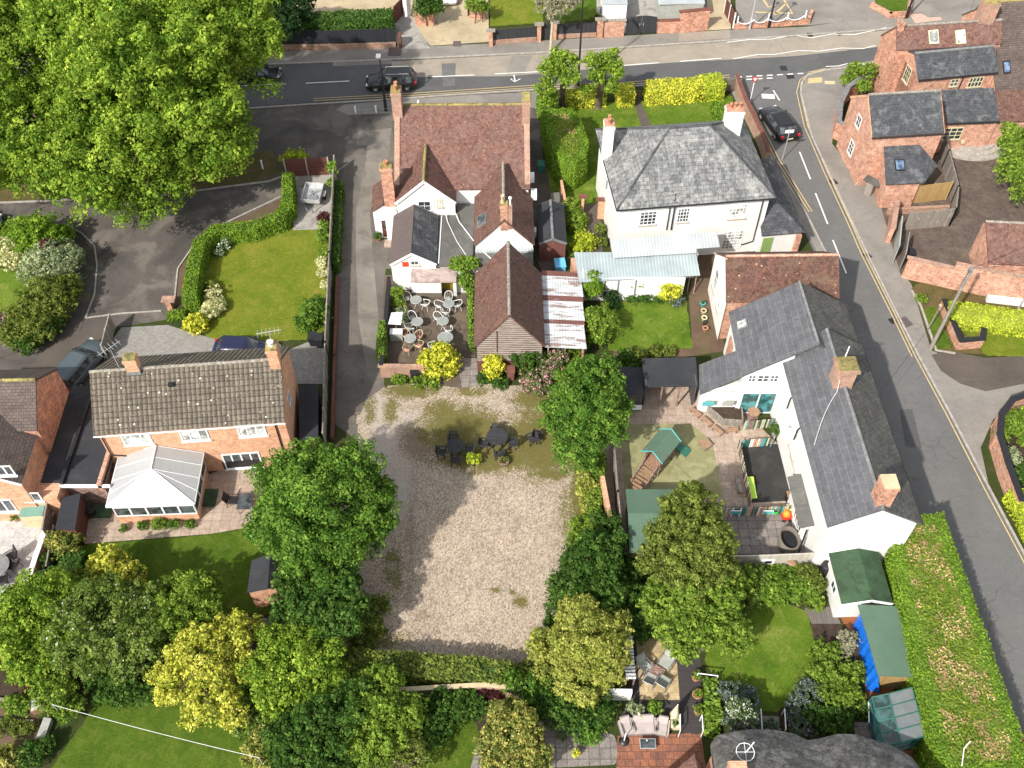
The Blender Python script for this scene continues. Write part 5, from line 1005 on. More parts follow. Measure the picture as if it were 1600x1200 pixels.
# conservatory
cv = thing('conservatory', 'white conservatory with hipped polycarbonate roof on a low brick wall', 'conservatory', (-22.6, 34.5, 0))
fc, Lc = frpx((168, 790), (302, 785), 2.25); fc = Fr(fc.o, fc.a); Wc = 3.75
MB().prism([tuple(fc.w(x, y)[:2]) for x, y in ((.12, .12), (Lc - .12, .12), (Lc - .12, Wc), (.12, Wc))], 0, .75).build('dwarf_wall', M['brick_orange'], cv)
MB().prism([tuple(fc.w(x, y)[:2]) for x, y in ((.2, .2), (Lc - .2, .2), (Lc - .2, Wc), (.2, Wc))], .75, .8).build('floor', M['pave_light'], cv)
fcS, fcE, fcW = vplane(fc, 'S', Lc, Wc, .12), vplane(fc, 'E', Lc, Wc, .12), vplane(fc, 'W', Lc, Wc, .12)
for fr_, ln, n in ((fcS, Lc, 5), (fcE, Wc, 3), (fcW, Wc, 3)):
    a0 = .12 if fr_ is fcS else (.12 if fr_ is fcE else 0); w_ = (ln - .24 if fr_ is fcS else ln - .12) / n
    for i in range(n):
        x0, x1 = a0 + i * w_, a0 + (i + 1) * w_; b = MB(); b.bb(x0, x0 + .06, -.03, .05, .75, 2.2, 0, fr_).bb(x1 - .06, x1, -.03, .05, .75, 2.2, 0, fr_).bb(x0 + .06, x1 - .06, -.03, .05, .75, .85, 0, fr_).bb(x0 + .06, x1 - .06, -.03, .05, 1.72, 1.78, 0, fr_).bb(x0 + .06, x1 - .06, -.03, .05, 2.12, 2.2, 0, fr_)
        w = b.build('window', M['white'], cv); MB().bb(x0 + .06, x1 - .06, 0, .02, .85, 2.12, 0, fr_).build('pane', M['glass'], w)
z0, z1 = 2.25, 3.35; e0, e1 = fc.w(Lc / 2, 1.9, z1), fc.w(Lc / 2, Wc - .1, z1); q = [fc.w(-.08, -.08, z0), fc.w(Lc + .08, -.08, z0), fc.w(Lc + .08, Wc, z0), fc.w(-.08, Wc, z0)]; m = MB()
for k in ([q[0], q[1], e0], [q[1], q[2], e1, e0], [q[3], q[0], e0, e1]): m.slab(k, .04)
r_ = m.build('roof', M['poly_roof'], cv); m = MB()
for i in range(6): p_ = q[0].lerp(q[1], i / 5); m.tube(p_, e0, .045 if i in (0, 5) else .03)
for i in range(1, 5):
    for a_, b_ in ((q[1], q[2]), (q[0], q[3])): p_ = a_.lerp(b_, i / 4); k = min(1, max(0, (p_ - fc.w(0, 1.9, 0)).dot(fc.y) / (Wc - 2.0))); m.tube(p_, e0.lerp(e1, k), .02)
m.tube(e0, e1 + Vector((0, 0, .02)), .06); m.build('glazing_bars', M['white'], r_); MB().path([v + Vector((0, 0, -.05)) for v in (q[3], q[0], q[1], q[2])], .06).build('gutter', M['white'], cv)
# flat roofed garages between the houses
ga = thing('garage', 'flat black felt roofed garage between the two brick houses', 'garage', (-27, 38, 0))
MB().bb(-28.1, -25.6, 34.2, 41.0, 2.35, 2.5).build('roof', M['felt_black'], ga); MB().bb(-28.3, -28.1, 34.1, 41.1, 2.35, 2.7).build('parapet', M['black'], ga); MB().bb(-25.95, -25.7, 34.0, 37.0, 2.0, 2.75).build('parapet', M['brick_pale'], ga); MB().bb(-28.1, -25.9, 41.0, 41.25, 2.0, 2.7).build('parapet', M['brick_pale'], ga); MB().bb(-28.35, -25.2, 34.0, 34.13, 2.3, 2.52).build('fascia', M['white'], ga); MB().bb(-28.2, -25.8, 34.3, 41.1, 0, 2.34).build('wall', M['wood_board'], ga)
ga2 = thing('garage', 'long charcoal flat roofed garage against the red brick gable', 'garage', (-29.2, 38, 0))
m = MB(); m.slab([(-29.6, 34.3, 2.5), (-28.35, 34.3, 2.5), (-28.35, 41.4, 2.5), (-29.9, 41.4, 2.5)], .12); m.build('roof', M['felt_black'], ga2); MB().prism([(-29.6, 34.3), (-28.4, 34.3), (-28.4, 41.3), (-29.9, 41.3)], 0, 2.3).build('wall', M['brick_orange'], ga2); MB().slab([(-29.9, 41.4, 2.45), (-28.35, 41.4, 2.45), (-28.35, 42.3, 2.2), (-29.9, 42.3, 2.2)], .1).build('door_canopy', M['black'], ga2)
l2 = thing('brick_house', 'red brick house at the left edge with a tall bare gable wall', 'house', (-33, 38, 0))
f = Fr((-38.5, 36.2), R(2)); gable(l2, f, 8.9, 5.1, 4.9, 6.9, 'brick', 'tile_brown', ov=.12, og=.03, ridge='lichen', gut=False)
fe_ = Fr((-29.7, 33.0), R(92)); gable(l2, fe_, 6.0, 6.5, 4.3, 6.4, 'brick_orange', 'tile_brown', ov=.12, og=.1, ridge=None, gut=False, barge='white')
MB().bb(-30.2, -28.3, 33.2, 36.5, 0, 2.4).build('wall', M['brick_orange'], l2)
s_ = vplane(fe_, 'W', 6.0, 6.5, .1); winc(s_, (8, 735), 1.0, 1.0, 2, 1, l2, fw=.09, bar=.1, sill='white'); fx = Fr((-30.2, 33.2), 0); winc(fx, (50, 776), 1.15, .95, 2, 1, l2, fw=.09, bar=.1, sill='white'); winc(s_, (0, 790), 1.8, 1.4, 3, 1, l2, fw=.09, bar=.1, sill='white')
chest = thing('garden_shed', 'small cream storage box with pale green felt lid on the light patio', 'storage box', tuple(P(50, 815)))
m = MB(); m.slab([pxw(28, 808, 1.3), pxw(66, 806, 1.3), pxw(70, 789, 1.55), pxw(35, 791, 1.55)], .05); m.build('lid', plain('felt_aqua', (.13, .25, .2), .8), chest); MB().prism(XY([(30, 808), (66, 806), (70, 791), (36, 792)], 1.3), 0, 1.26).build('box', M['buff'], chest)
ns = thing('shed', 'narrow grey felt roofed shed in the dark side passage', 'shed', tuple(P(105, 830))); m = MB(); m.slab([pxw(86, 826, 2.0), pxw(117, 828, 1.9), pxw(126, 770, 1.9), pxw(97, 778, 2.0)], .07); m.build('roof', M['felt_black'], ns); MB().prism(XY([(88, 824), (116, 826), (125, 774), (99, 780)], 1.9), 0, 1.86).build('wall', M['wood_brown'], ns)
rs_ = thing('shed', 'small brick shed with dark grey felt roof behind the round green tree', 'shed', tuple(P(412, 935))); p0 = [pxw(386, 926, 2.2), pxw(418, 920, 2.6), pxw(432, 918, 2.2), pxw(437, 870, 2.2), pxw(422, 865, 2.6), pxw(393, 876, 2.2)]
m = MB(); m.slab([p0[0], p0[1], p0[4], p0[5]], .06).slab([p0[1], p0[2], p0[3], p0[4]], .06); m.build('roof', M['felt_black'], rs_)
b = MB(); g_ = [Vector(v) for v in p0]; b.prism([(g_[0].x + .08, g_[0].y + .1), (g_[2].x - .08, g_[2].y + .1), (g_[3].x - .05, g_[3].y - .1), (g_[5].x + .08, g_[5].y - .1)], 0, 2.15).add([(g_[0].x + .08, g_[0].y + .1, 2.1), (g_[2].x - .08, g_[2].y + .1, 2.1), (g_[1].x, g_[1].y + .05, 2.5)], [[0, 1, 2]]).build('wall', M['brick_orange'], rs_)
ps = thing('shed', 'dark flat roofed store in the passage between brick house and lane fence', 'shed', tuple(P(486, 650))); MB().slab([pxw(468, 690, 2), pxw(497, 690, 2), pxw(497, 600, 2.1), pxw(466, 602, 2.1)], .08).build('roof', M['felt_black'], ps); MB().prism(XY([(470, 688), (495, 688), (495, 604), (469, 606)], 2), 0, 1.94).build('wall', M['wood_brown'], ps)
# service yard sheds behind the barn
sd = thing('shed', 'dark gabled felt roofed shed with maroon end wall east of the pub', 'shed', tuple(P(862, 390))); 
fd = Fr((P(886, 376, 2.2).x, P(866, 376, 2.2).y), R(91)); gable(sd, fd, 4.4, 2.2, 2.0, 2.5, 'brick_dark', 'felt_black', ov=.08, og=.08, ridge='lead', gut=False, barge='grey_metal')
wd = thing('shed', 'small low flat grey store beside the brick pillar', 'shed', tuple(P(868, 318))); MB().slab([pxw(862, 322, 1.4), pxw(876, 320, 1.4), pxw(874, 300, 1.6), pxw(860, 302, 1.6)], .06).build('roof', M['felt_grey'], wd); MB().prism(XY([(862, 321), (875, 319), (874, 302), (861, 303)], 1.4), 0, 1.38).build('wall', M['wood_grey'], wd)
# ---- top right brick houses
tb = thing('brick_house', 'orange brick cottage with old dark slate roof on the corner of the side road', 'house', (33, 67, 0))
f = Fr((29.0, 65.6), math.atan2(.58, 5.9)); gable(tb, f, 6.0, 5.6, 5.1, 7.2, 'brick_pale', 'slate_dark', kr=.5, ov=.12, og=.05, ridge='mortar', gut='black', barge='brick_orange')
w_ = vplane(f, 'W', 6.0, 5.6, .05)
winc(w_, (1342, 190), .85, 1.1, 2, 2, tb); winc(w_, (1330, 231), .9, 1.3, 2, 3, tb)
s_ = vplane(f, 'S', 6.0, 5.6, .12)
zr, ze = 4.0, 2.75; y0 = 65.9; m = MB(); a_, b_ = Vector((30.35, y0, zr)), Vector((33.3, y0 + .15, zr)); c_, d_, e_ = Vector((34.75, 64.7, ze + .2)), Vector((33.2, 62.8, ze)), Vector((30.1, 62.6, ze)); m.slab([e_, d_, b_, a_], .1).slab([d_, c_, b_], .1); o = m.build('porch_roof', M['slate_dark'], tb)
MB().prism([(30.3, 62.9), (33.0, 63.05), (34.3, 64.7), (33.3, 66), (30.5, 66)], 0, ze - .05).build('wall', M['brick_pale'], tb); skylight(tb, roofquad(e_, d_, a_, [(1399, 267), (1414, 267), (1412, 250), (1397, 250)]), 'black', 'glass_blue')
# link range with white-framed windows and brown door
tl = thing('brick_house', 'single storey pale brick range with slate and red tile roofs and a brown door', 'house', (40, 70, 0))
f = Fr((36.85, 70.0), R(4)); gable(tl, f, 4.6, 4.6, 3.2, 4.6, 'brick_pale', 'slate_dark', kr=1 if 0 else .6, ov=.12, og=.05, ridge=None, gut='black')
f2 = Fr((41.3, 70.5), R(4)); gable(tl, f2, 6.5, 4.4, 2.9, 4.2, 'brick_pale', 'tile_brown' if 0 else 'tile_dark', kr=.6, ov=.12, og=.05, ridge=None, gut=False)
s_ = vplane(f, 'S', 4.6, 4.6, .12); win(s_, (1478, 200), (1499, 217), 3, 3, tl, frame='cream', bar=.06); s2 = vplane(f2, 'S', 6.5, 4.4, .12); door(s2, (1515, 198), (1524, 219), tl, 'door_brown', 'brick_pale', 0, z0=.3)
q = s_.w(2.1, -.25, 1.2); MB().tube(q, q + Vector((0, .15, 0)), .2, 12).build('wall_lamp', M['buff'], tl)
# tall range behind with red tile roof, slate rear slope, big stack
ta = thing('brick_house', 'tall brick range with red tile roof, two white skylights and a slate rear slope', 'house', (38, 77, 0))
f = Fr((33.4, 76.6), R(6)); gable(ta, f, 9.5, 3.6, 5.9, 7.45, 'brick', 'tile_red', kr=.38, ze2=5.2, ov=.1, og=.08, ridge='mortar', gut=False)
f3 = Fr((34.95, 73.9), R(9)); gable(ta, f3, 7.3, 3.3, 4.8, 6.2, 'brick_pale', 'slate_dark', kr=.58, ze2=5.6, ov=.12, og=.08, ridge='lead', gut='black')
MB().prism([tuple(v[:2]) for v in (f3.w(.08, .3), f3.w(.3, .3), f3.w(.3, 3.1), f3.w(.08, 3.1))], 0, 4.8).build('wall', M['brick'], ta)
w_ = vplane(f3, 'W', 7.3, 3.3, .08); winc(w_, (1418, 116), 1.0, 1.5, 3, 3, ta, frame='cream'); s_ = vplane(f3, 'S', 7.3, 3.3, .12); winc(s_, (1491, 129), .75, .75, 2, 2, ta, frame='cream', bar=.08); winc(s_, (1524, 128), 1.3, 1.0, 4, 2, ta, frame='cream', bar=.08); pipe(ta, [s_.w(4.2, -.08, 4.7), s_.w(4.1, -.08, 2.5)]); pipe(ta, [s_.w(7.1, -.08, 4.7), s_.w(7.1, -.1, 3.4)])
A3, B3, C3 = f.w(0, 0, 5.9), f.w(9.5, 0, 5.9), f.w(0, 3.6 * .38, 7.45)
for x0, x1 in ((1451, 1466), (1493, 1508)): skylight(ta, roofquad(A3, B3, C3, [(x0 + 1, 69), (x1 + 1, 68), (x1 - 1, 46), (x0 - 1, 48)]), 'cream', 'glass_pale')
chimney(ta, f.w(8.0, 1.7), (1.3, 1.1), 5.5, 9.2, 'brick_old', 'lichen', ((-.3, 0), (.3, 0)), 'terracotta', .5); chimney(ta, f.w(.35, 1.4), (.5, .7), 6.5, 8.0, 'brick', 'mortar', ((0, 0),), 'terracotta', .3)
tc = thing('house', 'brown pantiled house at the top right corner with one dark framed skylight', 'house', (48, 79, 0))
f = Fr((42.6, 76.6), R(6)); gable(tc, f, 16, 8.0, 4.6, 8.2, 'brick_pale', 'tile_brown', ov=.12, og=.05, ridge='lichen', gut='white'); f4 = Fr((42.0, 73.6), R(5)); gable(tc, f4, 4.6, 4.8, 3.6, 5.2, 'brick_pale', 'tile_brown', ov=.1, og=.05, ridge=None, gut='white')
skylight(tc, roofquad(f4.w(0, 0, 3.6), f4.w(4.6, 0, 3.6), f4.w(0, 2.4, 5.2), [(1568, 116), (1579, 115), (1577, 95), (1566, 96)]), 'black', 'glass_blue'); MB().slab([(45.5, 72.0, 3.6), (52, 72.6, 3.6), (52, 76, 4.8), (46.2, 76, 4.8)], .12).build('roof', M['felt_black'], tc); MB().bb(45.6, 52, 72.3, 76, 0, 3.5).build('wall', M['brick_pale'], tc)
# brick outbuilding with red roof on the right edge
ro = thing('outbuilding', 'brick outbuilding with worn red tile roof by the long garden wall', 'outbuilding', (36, 50, 0))
f = Fr((35.9, 53.95), R(-4)); gable(ro, f, 9, 3.6, 2.35, 3.7, 'brick_pale', 'tile_red', kr=.9, ze2=3.4, ov=.06, og=.06, ridge='mortar', gut=False)
# thatched roof at the bottom edge
th = thing('thatched_cottage', 'grey weathered thatched cottage roof with two eyebrow swells at the bottom edge', 'cottage', (19, 13, 0))
b = MB(); n = 26; pr = [(1112, 1160), (1120, 1150), (1150, 1143), (1180, 1139), (1210, 1139), (1240, 1145), (1262, 1157), (1280, 1155), (1310, 1147), (1340, 1147), (1370, 1156), (1400, 1166), (1425, 1185), (1440, 1215)]
rows = []
for j in range(9):
    t_ = j / 8; row = []
    for i, (x, y) in enumerate(pr):
        p_ = P(x, y, 3.4); row.append((p_.x, p_.y - t_ * 5.0 + .0, 3.4 + math.sin(t_ * 1.35) * 3.2 + .12 * math.sin(i * 1.1) * (1 - t_)))
    rows.append(row)
nn = len(pr); b.add([p_ for r__ in rows for p_ in r__], [[j * nn + i, (j + 1) * nn + i, (j + 1) * nn + i + 1, j * nn + i + 1] for j in range(8) for i in range(nn - 1)], 0, True)
b.add([(x, y, z) for x, y, z in rows[0]] + [(x, y - .15, z - .4) for x, y, z in rows[0]], [[i, i + 1, nn + i + 1, nn + i] for i in range(nn - 1)])
b.add([r__[0] for r__ in rows] + [(r__[0][0], r__[0][1], 2.9) for r__ in rows], [[j, 9 + j, 9 + j + 1, j + 1] for j in range(8)]); b.add([r__[-1] for r__ in rows] + [(r__[-1][0], r__[-1][1], 2.9) for r__ in rows], [[j + 1, 9 + j + 1, 9 + j, j] for j in range(8)])
b.build('thatch', cells('thatch', (.19, .18, .165), (.13, .124, .115), (.08, .075, .07), .04, .7, .006, var=.4, fine=.5, blot=[(.3, .29, .27), (.055, .05, .047)], bsc=.8, b0=.5, b1=.62), th)
MB().prism([(r_[0], r_[1] - .5) for r_ in rows[0]] + [(rows[0][-1][0], 11), (rows[0][0][0], 11)], 0, 3.1).build('wall', M['brick'], th)
q = P(1148, 1190, 5.5); chimney(th, (q.x, q.y - .6), (.8, .8), 4, 6.2, 'brick_pale', 'brick_orange', ())
def satpole(q, h, name, label):
    t = thing(name, label, 'aerial', (q.x, q.y, q.z)); MB().tube(q, q + Vector((-.15, -.4, h)), .035).build('pole', M['white'], t)
    b = MB(); e = q + Vector((-.1, -.1, .4)); [b.tube(e + Vector((.45 * math.cos(i * .52), .45 * math.sin(i * .52), 0)), e + Vector((.45 * math.cos((i + 1) * .52), .45 * math.sin((i + 1) * .52), 0)), .02) for i in range(12)]; b.tube(e + Vector((-.45, 0, 0)), e + Vector((.45, 0, 0)), .015).tube(e + Vector((0, -.45, 0)), e + Vector((0, .45, 0)), .015); b.build('loop', M['white'], t); return t
satpole(P(1165, 1176, 5.2), 2.6, 'aerial', 'white aerial mast with round loop on the grey thatch')
t = thing('aerial', 'thin white aerial mast over the hedge at the lower right edge', 'aerial', tuple(P(1500, 1200, 2.5))); q = P(1502, 1204, 2.6); MB().path([q, q + Vector((-.25, .6, 1.6)), q + Vector((.1, .9, 1.75))], .03).build('pole', M['white'], t); MB().path([q, q + Vector((-.35, -.2, .2))], .03).build('arm', M['white'], t)
gp = thing('garage', 'brown tile pyramid roofed porch at the bottom of the rust patio', 'porch', (9, 15, 0)); ap = P(1085, 1178, 3.2); m = MB(); q = [(ap.x - 3.6, 15.6, 2.2), (ap.x + 1.0, ap.y - .9, 2.2), (ap.x + 1.6, 13.5, 2.2), (ap.x - 3, 13.2, 2.2)]
m.slab([(ap.x - 3.4, ap.y - 2.4, 2.2), (ap.x - 2.4, ap.y - 3.6, 2.4), (ap.x + .4, ap.y - 3.6, 3.2), tuple(ap)], .1).slab([tuple(ap), (ap.x + .4, ap.y - 3.6, 3.2), (ap.x + 1.6, ap.y - 3.6, 2.2), (ap.x + 1.1, ap.y - .9, 2.2)], .1); m.build('roof', M['tile_dark'], gp); MB().prism([(ap.x - 2.4, ap.y - 3.5), (ap.x + 1, ap.y - 3.5), (ap.x + .8, ap.y - 1.2), (ap.x - 1.4, ap.y - 1.6)], 0, 2.1).build('wall', M['brick'], gp)
# ================================================================ GARDEN WALLS, FENCES, GATES
wall('garden_wall', 'low red brick wall at the front of the beer terrace', [(596, 588), (664, 588)], 1.15, .25, 'brick_old', 'brick_old')
wall('garden_wall', 'thin grey topped wall between the lane and the beer terrace', [(610, 452), (606, 500), (601, 560), (598, 586)], 1.2, .22, 'plinth', 'black', zp=0)
wall('garden_wall', 'dark brick wall beside the pub lane behind the boarded fence', [(528, 440), (524, 560), (520, 690)], .5, .2, 'brick_dark')
fence('fence', 'long weathered board fence between the front lawn and the pub lane', [(526, 270), (519, 420), (513, 560), (510, 700)], 1.8, 'wood_old', 'kerb', gap=1.9)
fence('fence', 'dark brown panel fence with pale posts behind the small trailer', [(449, 276), (516, 273)], 1.8, 'wood_brown', 'kerb', gap=2.3)
fence('fence', 'grey slatted fence between the two drives beside the slate car', [(180, 513), (168, 560)], 1.5, 'wood_old', 'kerb')
fence('fence', 'weathered fence with a small white sign behind the brick shed', [(362, 985), (440, 985), (480, 975)], 1.5, 'wood_old', 'wood_old')
wall('garden_wall', 'pale rendered wall in the shrubs below the car park hedge', [(625, 1092), (690, 1088), (760, 1084), (815, 1090)], 1.3, .2, 'slabs_pink', 'buff')
wall('garden_wall', 'short pale wall behind the feathery yellow tree', [(885, 1090), (985, 1092)], 1.2, .2, 'render')
wall('garden_wall', 'red brick wall end among the creepers left of the play yard', [(938, 770), (950, 835)], 2.0, .25, 'brick_orange', None)
fence('fence', 'timber boundary fence with lattice along the play yard west side', [(955, 700), (962, 790), (970, 870)], 1.7, 'wood_old', 'wood_old')
fence('fence', 'whitewashed board fence below the nursery yard', [(1050, 893), (1130, 890), (1190, 889), (1283, 885)], 1.7, 'wood_white', None, th=.06)
# brick pillars and bits of wall west of the white house
wall('brick_pier', 'slim red brick pier by the side path of the white house', [(907, 335), (911, 335)], 1.9, .45, 'brick_orange', 'brick_dark', cat='pier')
wall('brick_pier', 'stepped red brick pier against the white house', [(933, 340), (944, 340)], 1.9, .4, 'brick_orange', 'brick_dark', cat='pier')
wall('garden_wall', 'low brick wall end beside the grey store', [(876, 300), (884, 340)], 1.3, .2, 'brick_orange')
wall('garden_wall', 'brick wall stub between the lean-to roofs', [(893, 432), (897, 450)], 2.0, .3, 'brick_pale')
wall('garden_wall', 'old mossy brick wall along the side road in front of the white house', [(1148, 136), (1162, 175), (1186, 225), (1196, 255)], 1.3, .3, 'brick_old', 'brick_dark')
wall('garden_wall', 'grey stone wall corner at the road junction hedge', [(1126, 142), (1148, 139)], 1.2, .3, 'plinth')
wall('garden_wall', 'dark metal gate pier wall with path to the white house', [(985, 157), (1000, 156)], 1.0, .1, 'felt_brown', cat='gate')
# top right
wall('garden_wall', 'curved brick wall with wide grey coping round the bin store', [(1336, 148), (1318, 160), (1306, 185), (1303, 215), (1316, 222)], 1.7, .35, 'brick', 'lead', capw=.12)
wall('garden_wall', 'long pale brick garden wall right of the side road', [(1408, 432), (1480, 449)], 2.0, .3, 'brick_pale', 'brick_old')
wall('garden_wall', 'taller part of the long brick wall below the red roofed outbuilding', [(1480, 449), (1560, 466), (1700, 490)], 2.5, .3, 'brick_pale', 'brick_old')
wall('garden_wall', 'low white rendered wall at the right edge', [(1540, 470), (1640, 482)], .5, .4, 'render')
fence('gate', 'tall pale green gate standing open beside the round brick gate pier', [(1394, 412), (1399, 365)], 1.9, 'felt_green' if 0 else 'fabric_grey', None, th=.06, cat='gate')
wall('garden_wall', 'rounded brick wall end by the green gate', [(1386, 380), (1392, 340)], 1.7, .35, 'brick_pale', 'brick_old')
fence('gate', 'grey weathered gate by the brown gravel yard entrance', [(1404, 425), (1410, 390)], 1.9, 'wood_old', None, cat='gate')
fence('fence', 'weathered close boarded fence facing the brown gravel yard', [(1412, 360), (1482, 353)], 1.85, 'wood_old', 'wood_old')
fence('fence', 'new golden close boarded fence beside the brick porch', [(1425, 318), (1476, 312)], 1.85, 'wood_new', 'wood_new')
fence('fence', 'weathered fence running north from the gravel yard corner to the brown door', [(1482, 353), (1486, 318), (1472, 262), (1468, 240)], 1.85, 'wood_old', 'wood_old')
wall('garden_wall', 'low old brick wall under the new golden fence', [(1385, 335), (1480, 330)], .6, .25, 'brick_old')
wall('bin_store', 'small wooden bin store against the brick cottage wall', [(1352, 300), (1362, 305)], 1.3, .8, 'wood_old', 'felt_grey', cat='bin store')
p = P(1520, 236); t = thing('stone_steps', 'curved pale stone steps below the brown door', 'steps', tuple(p))
for k, (a, h) in enumerate(((3.0, .18), (2.4, .36), (1.8, .54))): MB().lathe((p.x, p.y + .8, 0), [(a, 0), (a, h)], 24, sx=1.1, sy=.75, smooth=False).build('step', M['kerb'], t)
# right: verge walls
wall('garden_wall', 'low brick wall with black coping round the small triangle of lawn', [(1470, 483), (1495, 545), (1528, 542), (1530, 528)], .9, .3, 'brick_pale', 'black', capw=.1)
line('kerb', [(1424, 455), (1438, 478), (1462, 548), (1492, 553)], .15, M['kerb'], 0, h=.12)
wall('garden_wall', 'curving brick wall with black coping at the right edge', [(1660, 628), (1600, 634), (1570, 645), (1552, 668), (1549, 700), (1562, 745), (1582, 800)], 1.5, .3, 'brick_pale', 'black', capw=.12)
wall('garden_wall', 'pale low wall continuing under the clipped yellow hedge', [(1582, 800), (1610, 850), (1700, 1010)], .5, .3, 'buff')
# across the main road
fence('fence', 'black board fence on a stone plinth in front of the dark conifer hedge', [(438, 78), (530, 77), (619, 74)], 2.0, 'wood_black', None, base=.6, basemat='brick_old')
wall('brick_pier', 'small square brick pier at the end of the black fence', [(624, 73), (628, 73)], 1.4, .7, 'brick_dark', cat='pier')
fence('gate', 'dark red boarded gate beside a white pier', [(617, 37), (631, 22)], 1.8, 'wood_brown', None, cat='gate')
wall('gate_pier', 'white rendered pier with a dark slot beside the red gate', [(634, 27), (640, 22)], 2.0, .45, 'render', cat='pier')
wall('garden_wall', 'short brick wall under the shrub left of the stony drive', [(650, 38), (678, 39)], 1.5, .4, 'brick', 'brick_old')
wall('garden_wall', 'brick wall stub right of the stony drive', [(735, 28), (760, 30)], 1.7, .35, 'brick_pale')
fence('fence', 'brown gate leaf at the right of the stony drive', [(731, 26), (733, 18)], 1.8, 'wood_brown', None)
wall('brick_pier', 'brick pier at the left end of the grey picket fence', [(764, 71), (770, 71)], 1.6, .5, 'brick_pale', 'mortar', cat='pier')
fence('fence', 'charcoal board fence on a brick plinth in front of the sunny lawn', [(771, 69), (838, 64)], 1.5, 'charcoal', None, base=.45)
wall('brick_pier', 'brick pier with a letter box beside the dark garden gate', [(839, 64), (845, 64)], 1.8, .5, 'brick_pale', 'mortar', cat='pier')
fence('gate', 'narrow charcoal garden gate between two brick piers', [(846, 62), (861, 61)], 1.7, 'charcoal', None, cat='gate')
wall('brick_pier', 'brick pier right of the dark garden gate', [(863, 61), (869, 61)], 1.8, .5, 'brick_pale', 'mortar', cat='pier')
fence('fence', 'charcoal board fence behind the tall dark lamp post', [(871, 60), (931, 57)], 1.5, 'charcoal', None, base=.45)
wall('brick_pier', 'brick pier where the charcoal fence meets the whitewashed wall', [(932, 58), (941, 58)], 1.9, .5, 'brick', 'mortar', cat='pier')
wall('garden_wall', 'patchy whitewashed brick wall left of the double gates', [(942, 57), (974, 56)], 1.7, .35, 'brick_pale', 'mortar')
wall('garden_wall', 'higher brick wall right of the double gates', [(1026, 51), (1062, 50)], 1.3, .35, 'brick', 'brick_dark'); wall('garden_wall', 'tall brick wall end with dark top right of the double gates', [(1060, 50), (1104, 46)], 2.2, .4, 'brick', 'brick_dark')
t = thing('gate', 'pair of arched dark grey boarded driveway gates', 'gate', tuple(P(1001, 54)))
a, b_ = P(977, 55), P(1024, 52); g = Fr(a, math.atan2(b_.y - a.y, b_.x - a.x)); ln = (b_ - a).length
for k in (0, 1):
    m = MB(); x0, x1 = (0, ln / 2 - .02) if k == 0 else (ln / 2 + .02, ln); pts = [(x0, .1), (x1, .1)] + [(x1 - (x1 - x0) * i / 6, 1.75 + .25 * math.sin(math.pi * (x1 - (x1 - x0) * i / 6) / ln)) for i in range(7)]
    fr = [g.w(x, -.04, z) for x, z in pts]; bk = [g.w(x, .04, z) for x, z in pts]; n = len(pts); m.add(fr + bk, [list(range(n)), list(range(n, 2 * n))[::-1]] + [[i, n + i, n + (i + 1) % n, (i + 1) % n] for i in range(n)]); l_ = m.build('gate_leaf', M['charcoal'], t); MB().box(g.w(ln / 2 + (-.18 if k == 0 else .18), -.07, 1.1), (.05, .05, .25), g.a).build('handle', M['galv'], l_)
wall('garden_wall', 'low brick wall with white chain posts at the top right', [(1148, 45), (1210, 41), (1262, 37), (1268, 22)], .5, .3, 'brick', None)
wall('raised_bed', 'angled brick retaining wall round the small grassed bed', [(1362, 12), (1390, 27), (1418, 25), (1424, -4)], .5, .35, 'brick', None, cat='wall')
sheet('grass_bed', [(1366, -8), (1368, 8), (1392, 22), (1416, 20), (1420, -8)], M['lawn_deep'])
sheet('tactile_paving', [(1421, 23), (1440, 22), (1450, 28), (1470, 27), (1472, 32), (1430, 37)], M['slabs_pink'])
sheet('paving_patch', [(1263, 123), (1284, 121), (1285, 129), (1262, 131)], M['paint_yellow']); sheet('paving_patch', [(1288, 127), (1304, 127), (1305, 132), (1289, 132)], M['buff'])
fence('fence', 'red-brown board fence beside the narrow stony strip', [(1131, 20), (1145, 44)], 1.6, 'wood_brown', 'white')
# white posts and swagged chains
def postchain(name, label, pts, h=.75):
    t = thing(name, label, 'chain fence', tuple(P(*pts[0]))); W_ = [P(*p) for p in pts]
    for q in W_: MB().box((q.x, q.y, h / 2), (.14, .14, h)).build('post', M['white'], t)
    for a, b_ in zip(W_, W_[1:]): MB().path([a.lerp(b_, i / 6) + Vector((0, 0, h * .85 - .35 * (1 - (2 * i / 6 - 1) ** 2))) for i in range(7)], .018).build('chain', M['grey_metal'], t)
postchain('chain_fence', 'white posts with swagged chain in front of the pub forecourt', [(556, 177), (588, 176), (627, 172), (654, 168)])
t = thing('railing', 'white swagged chain railing on the low brick wall', 'railing', tuple(P(1160, 44)))
for x, y in ((1152, 36), (1178, 34), (1200, 32), (1230, 30), (1258, 27)): q = P(x, y, .5); MB().box((q.x, q.y, .85), (.1, .1, .8)).build('post', M['white'], t)
for i in range(4): a, b_ = [P(*v, 1.1) for v in (((1152, 33), (1178, 31)), ((1178, 31), (1200, 29)), ((1200, 29), (1230, 27)), ((1230, 27), (1258, 24)))[i]]; MB().path([a.lerp(b_, k / 6) + Vector((0, 0, -.4 * (1 - (2 * k / 6 - 1) ** 2))) for k in range(7)], .05).build('rail', M['white'], t)
line('painted_symbol', [(1190, -4), (1200, 12), (1228, 6), (1210, 24)], .3, M['paint_yellow'], .0705); line('painted_symbol', [(1222, -4), (1238, 22), (1180, 20)], .25, M['paint_yellow'], .0705)
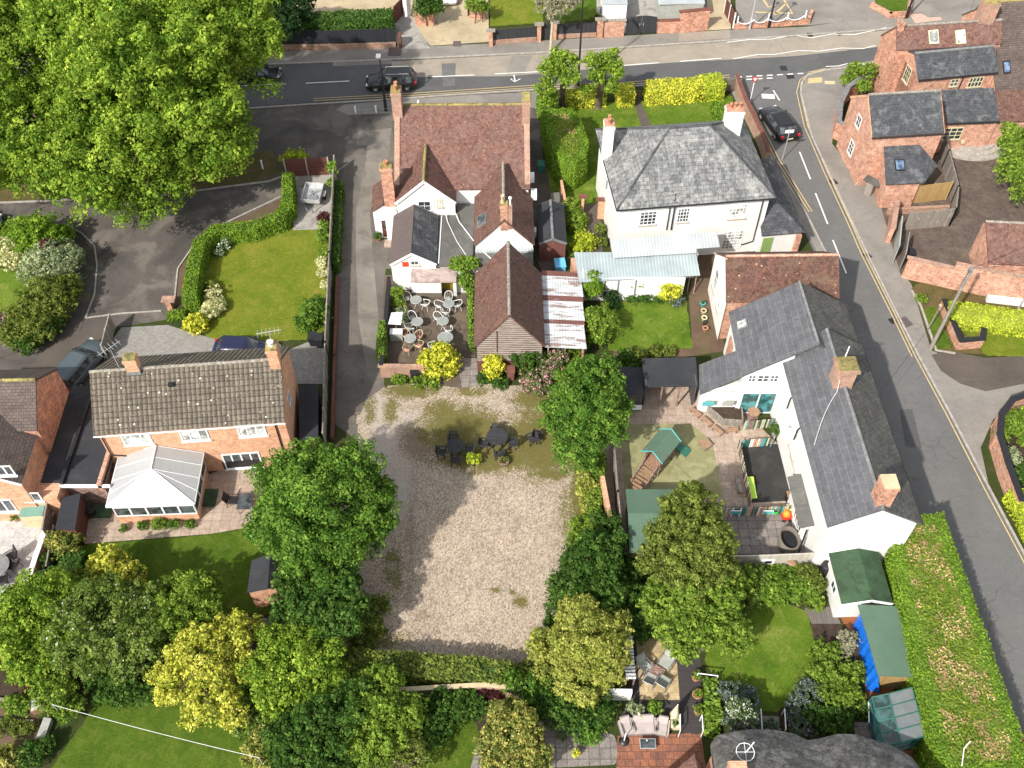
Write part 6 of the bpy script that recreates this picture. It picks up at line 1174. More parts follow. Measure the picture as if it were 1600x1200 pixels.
# small marker posts
for x, y, h, l in ((411, 264, .9, 'lone short white post on the grass verge'), (1099, 1070, .1, None)):
    if l: q = P(x, y); b = MB(); b.box((q.x, q.y, h / 2), (.12, .12, h)); b.box((q.x, q.y, h), (.14, .14, .04)); b.build('marker_post', M['white'], None, l, 'post')
wall('brick_pier', 'small square brick pier at the corner of the clipped hedge', [(264, 481), (272, 481)], .9, .6, 'brick', 'brick_old', cat='pier')
wall('garden_wall', 'brick edging wall of the light patio at the lower left', [(86, 812), (62, 880), (44, 938)], .7, .25, 'brick_old', 'render')
fence('fence', 'slatted timber screen below the light patio edge', [(92, 835), (80, 900), (74, 925)], 1.0, 'wood_old', 'kerb', gap=1.2)
fence('fence', 'thin white edged fence beside the narrow shed', [(82, 850), (92, 790)], 1.8, 'wood_old', None)
# nursery picket fences: striped boards
def picket(name, label, a, b_, h, cols, zp=0, w=.09, gap=.13, rail='wood_board'):
    a, b_ = P(*a, zp), P(*b_, zp); t = thing(name, label, 'fence', (a.x, a.y, 0)); ln = (b_ - a).length; g = Fr(a, math.atan2(b_.y - a.y, b_.x - a.x)); m = MB(); rs = random.Random(len(label))
    n = int(ln / gap)
    for i in range(n): m.bb(i * gap, i * gap + w, -.015, .015, .05, h + rs.uniform(-.02, .02), rs.randrange(len(cols)), g)
    m.build('pickets', [M[c] for c in cols], t)
    for z in (.25, h - .25): MB().bb(0, ln, .015, .05, z, z + .07, 0, g).build('rail', M[rail], t)
    return t
cs = ['white', 'teal', 'brick_orange', 'wood_board', 'cream', 'green_wood']
picket('picket_fence', 'striped coloured picket fence below the white patio doors', (1161, 672), (1209, 668), 1.0, cs)
picket('picket_fence', 'striped picket fence at the head of the dark play mat', (1158, 700), (1200, 697), .9, cs)
picket('picket_fence', 'short striped picket return beside the potted box plant', (1203, 700), (1210, 688), .9, cs)
picket('picket_fence', 'long striped picket fence between the play mat and the grey slabs', (1125, 808), (1248, 803), 1.0, cs)
picket('picket_fence', 'brown slatted picket fence up the left side of the dark play mat', (1152, 700), (1170, 795), 1.0, ['wood_old', 'wood_board', 'cream', 'wood_grey'])
q0 = P(1090, 650); t = thing('raised_planter', 'angled wooden raised planter with plants beside the nursery wall', 'planter', tuple(q0)); pts = XY([(1096, 636), (1128, 664), (1158, 666), (1156, 640)], .0)
for a, b_ in zip(pts, pts[1:] + pts[:1]): m = MB(); A, B = Vector((*a, 0)), Vector((*b_, 0)); c = (A + B) / 2; m.box((c.x, c.y, .35), ((B - A).length + .05, .08, .7), math.atan2(B.y - A.y, B.x - A.x)); m.build('side_board', M['wood_old'], t)
MB().prism(pts, 0, .55).build('soil', M['soil'], t)
for k, (x, y, a) in enumerate(((1086, 648, -50), (1103, 662, -50), (1120, 676, -48), (1142, 676, 5))):
    c = P(x, y); f_ = Fr(c, R(a)); t = thing('bench', 'little wooden bench along the raised planter, number %s from the top' % ('first', 'second', 'third', 'last')[k], 'bench', tuple(c)); MB().bb(-.45, .45, -.15, .15, .32, .38, 0, f_).build('seat', M['plank_tan'], t)
    for s in (-.35, .35): MB().bb(s - .04, s + .04, -.13, .13, 0, .32, 0, f_).build('leg', M['wood_board'], t)
# ================================================================ VEHICLES
c = lambda x, y, z=.7: (P(x, y, z).x, P(x, y, z).y, .02)
car('people_carrier', 'black people carrier with silver roof rails driving along the main road', c(611, 124, .8), R(183), 'car_black', 4.7, 1.85, 1.65, 'mpv', rails=True)
car('parked_car', 'black hatchback with red tail lights on the side road', c(1217, 190, .7), R(106), 'car_black', 4.75, 2.05, 1.45, 'hatch')
car('parked_car', 'dark car on the main road half hidden by the big lime green tree', c(402, 113, .7), R(2), 'car_black', 4.3, 1.8, 1.45, 'hatch')
car('parked_car', 'slate grey estate car parked on the drive left of the lichen roofed house', c(124, 568, .8), R(70), 'car_slate', 4.9, 1.9, 1.6, 'estate')
car('parked_car', 'dark navy car behind the lichen spotted roof', c(379, 546, .7), R(-2), 'car_navy', 4.3, 1.8, 1.45, 'hatch')
car('parked_car', 'white fronted car at the top of the stony drive', c(702, -14, .6), R(-88), 'car_white', 4.3, 1.8, 1.45, 'hatch')
car('parked_car', 'teal car just inside the left edge of the close', c(-42, 346, .6), R(3), 'car_green', 4.3, 1.8, 1.45, 'hatch')
car('parked_car', 'dark red car at the bottom right corner beyond the hedge', c(1612, 1205, .6), R(110), 'car_red', 4.4, 1.8, 1.45, 'hatch')
p = P(959, 14, 1.0); t = thing('caravan', 'white panelled caravan roof behind the brick wall', 'caravan', (p.x, p.y, 0)); MB().box((p.x, p.y + 1.2, 1.3), (2.3, 4.8, 1.9)).build('body', M['white'], t); MB().slab([(p.x - 1.2, p.y - 1.25, 2.25), (p.x + 1.2, p.y - 1.25, 2.25), (p.x + 1.2, p.y + 3.65, 2.4), (p.x - 1.2, p.y + 3.65, 2.4)], .1).build('roof', M['corr_pale'], t); MB().box((p.x - .5, p.y + 1, 2.4), (.5, .5, .12)).build('roof_hatch', M['glass'], t)
for s in (-1, 1): MB().tube((p.x + s * 1.0, p.y + 1, .33), (p.x + s * 1.2, p.y + 1, .33), .33, 14).build('wheel', M['rubber'], t)
p = P(1060, 14, 1.0); t = thing('shed', 'white flat topped shed behind the tall brick wall end', 'shed', (p.x, p.y, 0)); MB().slab([(p.x - 2.2, p.y - 1, 2.1), (p.x + 2.4, p.y - .8, 2.1), (p.x + 2.4, p.y + 4, 2.4), (p.x - 2.2, p.y + 4, 2.4)], .08).build('roof', M['corr_pale'], t, uvrot=math.pi / 2); MB().bb(p.x - 2, p.x + 2.3, p.y - .8, p.y + 3.9, 0, 2.05).build('wall', M['fabric_grey'], t)
# trailer
p = P(489, 303, .6); t = thing('trailer', 'small galvanised trailer on the concrete pad', 'trailer', (0, 0, 0)); b = MB(); b.bb(-.75, .75, -1.1, 1.1, .5, .54).bb(-.78, -.73, -1.1, 1.1, .5, .9).bb(.73, .78, -1.1, 1.1, .5, .9).bb(-.73, .73, 1.06, 1.1, .5, .9).bb(-.73, .73, -1.1, -1.06, .5, .9); b.build('tray', M['galv'], t); MB().path([(-.6, -1.1, .48), (0, -2.1, .45), (.6, -1.1, .48)], .04).build('drawbar', M['grey_metal'], t)
for s in (-1, 1): MB().tube((s * .85, .1, .28), (s * 1.0, .1, .28), .28, 14).build('wheel', M['rubber'], t); MB().bb(s * .92 - .12, s * .92 + .12, -.25, .45, .57, .6).build('mudguard', M['galv'], t)
b = MB(); b.tube((-.5, -.6, .6), (.4, .3, .8), .05).tube((.4, -.7, .6), (-.3, .2, .75), .05).box((.1, -.5, .62), (.7, .5, .12), .4); b.build('load', M['grey_metal'], t); t.location = (p.x, p.y, .02); t.rotation_euler = (0, 0, R(-4))
# ================================================================ STREET FURNITURE
lamp('street_lamp', 'dark lamp post with short arm in front of the pub forecourt', 603, 173, 5.3, .5, (-.3, .6), 'black', .1)
lamp('street_lamp', 'tall dark lamp post between the two pollarded trees', 903, 134, 9.5, .9, (0, 1), 'black', .1)
lamp('street_lamp', 'black post beside the small grassed bed at the top', 1416, 28, 4.2, .3, (.3, .6), 'black', .11)
lamp('street_lamp', 'dark post in front of the white chain railing', 1201, 43, 4.5, .3, (.3, .6), 'black', .1)
lamp('street_lamp', 'slim grey-green post behind the tall brick range', 1509, 32, 6.0, .6, (.3, .8), 'grey_metal', .1)
lamp('street_lamp', 'slim grey post at the foot of the low wall by the chain railing', 1171, 46, 5.0, .3, (0, .5), 'galv', .08)
p = P(1222, 250); t = thing('road_sign', 'white triangular give way sign on a pale pole seen from behind near the black hatchback', 'road sign', (p.x, p.y, 0)); MB().tube((p.x, p.y, 0), (p.x, p.y, 3.1), .045).build('pole', M['galv'], t); MB().box((p.x, p.y, 3.0), (.75, .04, .3), .1).build('sign_plate', M['white'], t)
p = P(1171, 163); t = thing('road_sign', 'give way triangle with red border on a white pole at the junction', 'road sign', (p.x, p.y, 0)); MB().tube((p.x, p.y, 0), (p.x, p.y, 2.5), .045).build('pole', M['white'], t)
b = MB(); b.add([(p.x - .35, p.y - .05, 2.9), (p.x + .35, p.y - .05, 2.9), (p.x, p.y - .05, 2.3), (p.x - .35, p.y - .02, 2.9), (p.x + .35, p.y - .02, 2.9), (p.x, p.y - .02, 2.3)], [[2, 1, 0], [3, 4, 5], [0, 1, 4, 3], [1, 2, 5, 4], [2, 0, 3, 5]]).build('sign_plate', M['lamp_red'], t); MB().add([(p.x - .2, p.y - .06, 2.83), (p.x + .2, p.y - .06, 2.83), (p.x, p.y - .06, 2.48)], [[2, 1, 0]]).build('sign_face', M['white'], t)
p = P(1454, 545); top = P(1511, 433, 8.3); t = thing('telegraph_pole', 'tall weathered telegraph pole beside the triangle of lawn', 'telegraph pole', (p.x, p.y, 0)); tp_ = Vector((p.x + .1, p.y + .1, 8.2)); MB().tube(p, tp_, .15, 10, r2=.11).build('pole', M['wood_old'], t); MB().box((tp_.x, tp_.y, 7.9), (.25, .25, .3)).build('pole_cap', M['grey_metal'], t)
for k, e in enumerate(((1700, 330, 7.0), (1700, 380, 7.5), (1376, 612, 5.2))): MB().path([tp_.lerp(P(*e), i / 10) + Vector((0, 0, -.1 - .5 * (1 - (2 * i / 10 - 1) ** 2))) for i in range(11)], .014, 4).build('telephone_wire', M['black'], t)
p = P(1449, 517); t = thing('post', 'short slim timber post with yellow cap on the triangle of lawn', 'post', (p.x, p.y, 0)); MB().tube(p, p + Vector((.1, .1, 2.6)), .05).build('post', M['wood_old'], t); MB().box((p.x + .1, p.y + .1, 2.65), (.14, .14, .14)).build('cap', M['buff'], t)
p = P(1588, 487); t = thing('post', 'grey steel post behind the bright yellow hedge', 'post', (p.x, p.y, 0)); MB().tube(p, p + Vector((.15, .1, 2.2)), .07).build('post', M['galv'], t); MB().box((p.x + .15, p.y + .1, 2.2), (.2, .2, .06)).build('cap', M['galv'], t)
# ================================================================ BEER TERRACE
def chair(name, frame, seat, lab):
    t = thing(name, lab, 'chair'); MB().lathe((0, 0, .42), [(.23, 0), (.24, .02), (.01, .03)], 14).build('seat', M[seat], t)
    arc = [(-.27, .3, .66), (-.3, .05, .68), (-.27, -.2, .74), (-.14, -.33, .8), (0, -.36, .82), (.14, -.33, .8), (.27, -.2, .74), (.3, .05, .68), (.27, .3, .66)]; MB().path(arc, .025).build('back_rail', M[frame], t)
    b = MB(); [b.tube((x, y, .44), (x * 1.15, y * 1.25, z), .014) for x, y, z in ((-.2, -.15, .72), (-.08, -.25, .79), (.08, -.25, .79), (.2, -.15, .72))]; b.build('back_slats' if seat == frame else 'back_rods', M[seat], t)
    for sx, sy in ((-1, -1), (1, -1), (-1, 1), (1, 1)): MB().path([(sx * .17, sy * .17, .43), (sx * .25, sy * .25, 0)], .016).build('leg', M[frame], t)
    for s in (-1, 1): MB().path([(s * .27, .3, .66), (s * .22, .2, .43)], .018).build('arm_post', M[frame], t)
    return t
def rtable(r=.42, h=.72):
    t = thing('bistro_table', 'x', 'table'); MB().lathe((0, 0, h), [(r, -.02), (r + .015, 0), (r, .02)], 24).build('table_top', M['fabric_grey'], t); MB().lathe((0, 0, h + .022), [(r * .93, 0), (r * .93, .003)], 24).build('table_inlay', plain('mesh_top', (.27, .29, .27), .35), t); MB().path([(math.cos(i * .5236) * (r + .01), math.sin(i * .5236) * (r + .01), h + .01) for i in range(13)], .018).build('rim', M['galv'], t)
    for k in range(3): a = k * 2.094; MB().path([(0, 0, h - .1), (.08 * math.cos(a), .08 * math.sin(a), .3), (.3 * math.cos(a), .3 * math.sin(a), 0)], .02).build('leg', M['galv'], t)
    return t
ch0 = chair('bistro_chair', 'white', 'fabric_grey', 'x'); ch1 = chair('wicker_chair', 'buff', 'rattan_pink', 'x'); tb0 = rtable()
used = set()
def put(proto, x, y, z, rz, label, group=None, sc=None):
    q = P(x, y, z); l = (q.x, q.y, .03)
    if proto.name in used: o = dup(proto, l, rz, label, sc)
    else: used.add(proto.name); o = proto; o.location = l; o.rotation_euler = (0, 0, rz); o['label'] = label
    if group: o['group'] = group
    return o
sets = [('by the fig shrub', (650, 469), [((636, 464), 200), ((665, 474), 70)]), ('nearest the ivy', (701, 475), [((701, 463), 180), ((686, 476), 250), ((715, 475), 100), ((697, 487), 0)]), ('in the left middle', (652, 503), [((644, 494), 205), ((640, 511), 285)]),
        ('in the right middle', (692, 502), [((684, 495), 215), ((701, 515), 20)])]
wh_l = ['left of', 'right of', 'nearest the viewer at', 'behind']
for nm, (x, y), chs in sets:
    put(tb0, x, y, .72, 0, 'round grey bistro table %s' % nm, 'bistro tables on the beer terrace')
    for (a, b_), rz in chs:
        w_ = ('left' if a < x - 6 else 'right' if a > x + 6 else 'middle'); v_ = 'upper' if b_ < y - 1 else 'lower'
        put(ch0, a, b_, .6, R(rz - 180) + math.pi, 'white chair on the %s %s side of the table %s' % (v_, w_, nm), 'white bistro chairs on the beer terrace')
put(tb0, 641, 529, .72, 0, 'round grey bistro table ringed by pink wicker chairs', 'bistro tables on the beer terrace')
for (a, b_), rz, l in (((634, 522), 210, 'upper left'), ((654, 524), 150, 'upper right'), ((655, 538), 60, 'lower right'), ((636, 544), -20, 'lower left')): put(ch1, a, b_, .6, R(rz), 'pink wicker chair at the %s of its table' % l, 'pink wicker chairs')
put(tb0, 696, 531, .72, 0, 'larger round table just behind the round yellow bush', 'bistro tables on the beer terrace', 1.3); put(ch0, 676, 540, .6, R(300), 'white looped bistro chair half under the round yellow bush', 'white bistro chairs on the beer terrace')
p = P(618, 502, 1.3); t = thing('parasol', 'small square white folded canopy at the terrace edge', 'parasol', (p.x, p.y, 0)); b = MB(); q = [(p.x - .45, p.y - .6, 1.7), (p.x + .45, p.y - .5, 1.5), (p.x + .5, p.y + .7, 1.55), (p.x - .3, p.y + .5, 1.7)]; b.slab(q, .06).build('canopy', M['white'], t); MB().tube((p.x, p.y, 0), (p.x, p.y, 1.6), .04).build('pole', M['grey_metal'], t)
p = P(619, 518, .8); t = thing('planter', 'pale box planter below the white folded canopy', 'planter', (p.x, p.y, 0)); MB().bb(p.x - .45, p.x + .45, p.y - .25, p.y + .25, 0, .8).build('box', M['fabric_grey'], t); MB().bb(p.x - .47, p.x + .47, p.y - .27, p.y + .27, .8, .84).build('lid', M['white'], t)
# picnic sets on the mossy gravel
def pic_table():
    t = thing('garden_table', 'x', 'table'); m = MB()
    for i in range(-5, 6):
        hw = math.sqrt(max(.6 ** 2 - (i * .11) ** 2, 0)); m.box((i * .11, 0, .74), (.095, 2 * hw, .035))
    m.build('table_top', M['charcoal'], t); MB().box((0, 0, .71), (1.0, .1, .04)).box((0, .3, .71), (.9, .08, .04)).box((0, -.3, .71), (.9, .08, .04)).build('battens', M['charcoal'], t)
    for k in range(4): a = k * 1.5708 + .785; MB().box((.38 * math.cos(a), .38 * math.sin(a), .35), (.1, .1, .7), a).build('leg', M['charcoal'], t)
    return t
def pic_chair():
    t = thing('garden_chair', 'x', 'chair'); m = MB()
    for i in range(5): m.box((-.24 + i * .12, 0, .42), (.1, .5, .03))
    m.build('seat', M['charcoal'], t); m = MB()
    for i in range(5): m.slab([(-.29 + i * .12, -.27, .45), (-.19 + i * .12, -.27, .45), (-.19 + i * .12, -.4, .95 - abs(i - 2) * .03), (-.29 + i * .12, -.4, .95 - abs(i - 2) * .03)], .03)
    m.build('backrest', M['charcoal'], t)
    for s in (-1, 1): MB().box((s * .34, -.02, .64), (.1, .62, .035)).build('armrest', M['charcoal'], t)
    for sx, sy in ((-1, -1), (1, -1), (-1, 1), (1, 1)): MB().box((sx * .3, sy * .24, .31), (.06, .06, .62)).build('leg', M['charcoal'], t)
    return t
pt, pc = pic_table(), pic_chair()
put(pt, 711, 697, .74, R(4), 'round charcoal slatted table, the left one on the mossy gravel', 'charcoal garden tables', 1.2); put(pt, 777, 684, .74, R(88), 'round charcoal slatted table, the right one on the mossy gravel', 'charcoal garden tables', 1.2)
for x, y, rz, l in ((708, 686, 180, 'behind the left round table'), (690, 705, 262, 'left of the left round table'), (733, 701, 92, 'between the two round tables beside the left one'), (712, 717, 2, 'in front of the left round table'), (774, 673, 178, 'behind the right round table'), (757, 692, 262, 'left of the right round table'), (800, 691, 90, 'right of the right round table'), (780, 707, 8, 'in front of the right round table'), (831, 684, 110, 'standing apart beside the leafy tree'), (841, 681, 250, 'tucked under the edge of the leafy tree')):
    put(pc, x, y, .55, R(rz), 'charcoal slatted armchair %s' % l, 'charcoal garden armchairs', .95)
tub('plant_pot', 'black pot with a bright lime green dome plant beside the charcoal tables', 741, 722, .28, .42, 'black', L['hedge_yellow'], .1, .42, .36)
tub('plant_pot', 'wooden half barrel of sparse seedlings beside the charcoal tables', 787, 722, .36, .38, 'wood_board', L['olive'], .07, .3, .08)
# bins
def bin_(x, y, mat, label, h=1.05):
    q = P(x, y, h / 2); t = thing('wheelie_bin', label, 'bin', (q.x, q.y, 0)); b = MB(); b.loft([[(q.x + a * w, q.y + c_ * w, z) for a, c_ in ((-.27, -.3), (.27, -.3), (.27, .3), (-.27, .3))] for w, z in ((.8, .06), (1, h - .08))], smooth=False); b.build('body', M[mat], t); MB().slab([(q.x - .3, q.y - .36, h - .05), (q.x + .3, q.y - .36, h - .05), (q.x + .3, q.y + .32, h + .05), (q.x - .3, q.y + .32, h + .05)], .05).build('lid', M[mat], t); MB().tube((q.x - .25, q.y + .34, h - .02), (q.x + .25, q.y + .34, h - .02), .025).build('handle', M['black'], t)
    for s in (-1, 1): MB().tube((q.x + s * .2, q.y + .28, .1), (q.x + s * .27, q.y + .28, .1), .1, 10).build('wheel', M['rubber'], t)
    return t
bin_(798, 584, 'brick_dark', 'maroon wheelie bin by the barn between yellow shrub and roses', 1.1); bin_(648, 584, 'black', 'small black bin on a brick step at the terrace wall', .9)
bin_(489, 531, 'black', 'black wheelie bin under the shrub at the lawn corner'); bin_(499, 533, 'black', 'second black wheelie bin, the one nearer the lane fence'); bin_(1556, 560, 'white', 'white bag of rubble on the rough track', .4) if 0 else None
bin_(1421, 398, 'black', 'dark bin in the corner of the brown gravel yard', .8); bin_(837, 397, 'green_plastic', 'green bin in the narrow yard between pub and hedge') if 0 else None
bin_(845, 262, 'green_wood', 'dark green bin in the shaded yard east of the pub')
p = P(875, 412, .5); t = thing('paddling_pool', 'light blue plastic tub in the weeds behind the barn', 'tub', (p.x, p.y, 0)); MB().box((p.x, p.y, .3), (.75, .95, .6), .1).build('tub', M['sky_blue'], t); MB().box((p.x, p.y, .6), (.85, 1.05, .05), .1).build('rim', M['sky_blue'], t)
p = P(852, 352, .5); t = thing('plank', 'white plank leaning in the yard east of the pub', 'plank', tuple(p)); MB().box((p.x, p.y, .3), (.25, 1.2, .5), .15).build('plank', M['white'], t)
tub('plant_pot', 'terracotta pot with clipped green ball by the brown pub door', 591, 374, .22, .35, 'terracotta', L['deep'], .09, .3)
# ================================================================ NURSERY PLAY YARD
fp = Fr(P(1030, 712, .9), R(52)); t = thing('play_tower', 'wooden play tower with green pitched roof, ramp and green slide', 'play tower', tuple(fp.w(0, 0)))
for s in (-.55, .55):
    for u in (-.9, .9): MB().bb(u - .05, u + .05, s - .05, s + .05, 0, 2.2, 0, fp).build('post', M['wood_board'], t)
b = MB(); b.bb(-.95, .95, -.6, .6, .85, .95, 0, fp); b.build('platform', M['plank_tan'], t); m = MB(); m.slab([fp.w(-1.1, -.8, 2.0), fp.w(1.1, -.8, 2.0), fp.w(1.1, 0, 2.65), fp.w(-1.1, 0, 2.65)], .05).slab([fp.w(-1.1, .8, 2.0), fp.w(1.1, .8, 2.0), fp.w(1.1, 0, 2.65), fp.w(-1.1, 0, 2.65)], .05); r_ = m.build('roof', M['felt_green'], t)
for u in (-1.12, 1.12): MB().path([fp.w(u, -.82, 1.99), fp.w(u, 0, 2.66), fp.w(u, .82, 1.99)], .045).build('barge_board', M['teal'], r_)
b = MB(); [b.bb(-.95 + i * .24, -.83 + i * .24, s, s + .04, .95, 1.4, 0, fp) for i in range(8) for s in (-.62, .58)]; b.build('side_rails', M['wood_board'], t)
m = MB()
for i in range(8): u = -1.0 - i * .22; m.bb(u - .18, u, -.45, .45, .85 - i * .11, .89 - i * .11, 0, fp)
m.build('ramp_treads', M['plank_tan'], t)
for s in (-.5, .5): MB().slab([fp.w(-.95, s, .9), fp.w(-2.8, s, .05), fp.w(-2.8, s + .06, .05), fp.w(-.95, s + .06, .9)], .15).tube(fp.w(-.95, s, 1.4), fp.w(-2.6, s, .6), .04).build('ramp_side', M['wood_board'], t)
MB().slab([fp.w(.95, -.3, .95), fp.w(.95, .3, .95), fp.w(2.1, .3, .75), fp.w(2.1, -.3, .75)], .05).slab([fp.w(1.5, -.95, .25), fp.w(2.1, -.95, .2), fp.w(2.1, .3, .8), fp.w(1.5, .3, .8)], .05).build('slide', M['green_wood'], t)
MB().slab([fp.w(1.5, -1.25, .14), fp.w(2.2, -1.25, .14), fp.w(2.2, -.7, .3), fp.w(1.5, -.7, .3)], .06).build('slide_foot', M['green_wood'], t)
p = P(1102, 697, .1); t = thing('sandpit', 'small tan wooden box on the corner of the play matting', 'play box', tuple(p)); MB().prism(XY([(1092, 692), (1104, 688), (1113, 698), (1101, 706)], 0), 0, .3).build('box', M['wood_old'], t); MB().prism(XY([(1091, 689), (1104, 685), (1114, 695), (1101, 703)], .3), .3, .34).build('lid', M['plank_tan'], t)
p = P(1174, 768, .1); t = thing('toy_slide', 'lime green plastic toy slide on the dark play mat', 'toy slide', tuple(p)); MB().slab([(p.x - .2, p.y + .9, .5), (p.x + .2, p.y + .9, .5), (p.x + .3, p.y - .5, .1), (p.x - .15, p.y - .55, .1)], .06).build('slide', M['lime_plastic'], t); MB().bb(p.x - .2, p.x + .2, p.y + .85, p.y + .9, 0, .5).build('support', M['lime_plastic'], t)
p = P(1230, 805, .4); t = thing('toy_car', 'red and orange plastic toy car by the bay window', 'toy car', tuple(p)); MB().box((p.x, p.y, .3), (.6, .45, .3), .2).build('body', M['red_plastic'], t); MB().lathe((p.x - .05, p.y + .05, .45), [(.25, 0), (.2, .25), (.02, .3)], 12).build('hood', M['orange_plastic'], t)
for s, u in ((-1, -1), (1, -1), (-1, 1), (1, 1)): MB().tube((p.x + s * .2, p.y + u * .22, .12), (p.x + s * .2, p.y + u * .28, .12), .12, 10).build('wheel', M['rubber'], t)
p = P(1238, 795, .8); t = thing('toy_box', 'small yellow and orange toy tray beside the red toy car', 'toy', tuple(p)); MB().box((p.x, p.y + .2, .3), (.5, .4, .6)).build('box', M['orange_plastic'], t); MB().box((p.x, p.y + .2, .62), (.55, .45, .05)).build('lid', M['cream'], t)
p = P(1206, 800, .5); t = thing('planter', 'green plastic trough hung on the striped fence', 'planter', tuple(p)); MB().box((p.x, p.y, .5), (.75, .22, .22)).build('trough', M['green_plastic'], t); MB().box((p.x, p.y, .62), (.65, .15, .04)).build('soil', M['soil'], t)
p = P(1231, 845, .5); t = thing('well', 'grey half-round raised tub against the bay wall', 'tub', tuple(p)); MB().lathe((p.x + .05, p.y, 0), [(.75, 0), (.8, .9), (.68, .9), (.66, .5)], 22, sx=.8, sy=1.1).build('tub', M['plinth'], t); MB().lathe((p.x + .05, p.y, .52), [(.66, 0), (.01, .02)], 20, sx=.8, sy=1.1).build('soil', M['black'], t)
p = P(1236, 775, .5); t = thing('stove', 'black play stove against the white nursery wall', 'stove', tuple(p)); MB().box((p.x, p.y, .35), (.55, .4, .7)).build('body', M['black'], t); MB().box((p.x, p.y, .72), (.62, .46, .05)).build('top', M['plank_tan'], t)
p = P(1178, 643, .7); t = thing('cable_drum_table', 'round wooden cable drum table outside the patio doors', 'table', tuple(p)); MB().lathe((p.x, p.y, .65), [(.42, 0), (.42, .06)], 18, smooth=False).build('table_top', M['plank_tan'], t); MB().lathe((p.x, p.y, 0), [(.4, 0), (.4, .05), (.2, .06), (.2, .65)], 14, smooth=False).build('drum', M['wood_board'], t)
tub('plant_pot', 'grey pot with a round dark green box plant by the nursery wall', 1211, 678, .28, .5, 'fabric_grey', L['deep'], .09, .42, .42)
p = P(1155, 755, .5); t = thing('bench', 'low wooden bench against the slatted picket fence', 'bench', tuple(p)); MB().box((p.x, p.y, .4), (.3, 1.3, .06), .1).build('seat', M['wood_old'], t); [MB().box((p.x, p.y + s, .2), (.26, .06, .4)).build('leg', M['wood_old'], t) for s in (-.5, .5)]
for x, c_ in ((1149, 'teal'), (1200, 'teal')): q = P(x, 797, .8); MB().box((q.x, q.y - .1, .7), (.7, .04, .4)).box((q.x, q.y - .13, .7), (.62, .02, .32), 0, 1).build('notice_board', [M['white'], M[c_]], None, 'blue and white activity panel on the striped fence %s' % ('above the grey slabs, left one' if x == 1149 else 'above the green trough'), 'panel')
q = P(1200, 876, 1.0); MB().box((q.x, q.y - .08, 1.0), (.75, .05, .5)).box((q.x, q.y - .12, 1.0), (.4, .03, .28), 0, 1).build('wall_frame', [M['white'], M['black']], None, 'white framed mirror on the whitewashed board fence', 'frame')
q = P(1237, 876, 1.0); MB().lathe((q.x, q.y - .1, 1.0), [(.28, -.02), (.28, .02), (.1, .04)], 18).build('wall_plaque', M['plank_tan'], None, 'round tan plaque on the whitewashed board fence', 'plaque')
# water butt
p = P(1291, 888, .9); t = thing('water_butt', 'dark green water butt beside the garden room', 'water butt', tuple(p)); MB().lathe((p.x, p.y, .35), [(.33, 0), (.4, .45), (.34, .95), (.32, .97), (.05, 1.02)], 18).build('barrel', M['black'], t); MB().box((p.x, p.y, .17), (.6, .6, .34)).build('stand', M['black'], t)
tub('watering_can', 'bright green watering can beside the water butt', 1289, 905, .14, .3, 'green_plastic', cat='watering can')
# ================================================================ TERRACE BOTTOM CENTRE
def lounge():
    t = thing('garden_armchair', 'x', 'chair'); fr = MB()
    for s in (-1, 1): fr.path([(s * .33, .3, 0), (s * .33, .32, .62), (s * .33, -.3, .6), (s * .33, -.42, 0)], .025)
    fr.path([(-.33, -.3, .4), (-.3, -.55, 1.0), (.3, -.55, 1.0), (.33, -.3, .4)], .025); fr.build('frame', M['grey_metal'], t); MB().box((0, .02, .42), (.56, .58, .09)).build('seat', M['fabric_grey'], t); MB().slab([(-.28, -.28, .46), (.28, -.28, .46), (.28, -.5, .98), (-.28, -.5, .98)], .07).build('backrest', M['fabric_grey'], t); return t
lg = lounge()
put(lg, 1008, 1040, .5, R(215), 'grey cushioned armchair at the top left of the sandstone patio', 'sling armchairs on the sandstone patio'); put(lg, 1041, 1034, .5, R(-215), 'pale cushioned armchair at the upper right of the square table', 'sling armchairs on the sandstone patio', 1.15); put(lg, 1016, 1060, .5, R(-28), 'dark cushioned armchair at the lower left of the square table', 'sling armchairs on the sandstone patio'); put(lg, 1037, 1064, .5, R(-35), 'white cushioned armchair at the lower right of the square table', 'sling armchairs on the sandstone patio')
p = P(1024, 1049, .45); f_ = Fr(p, R(-32)); t = thing('coffee_table', 'square brown table between the four cushioned armchairs', 'table', tuple(p)); MB().bb(-.45, .45, -.4, .4, .42, .46, 0, f_).build('table_top', M['wood_board'], t); [MB().bb(a - .03, a + .03, b_ - .03, b_ + .03, 0, .42, 0, f_).build('leg', M['grey_metal'], t) for a in (-.4, .4) for b_ in (-.35, .35)]
def sofa(x, y, w, rz, label, seats):
    q = P(x, y, .45); f_ = Fr(q, R(rz)); t = thing('garden_sofa', label, 'sofa', (q.x, q.y, 0)); hw = w / 2; MB().bb(-hw, hw, -.4, .4, .08, .3, 0, f_).build('base', M['grey_metal'], t)
    for i in range(seats): a = -hw + .1 + i * (w - .2) / seats; b_ = a + (w - .2) / seats - .02; MB().bb(a, b_, -.4, .22, .3, .43, 0, f_).build('seat_cushion', M['fabric'], t); MB().slab([f_.w(a, .2, .43), f_.w(b_, .2, .43), f_.w(b_, .42, .85), f_.w(a, .42, .85)], .12).build('back_cushion', M['fabric'], t)
    for s in (-1, 1): MB().bb(min(s * hw, s * hw - s * .08), max(s * hw, s * hw - s * .08), -.4, .4, .3, .62, 0, f_).build('armrest', M['fabric'], t)
    for a in (-hw + .06, hw - .06):
        for b_ in (-.34, .34): MB().bb(a - .03, a + .03, b_ - .03, b_ + .03, 0, .08, 0, f_).build('leg', M['grey_metal'], t)
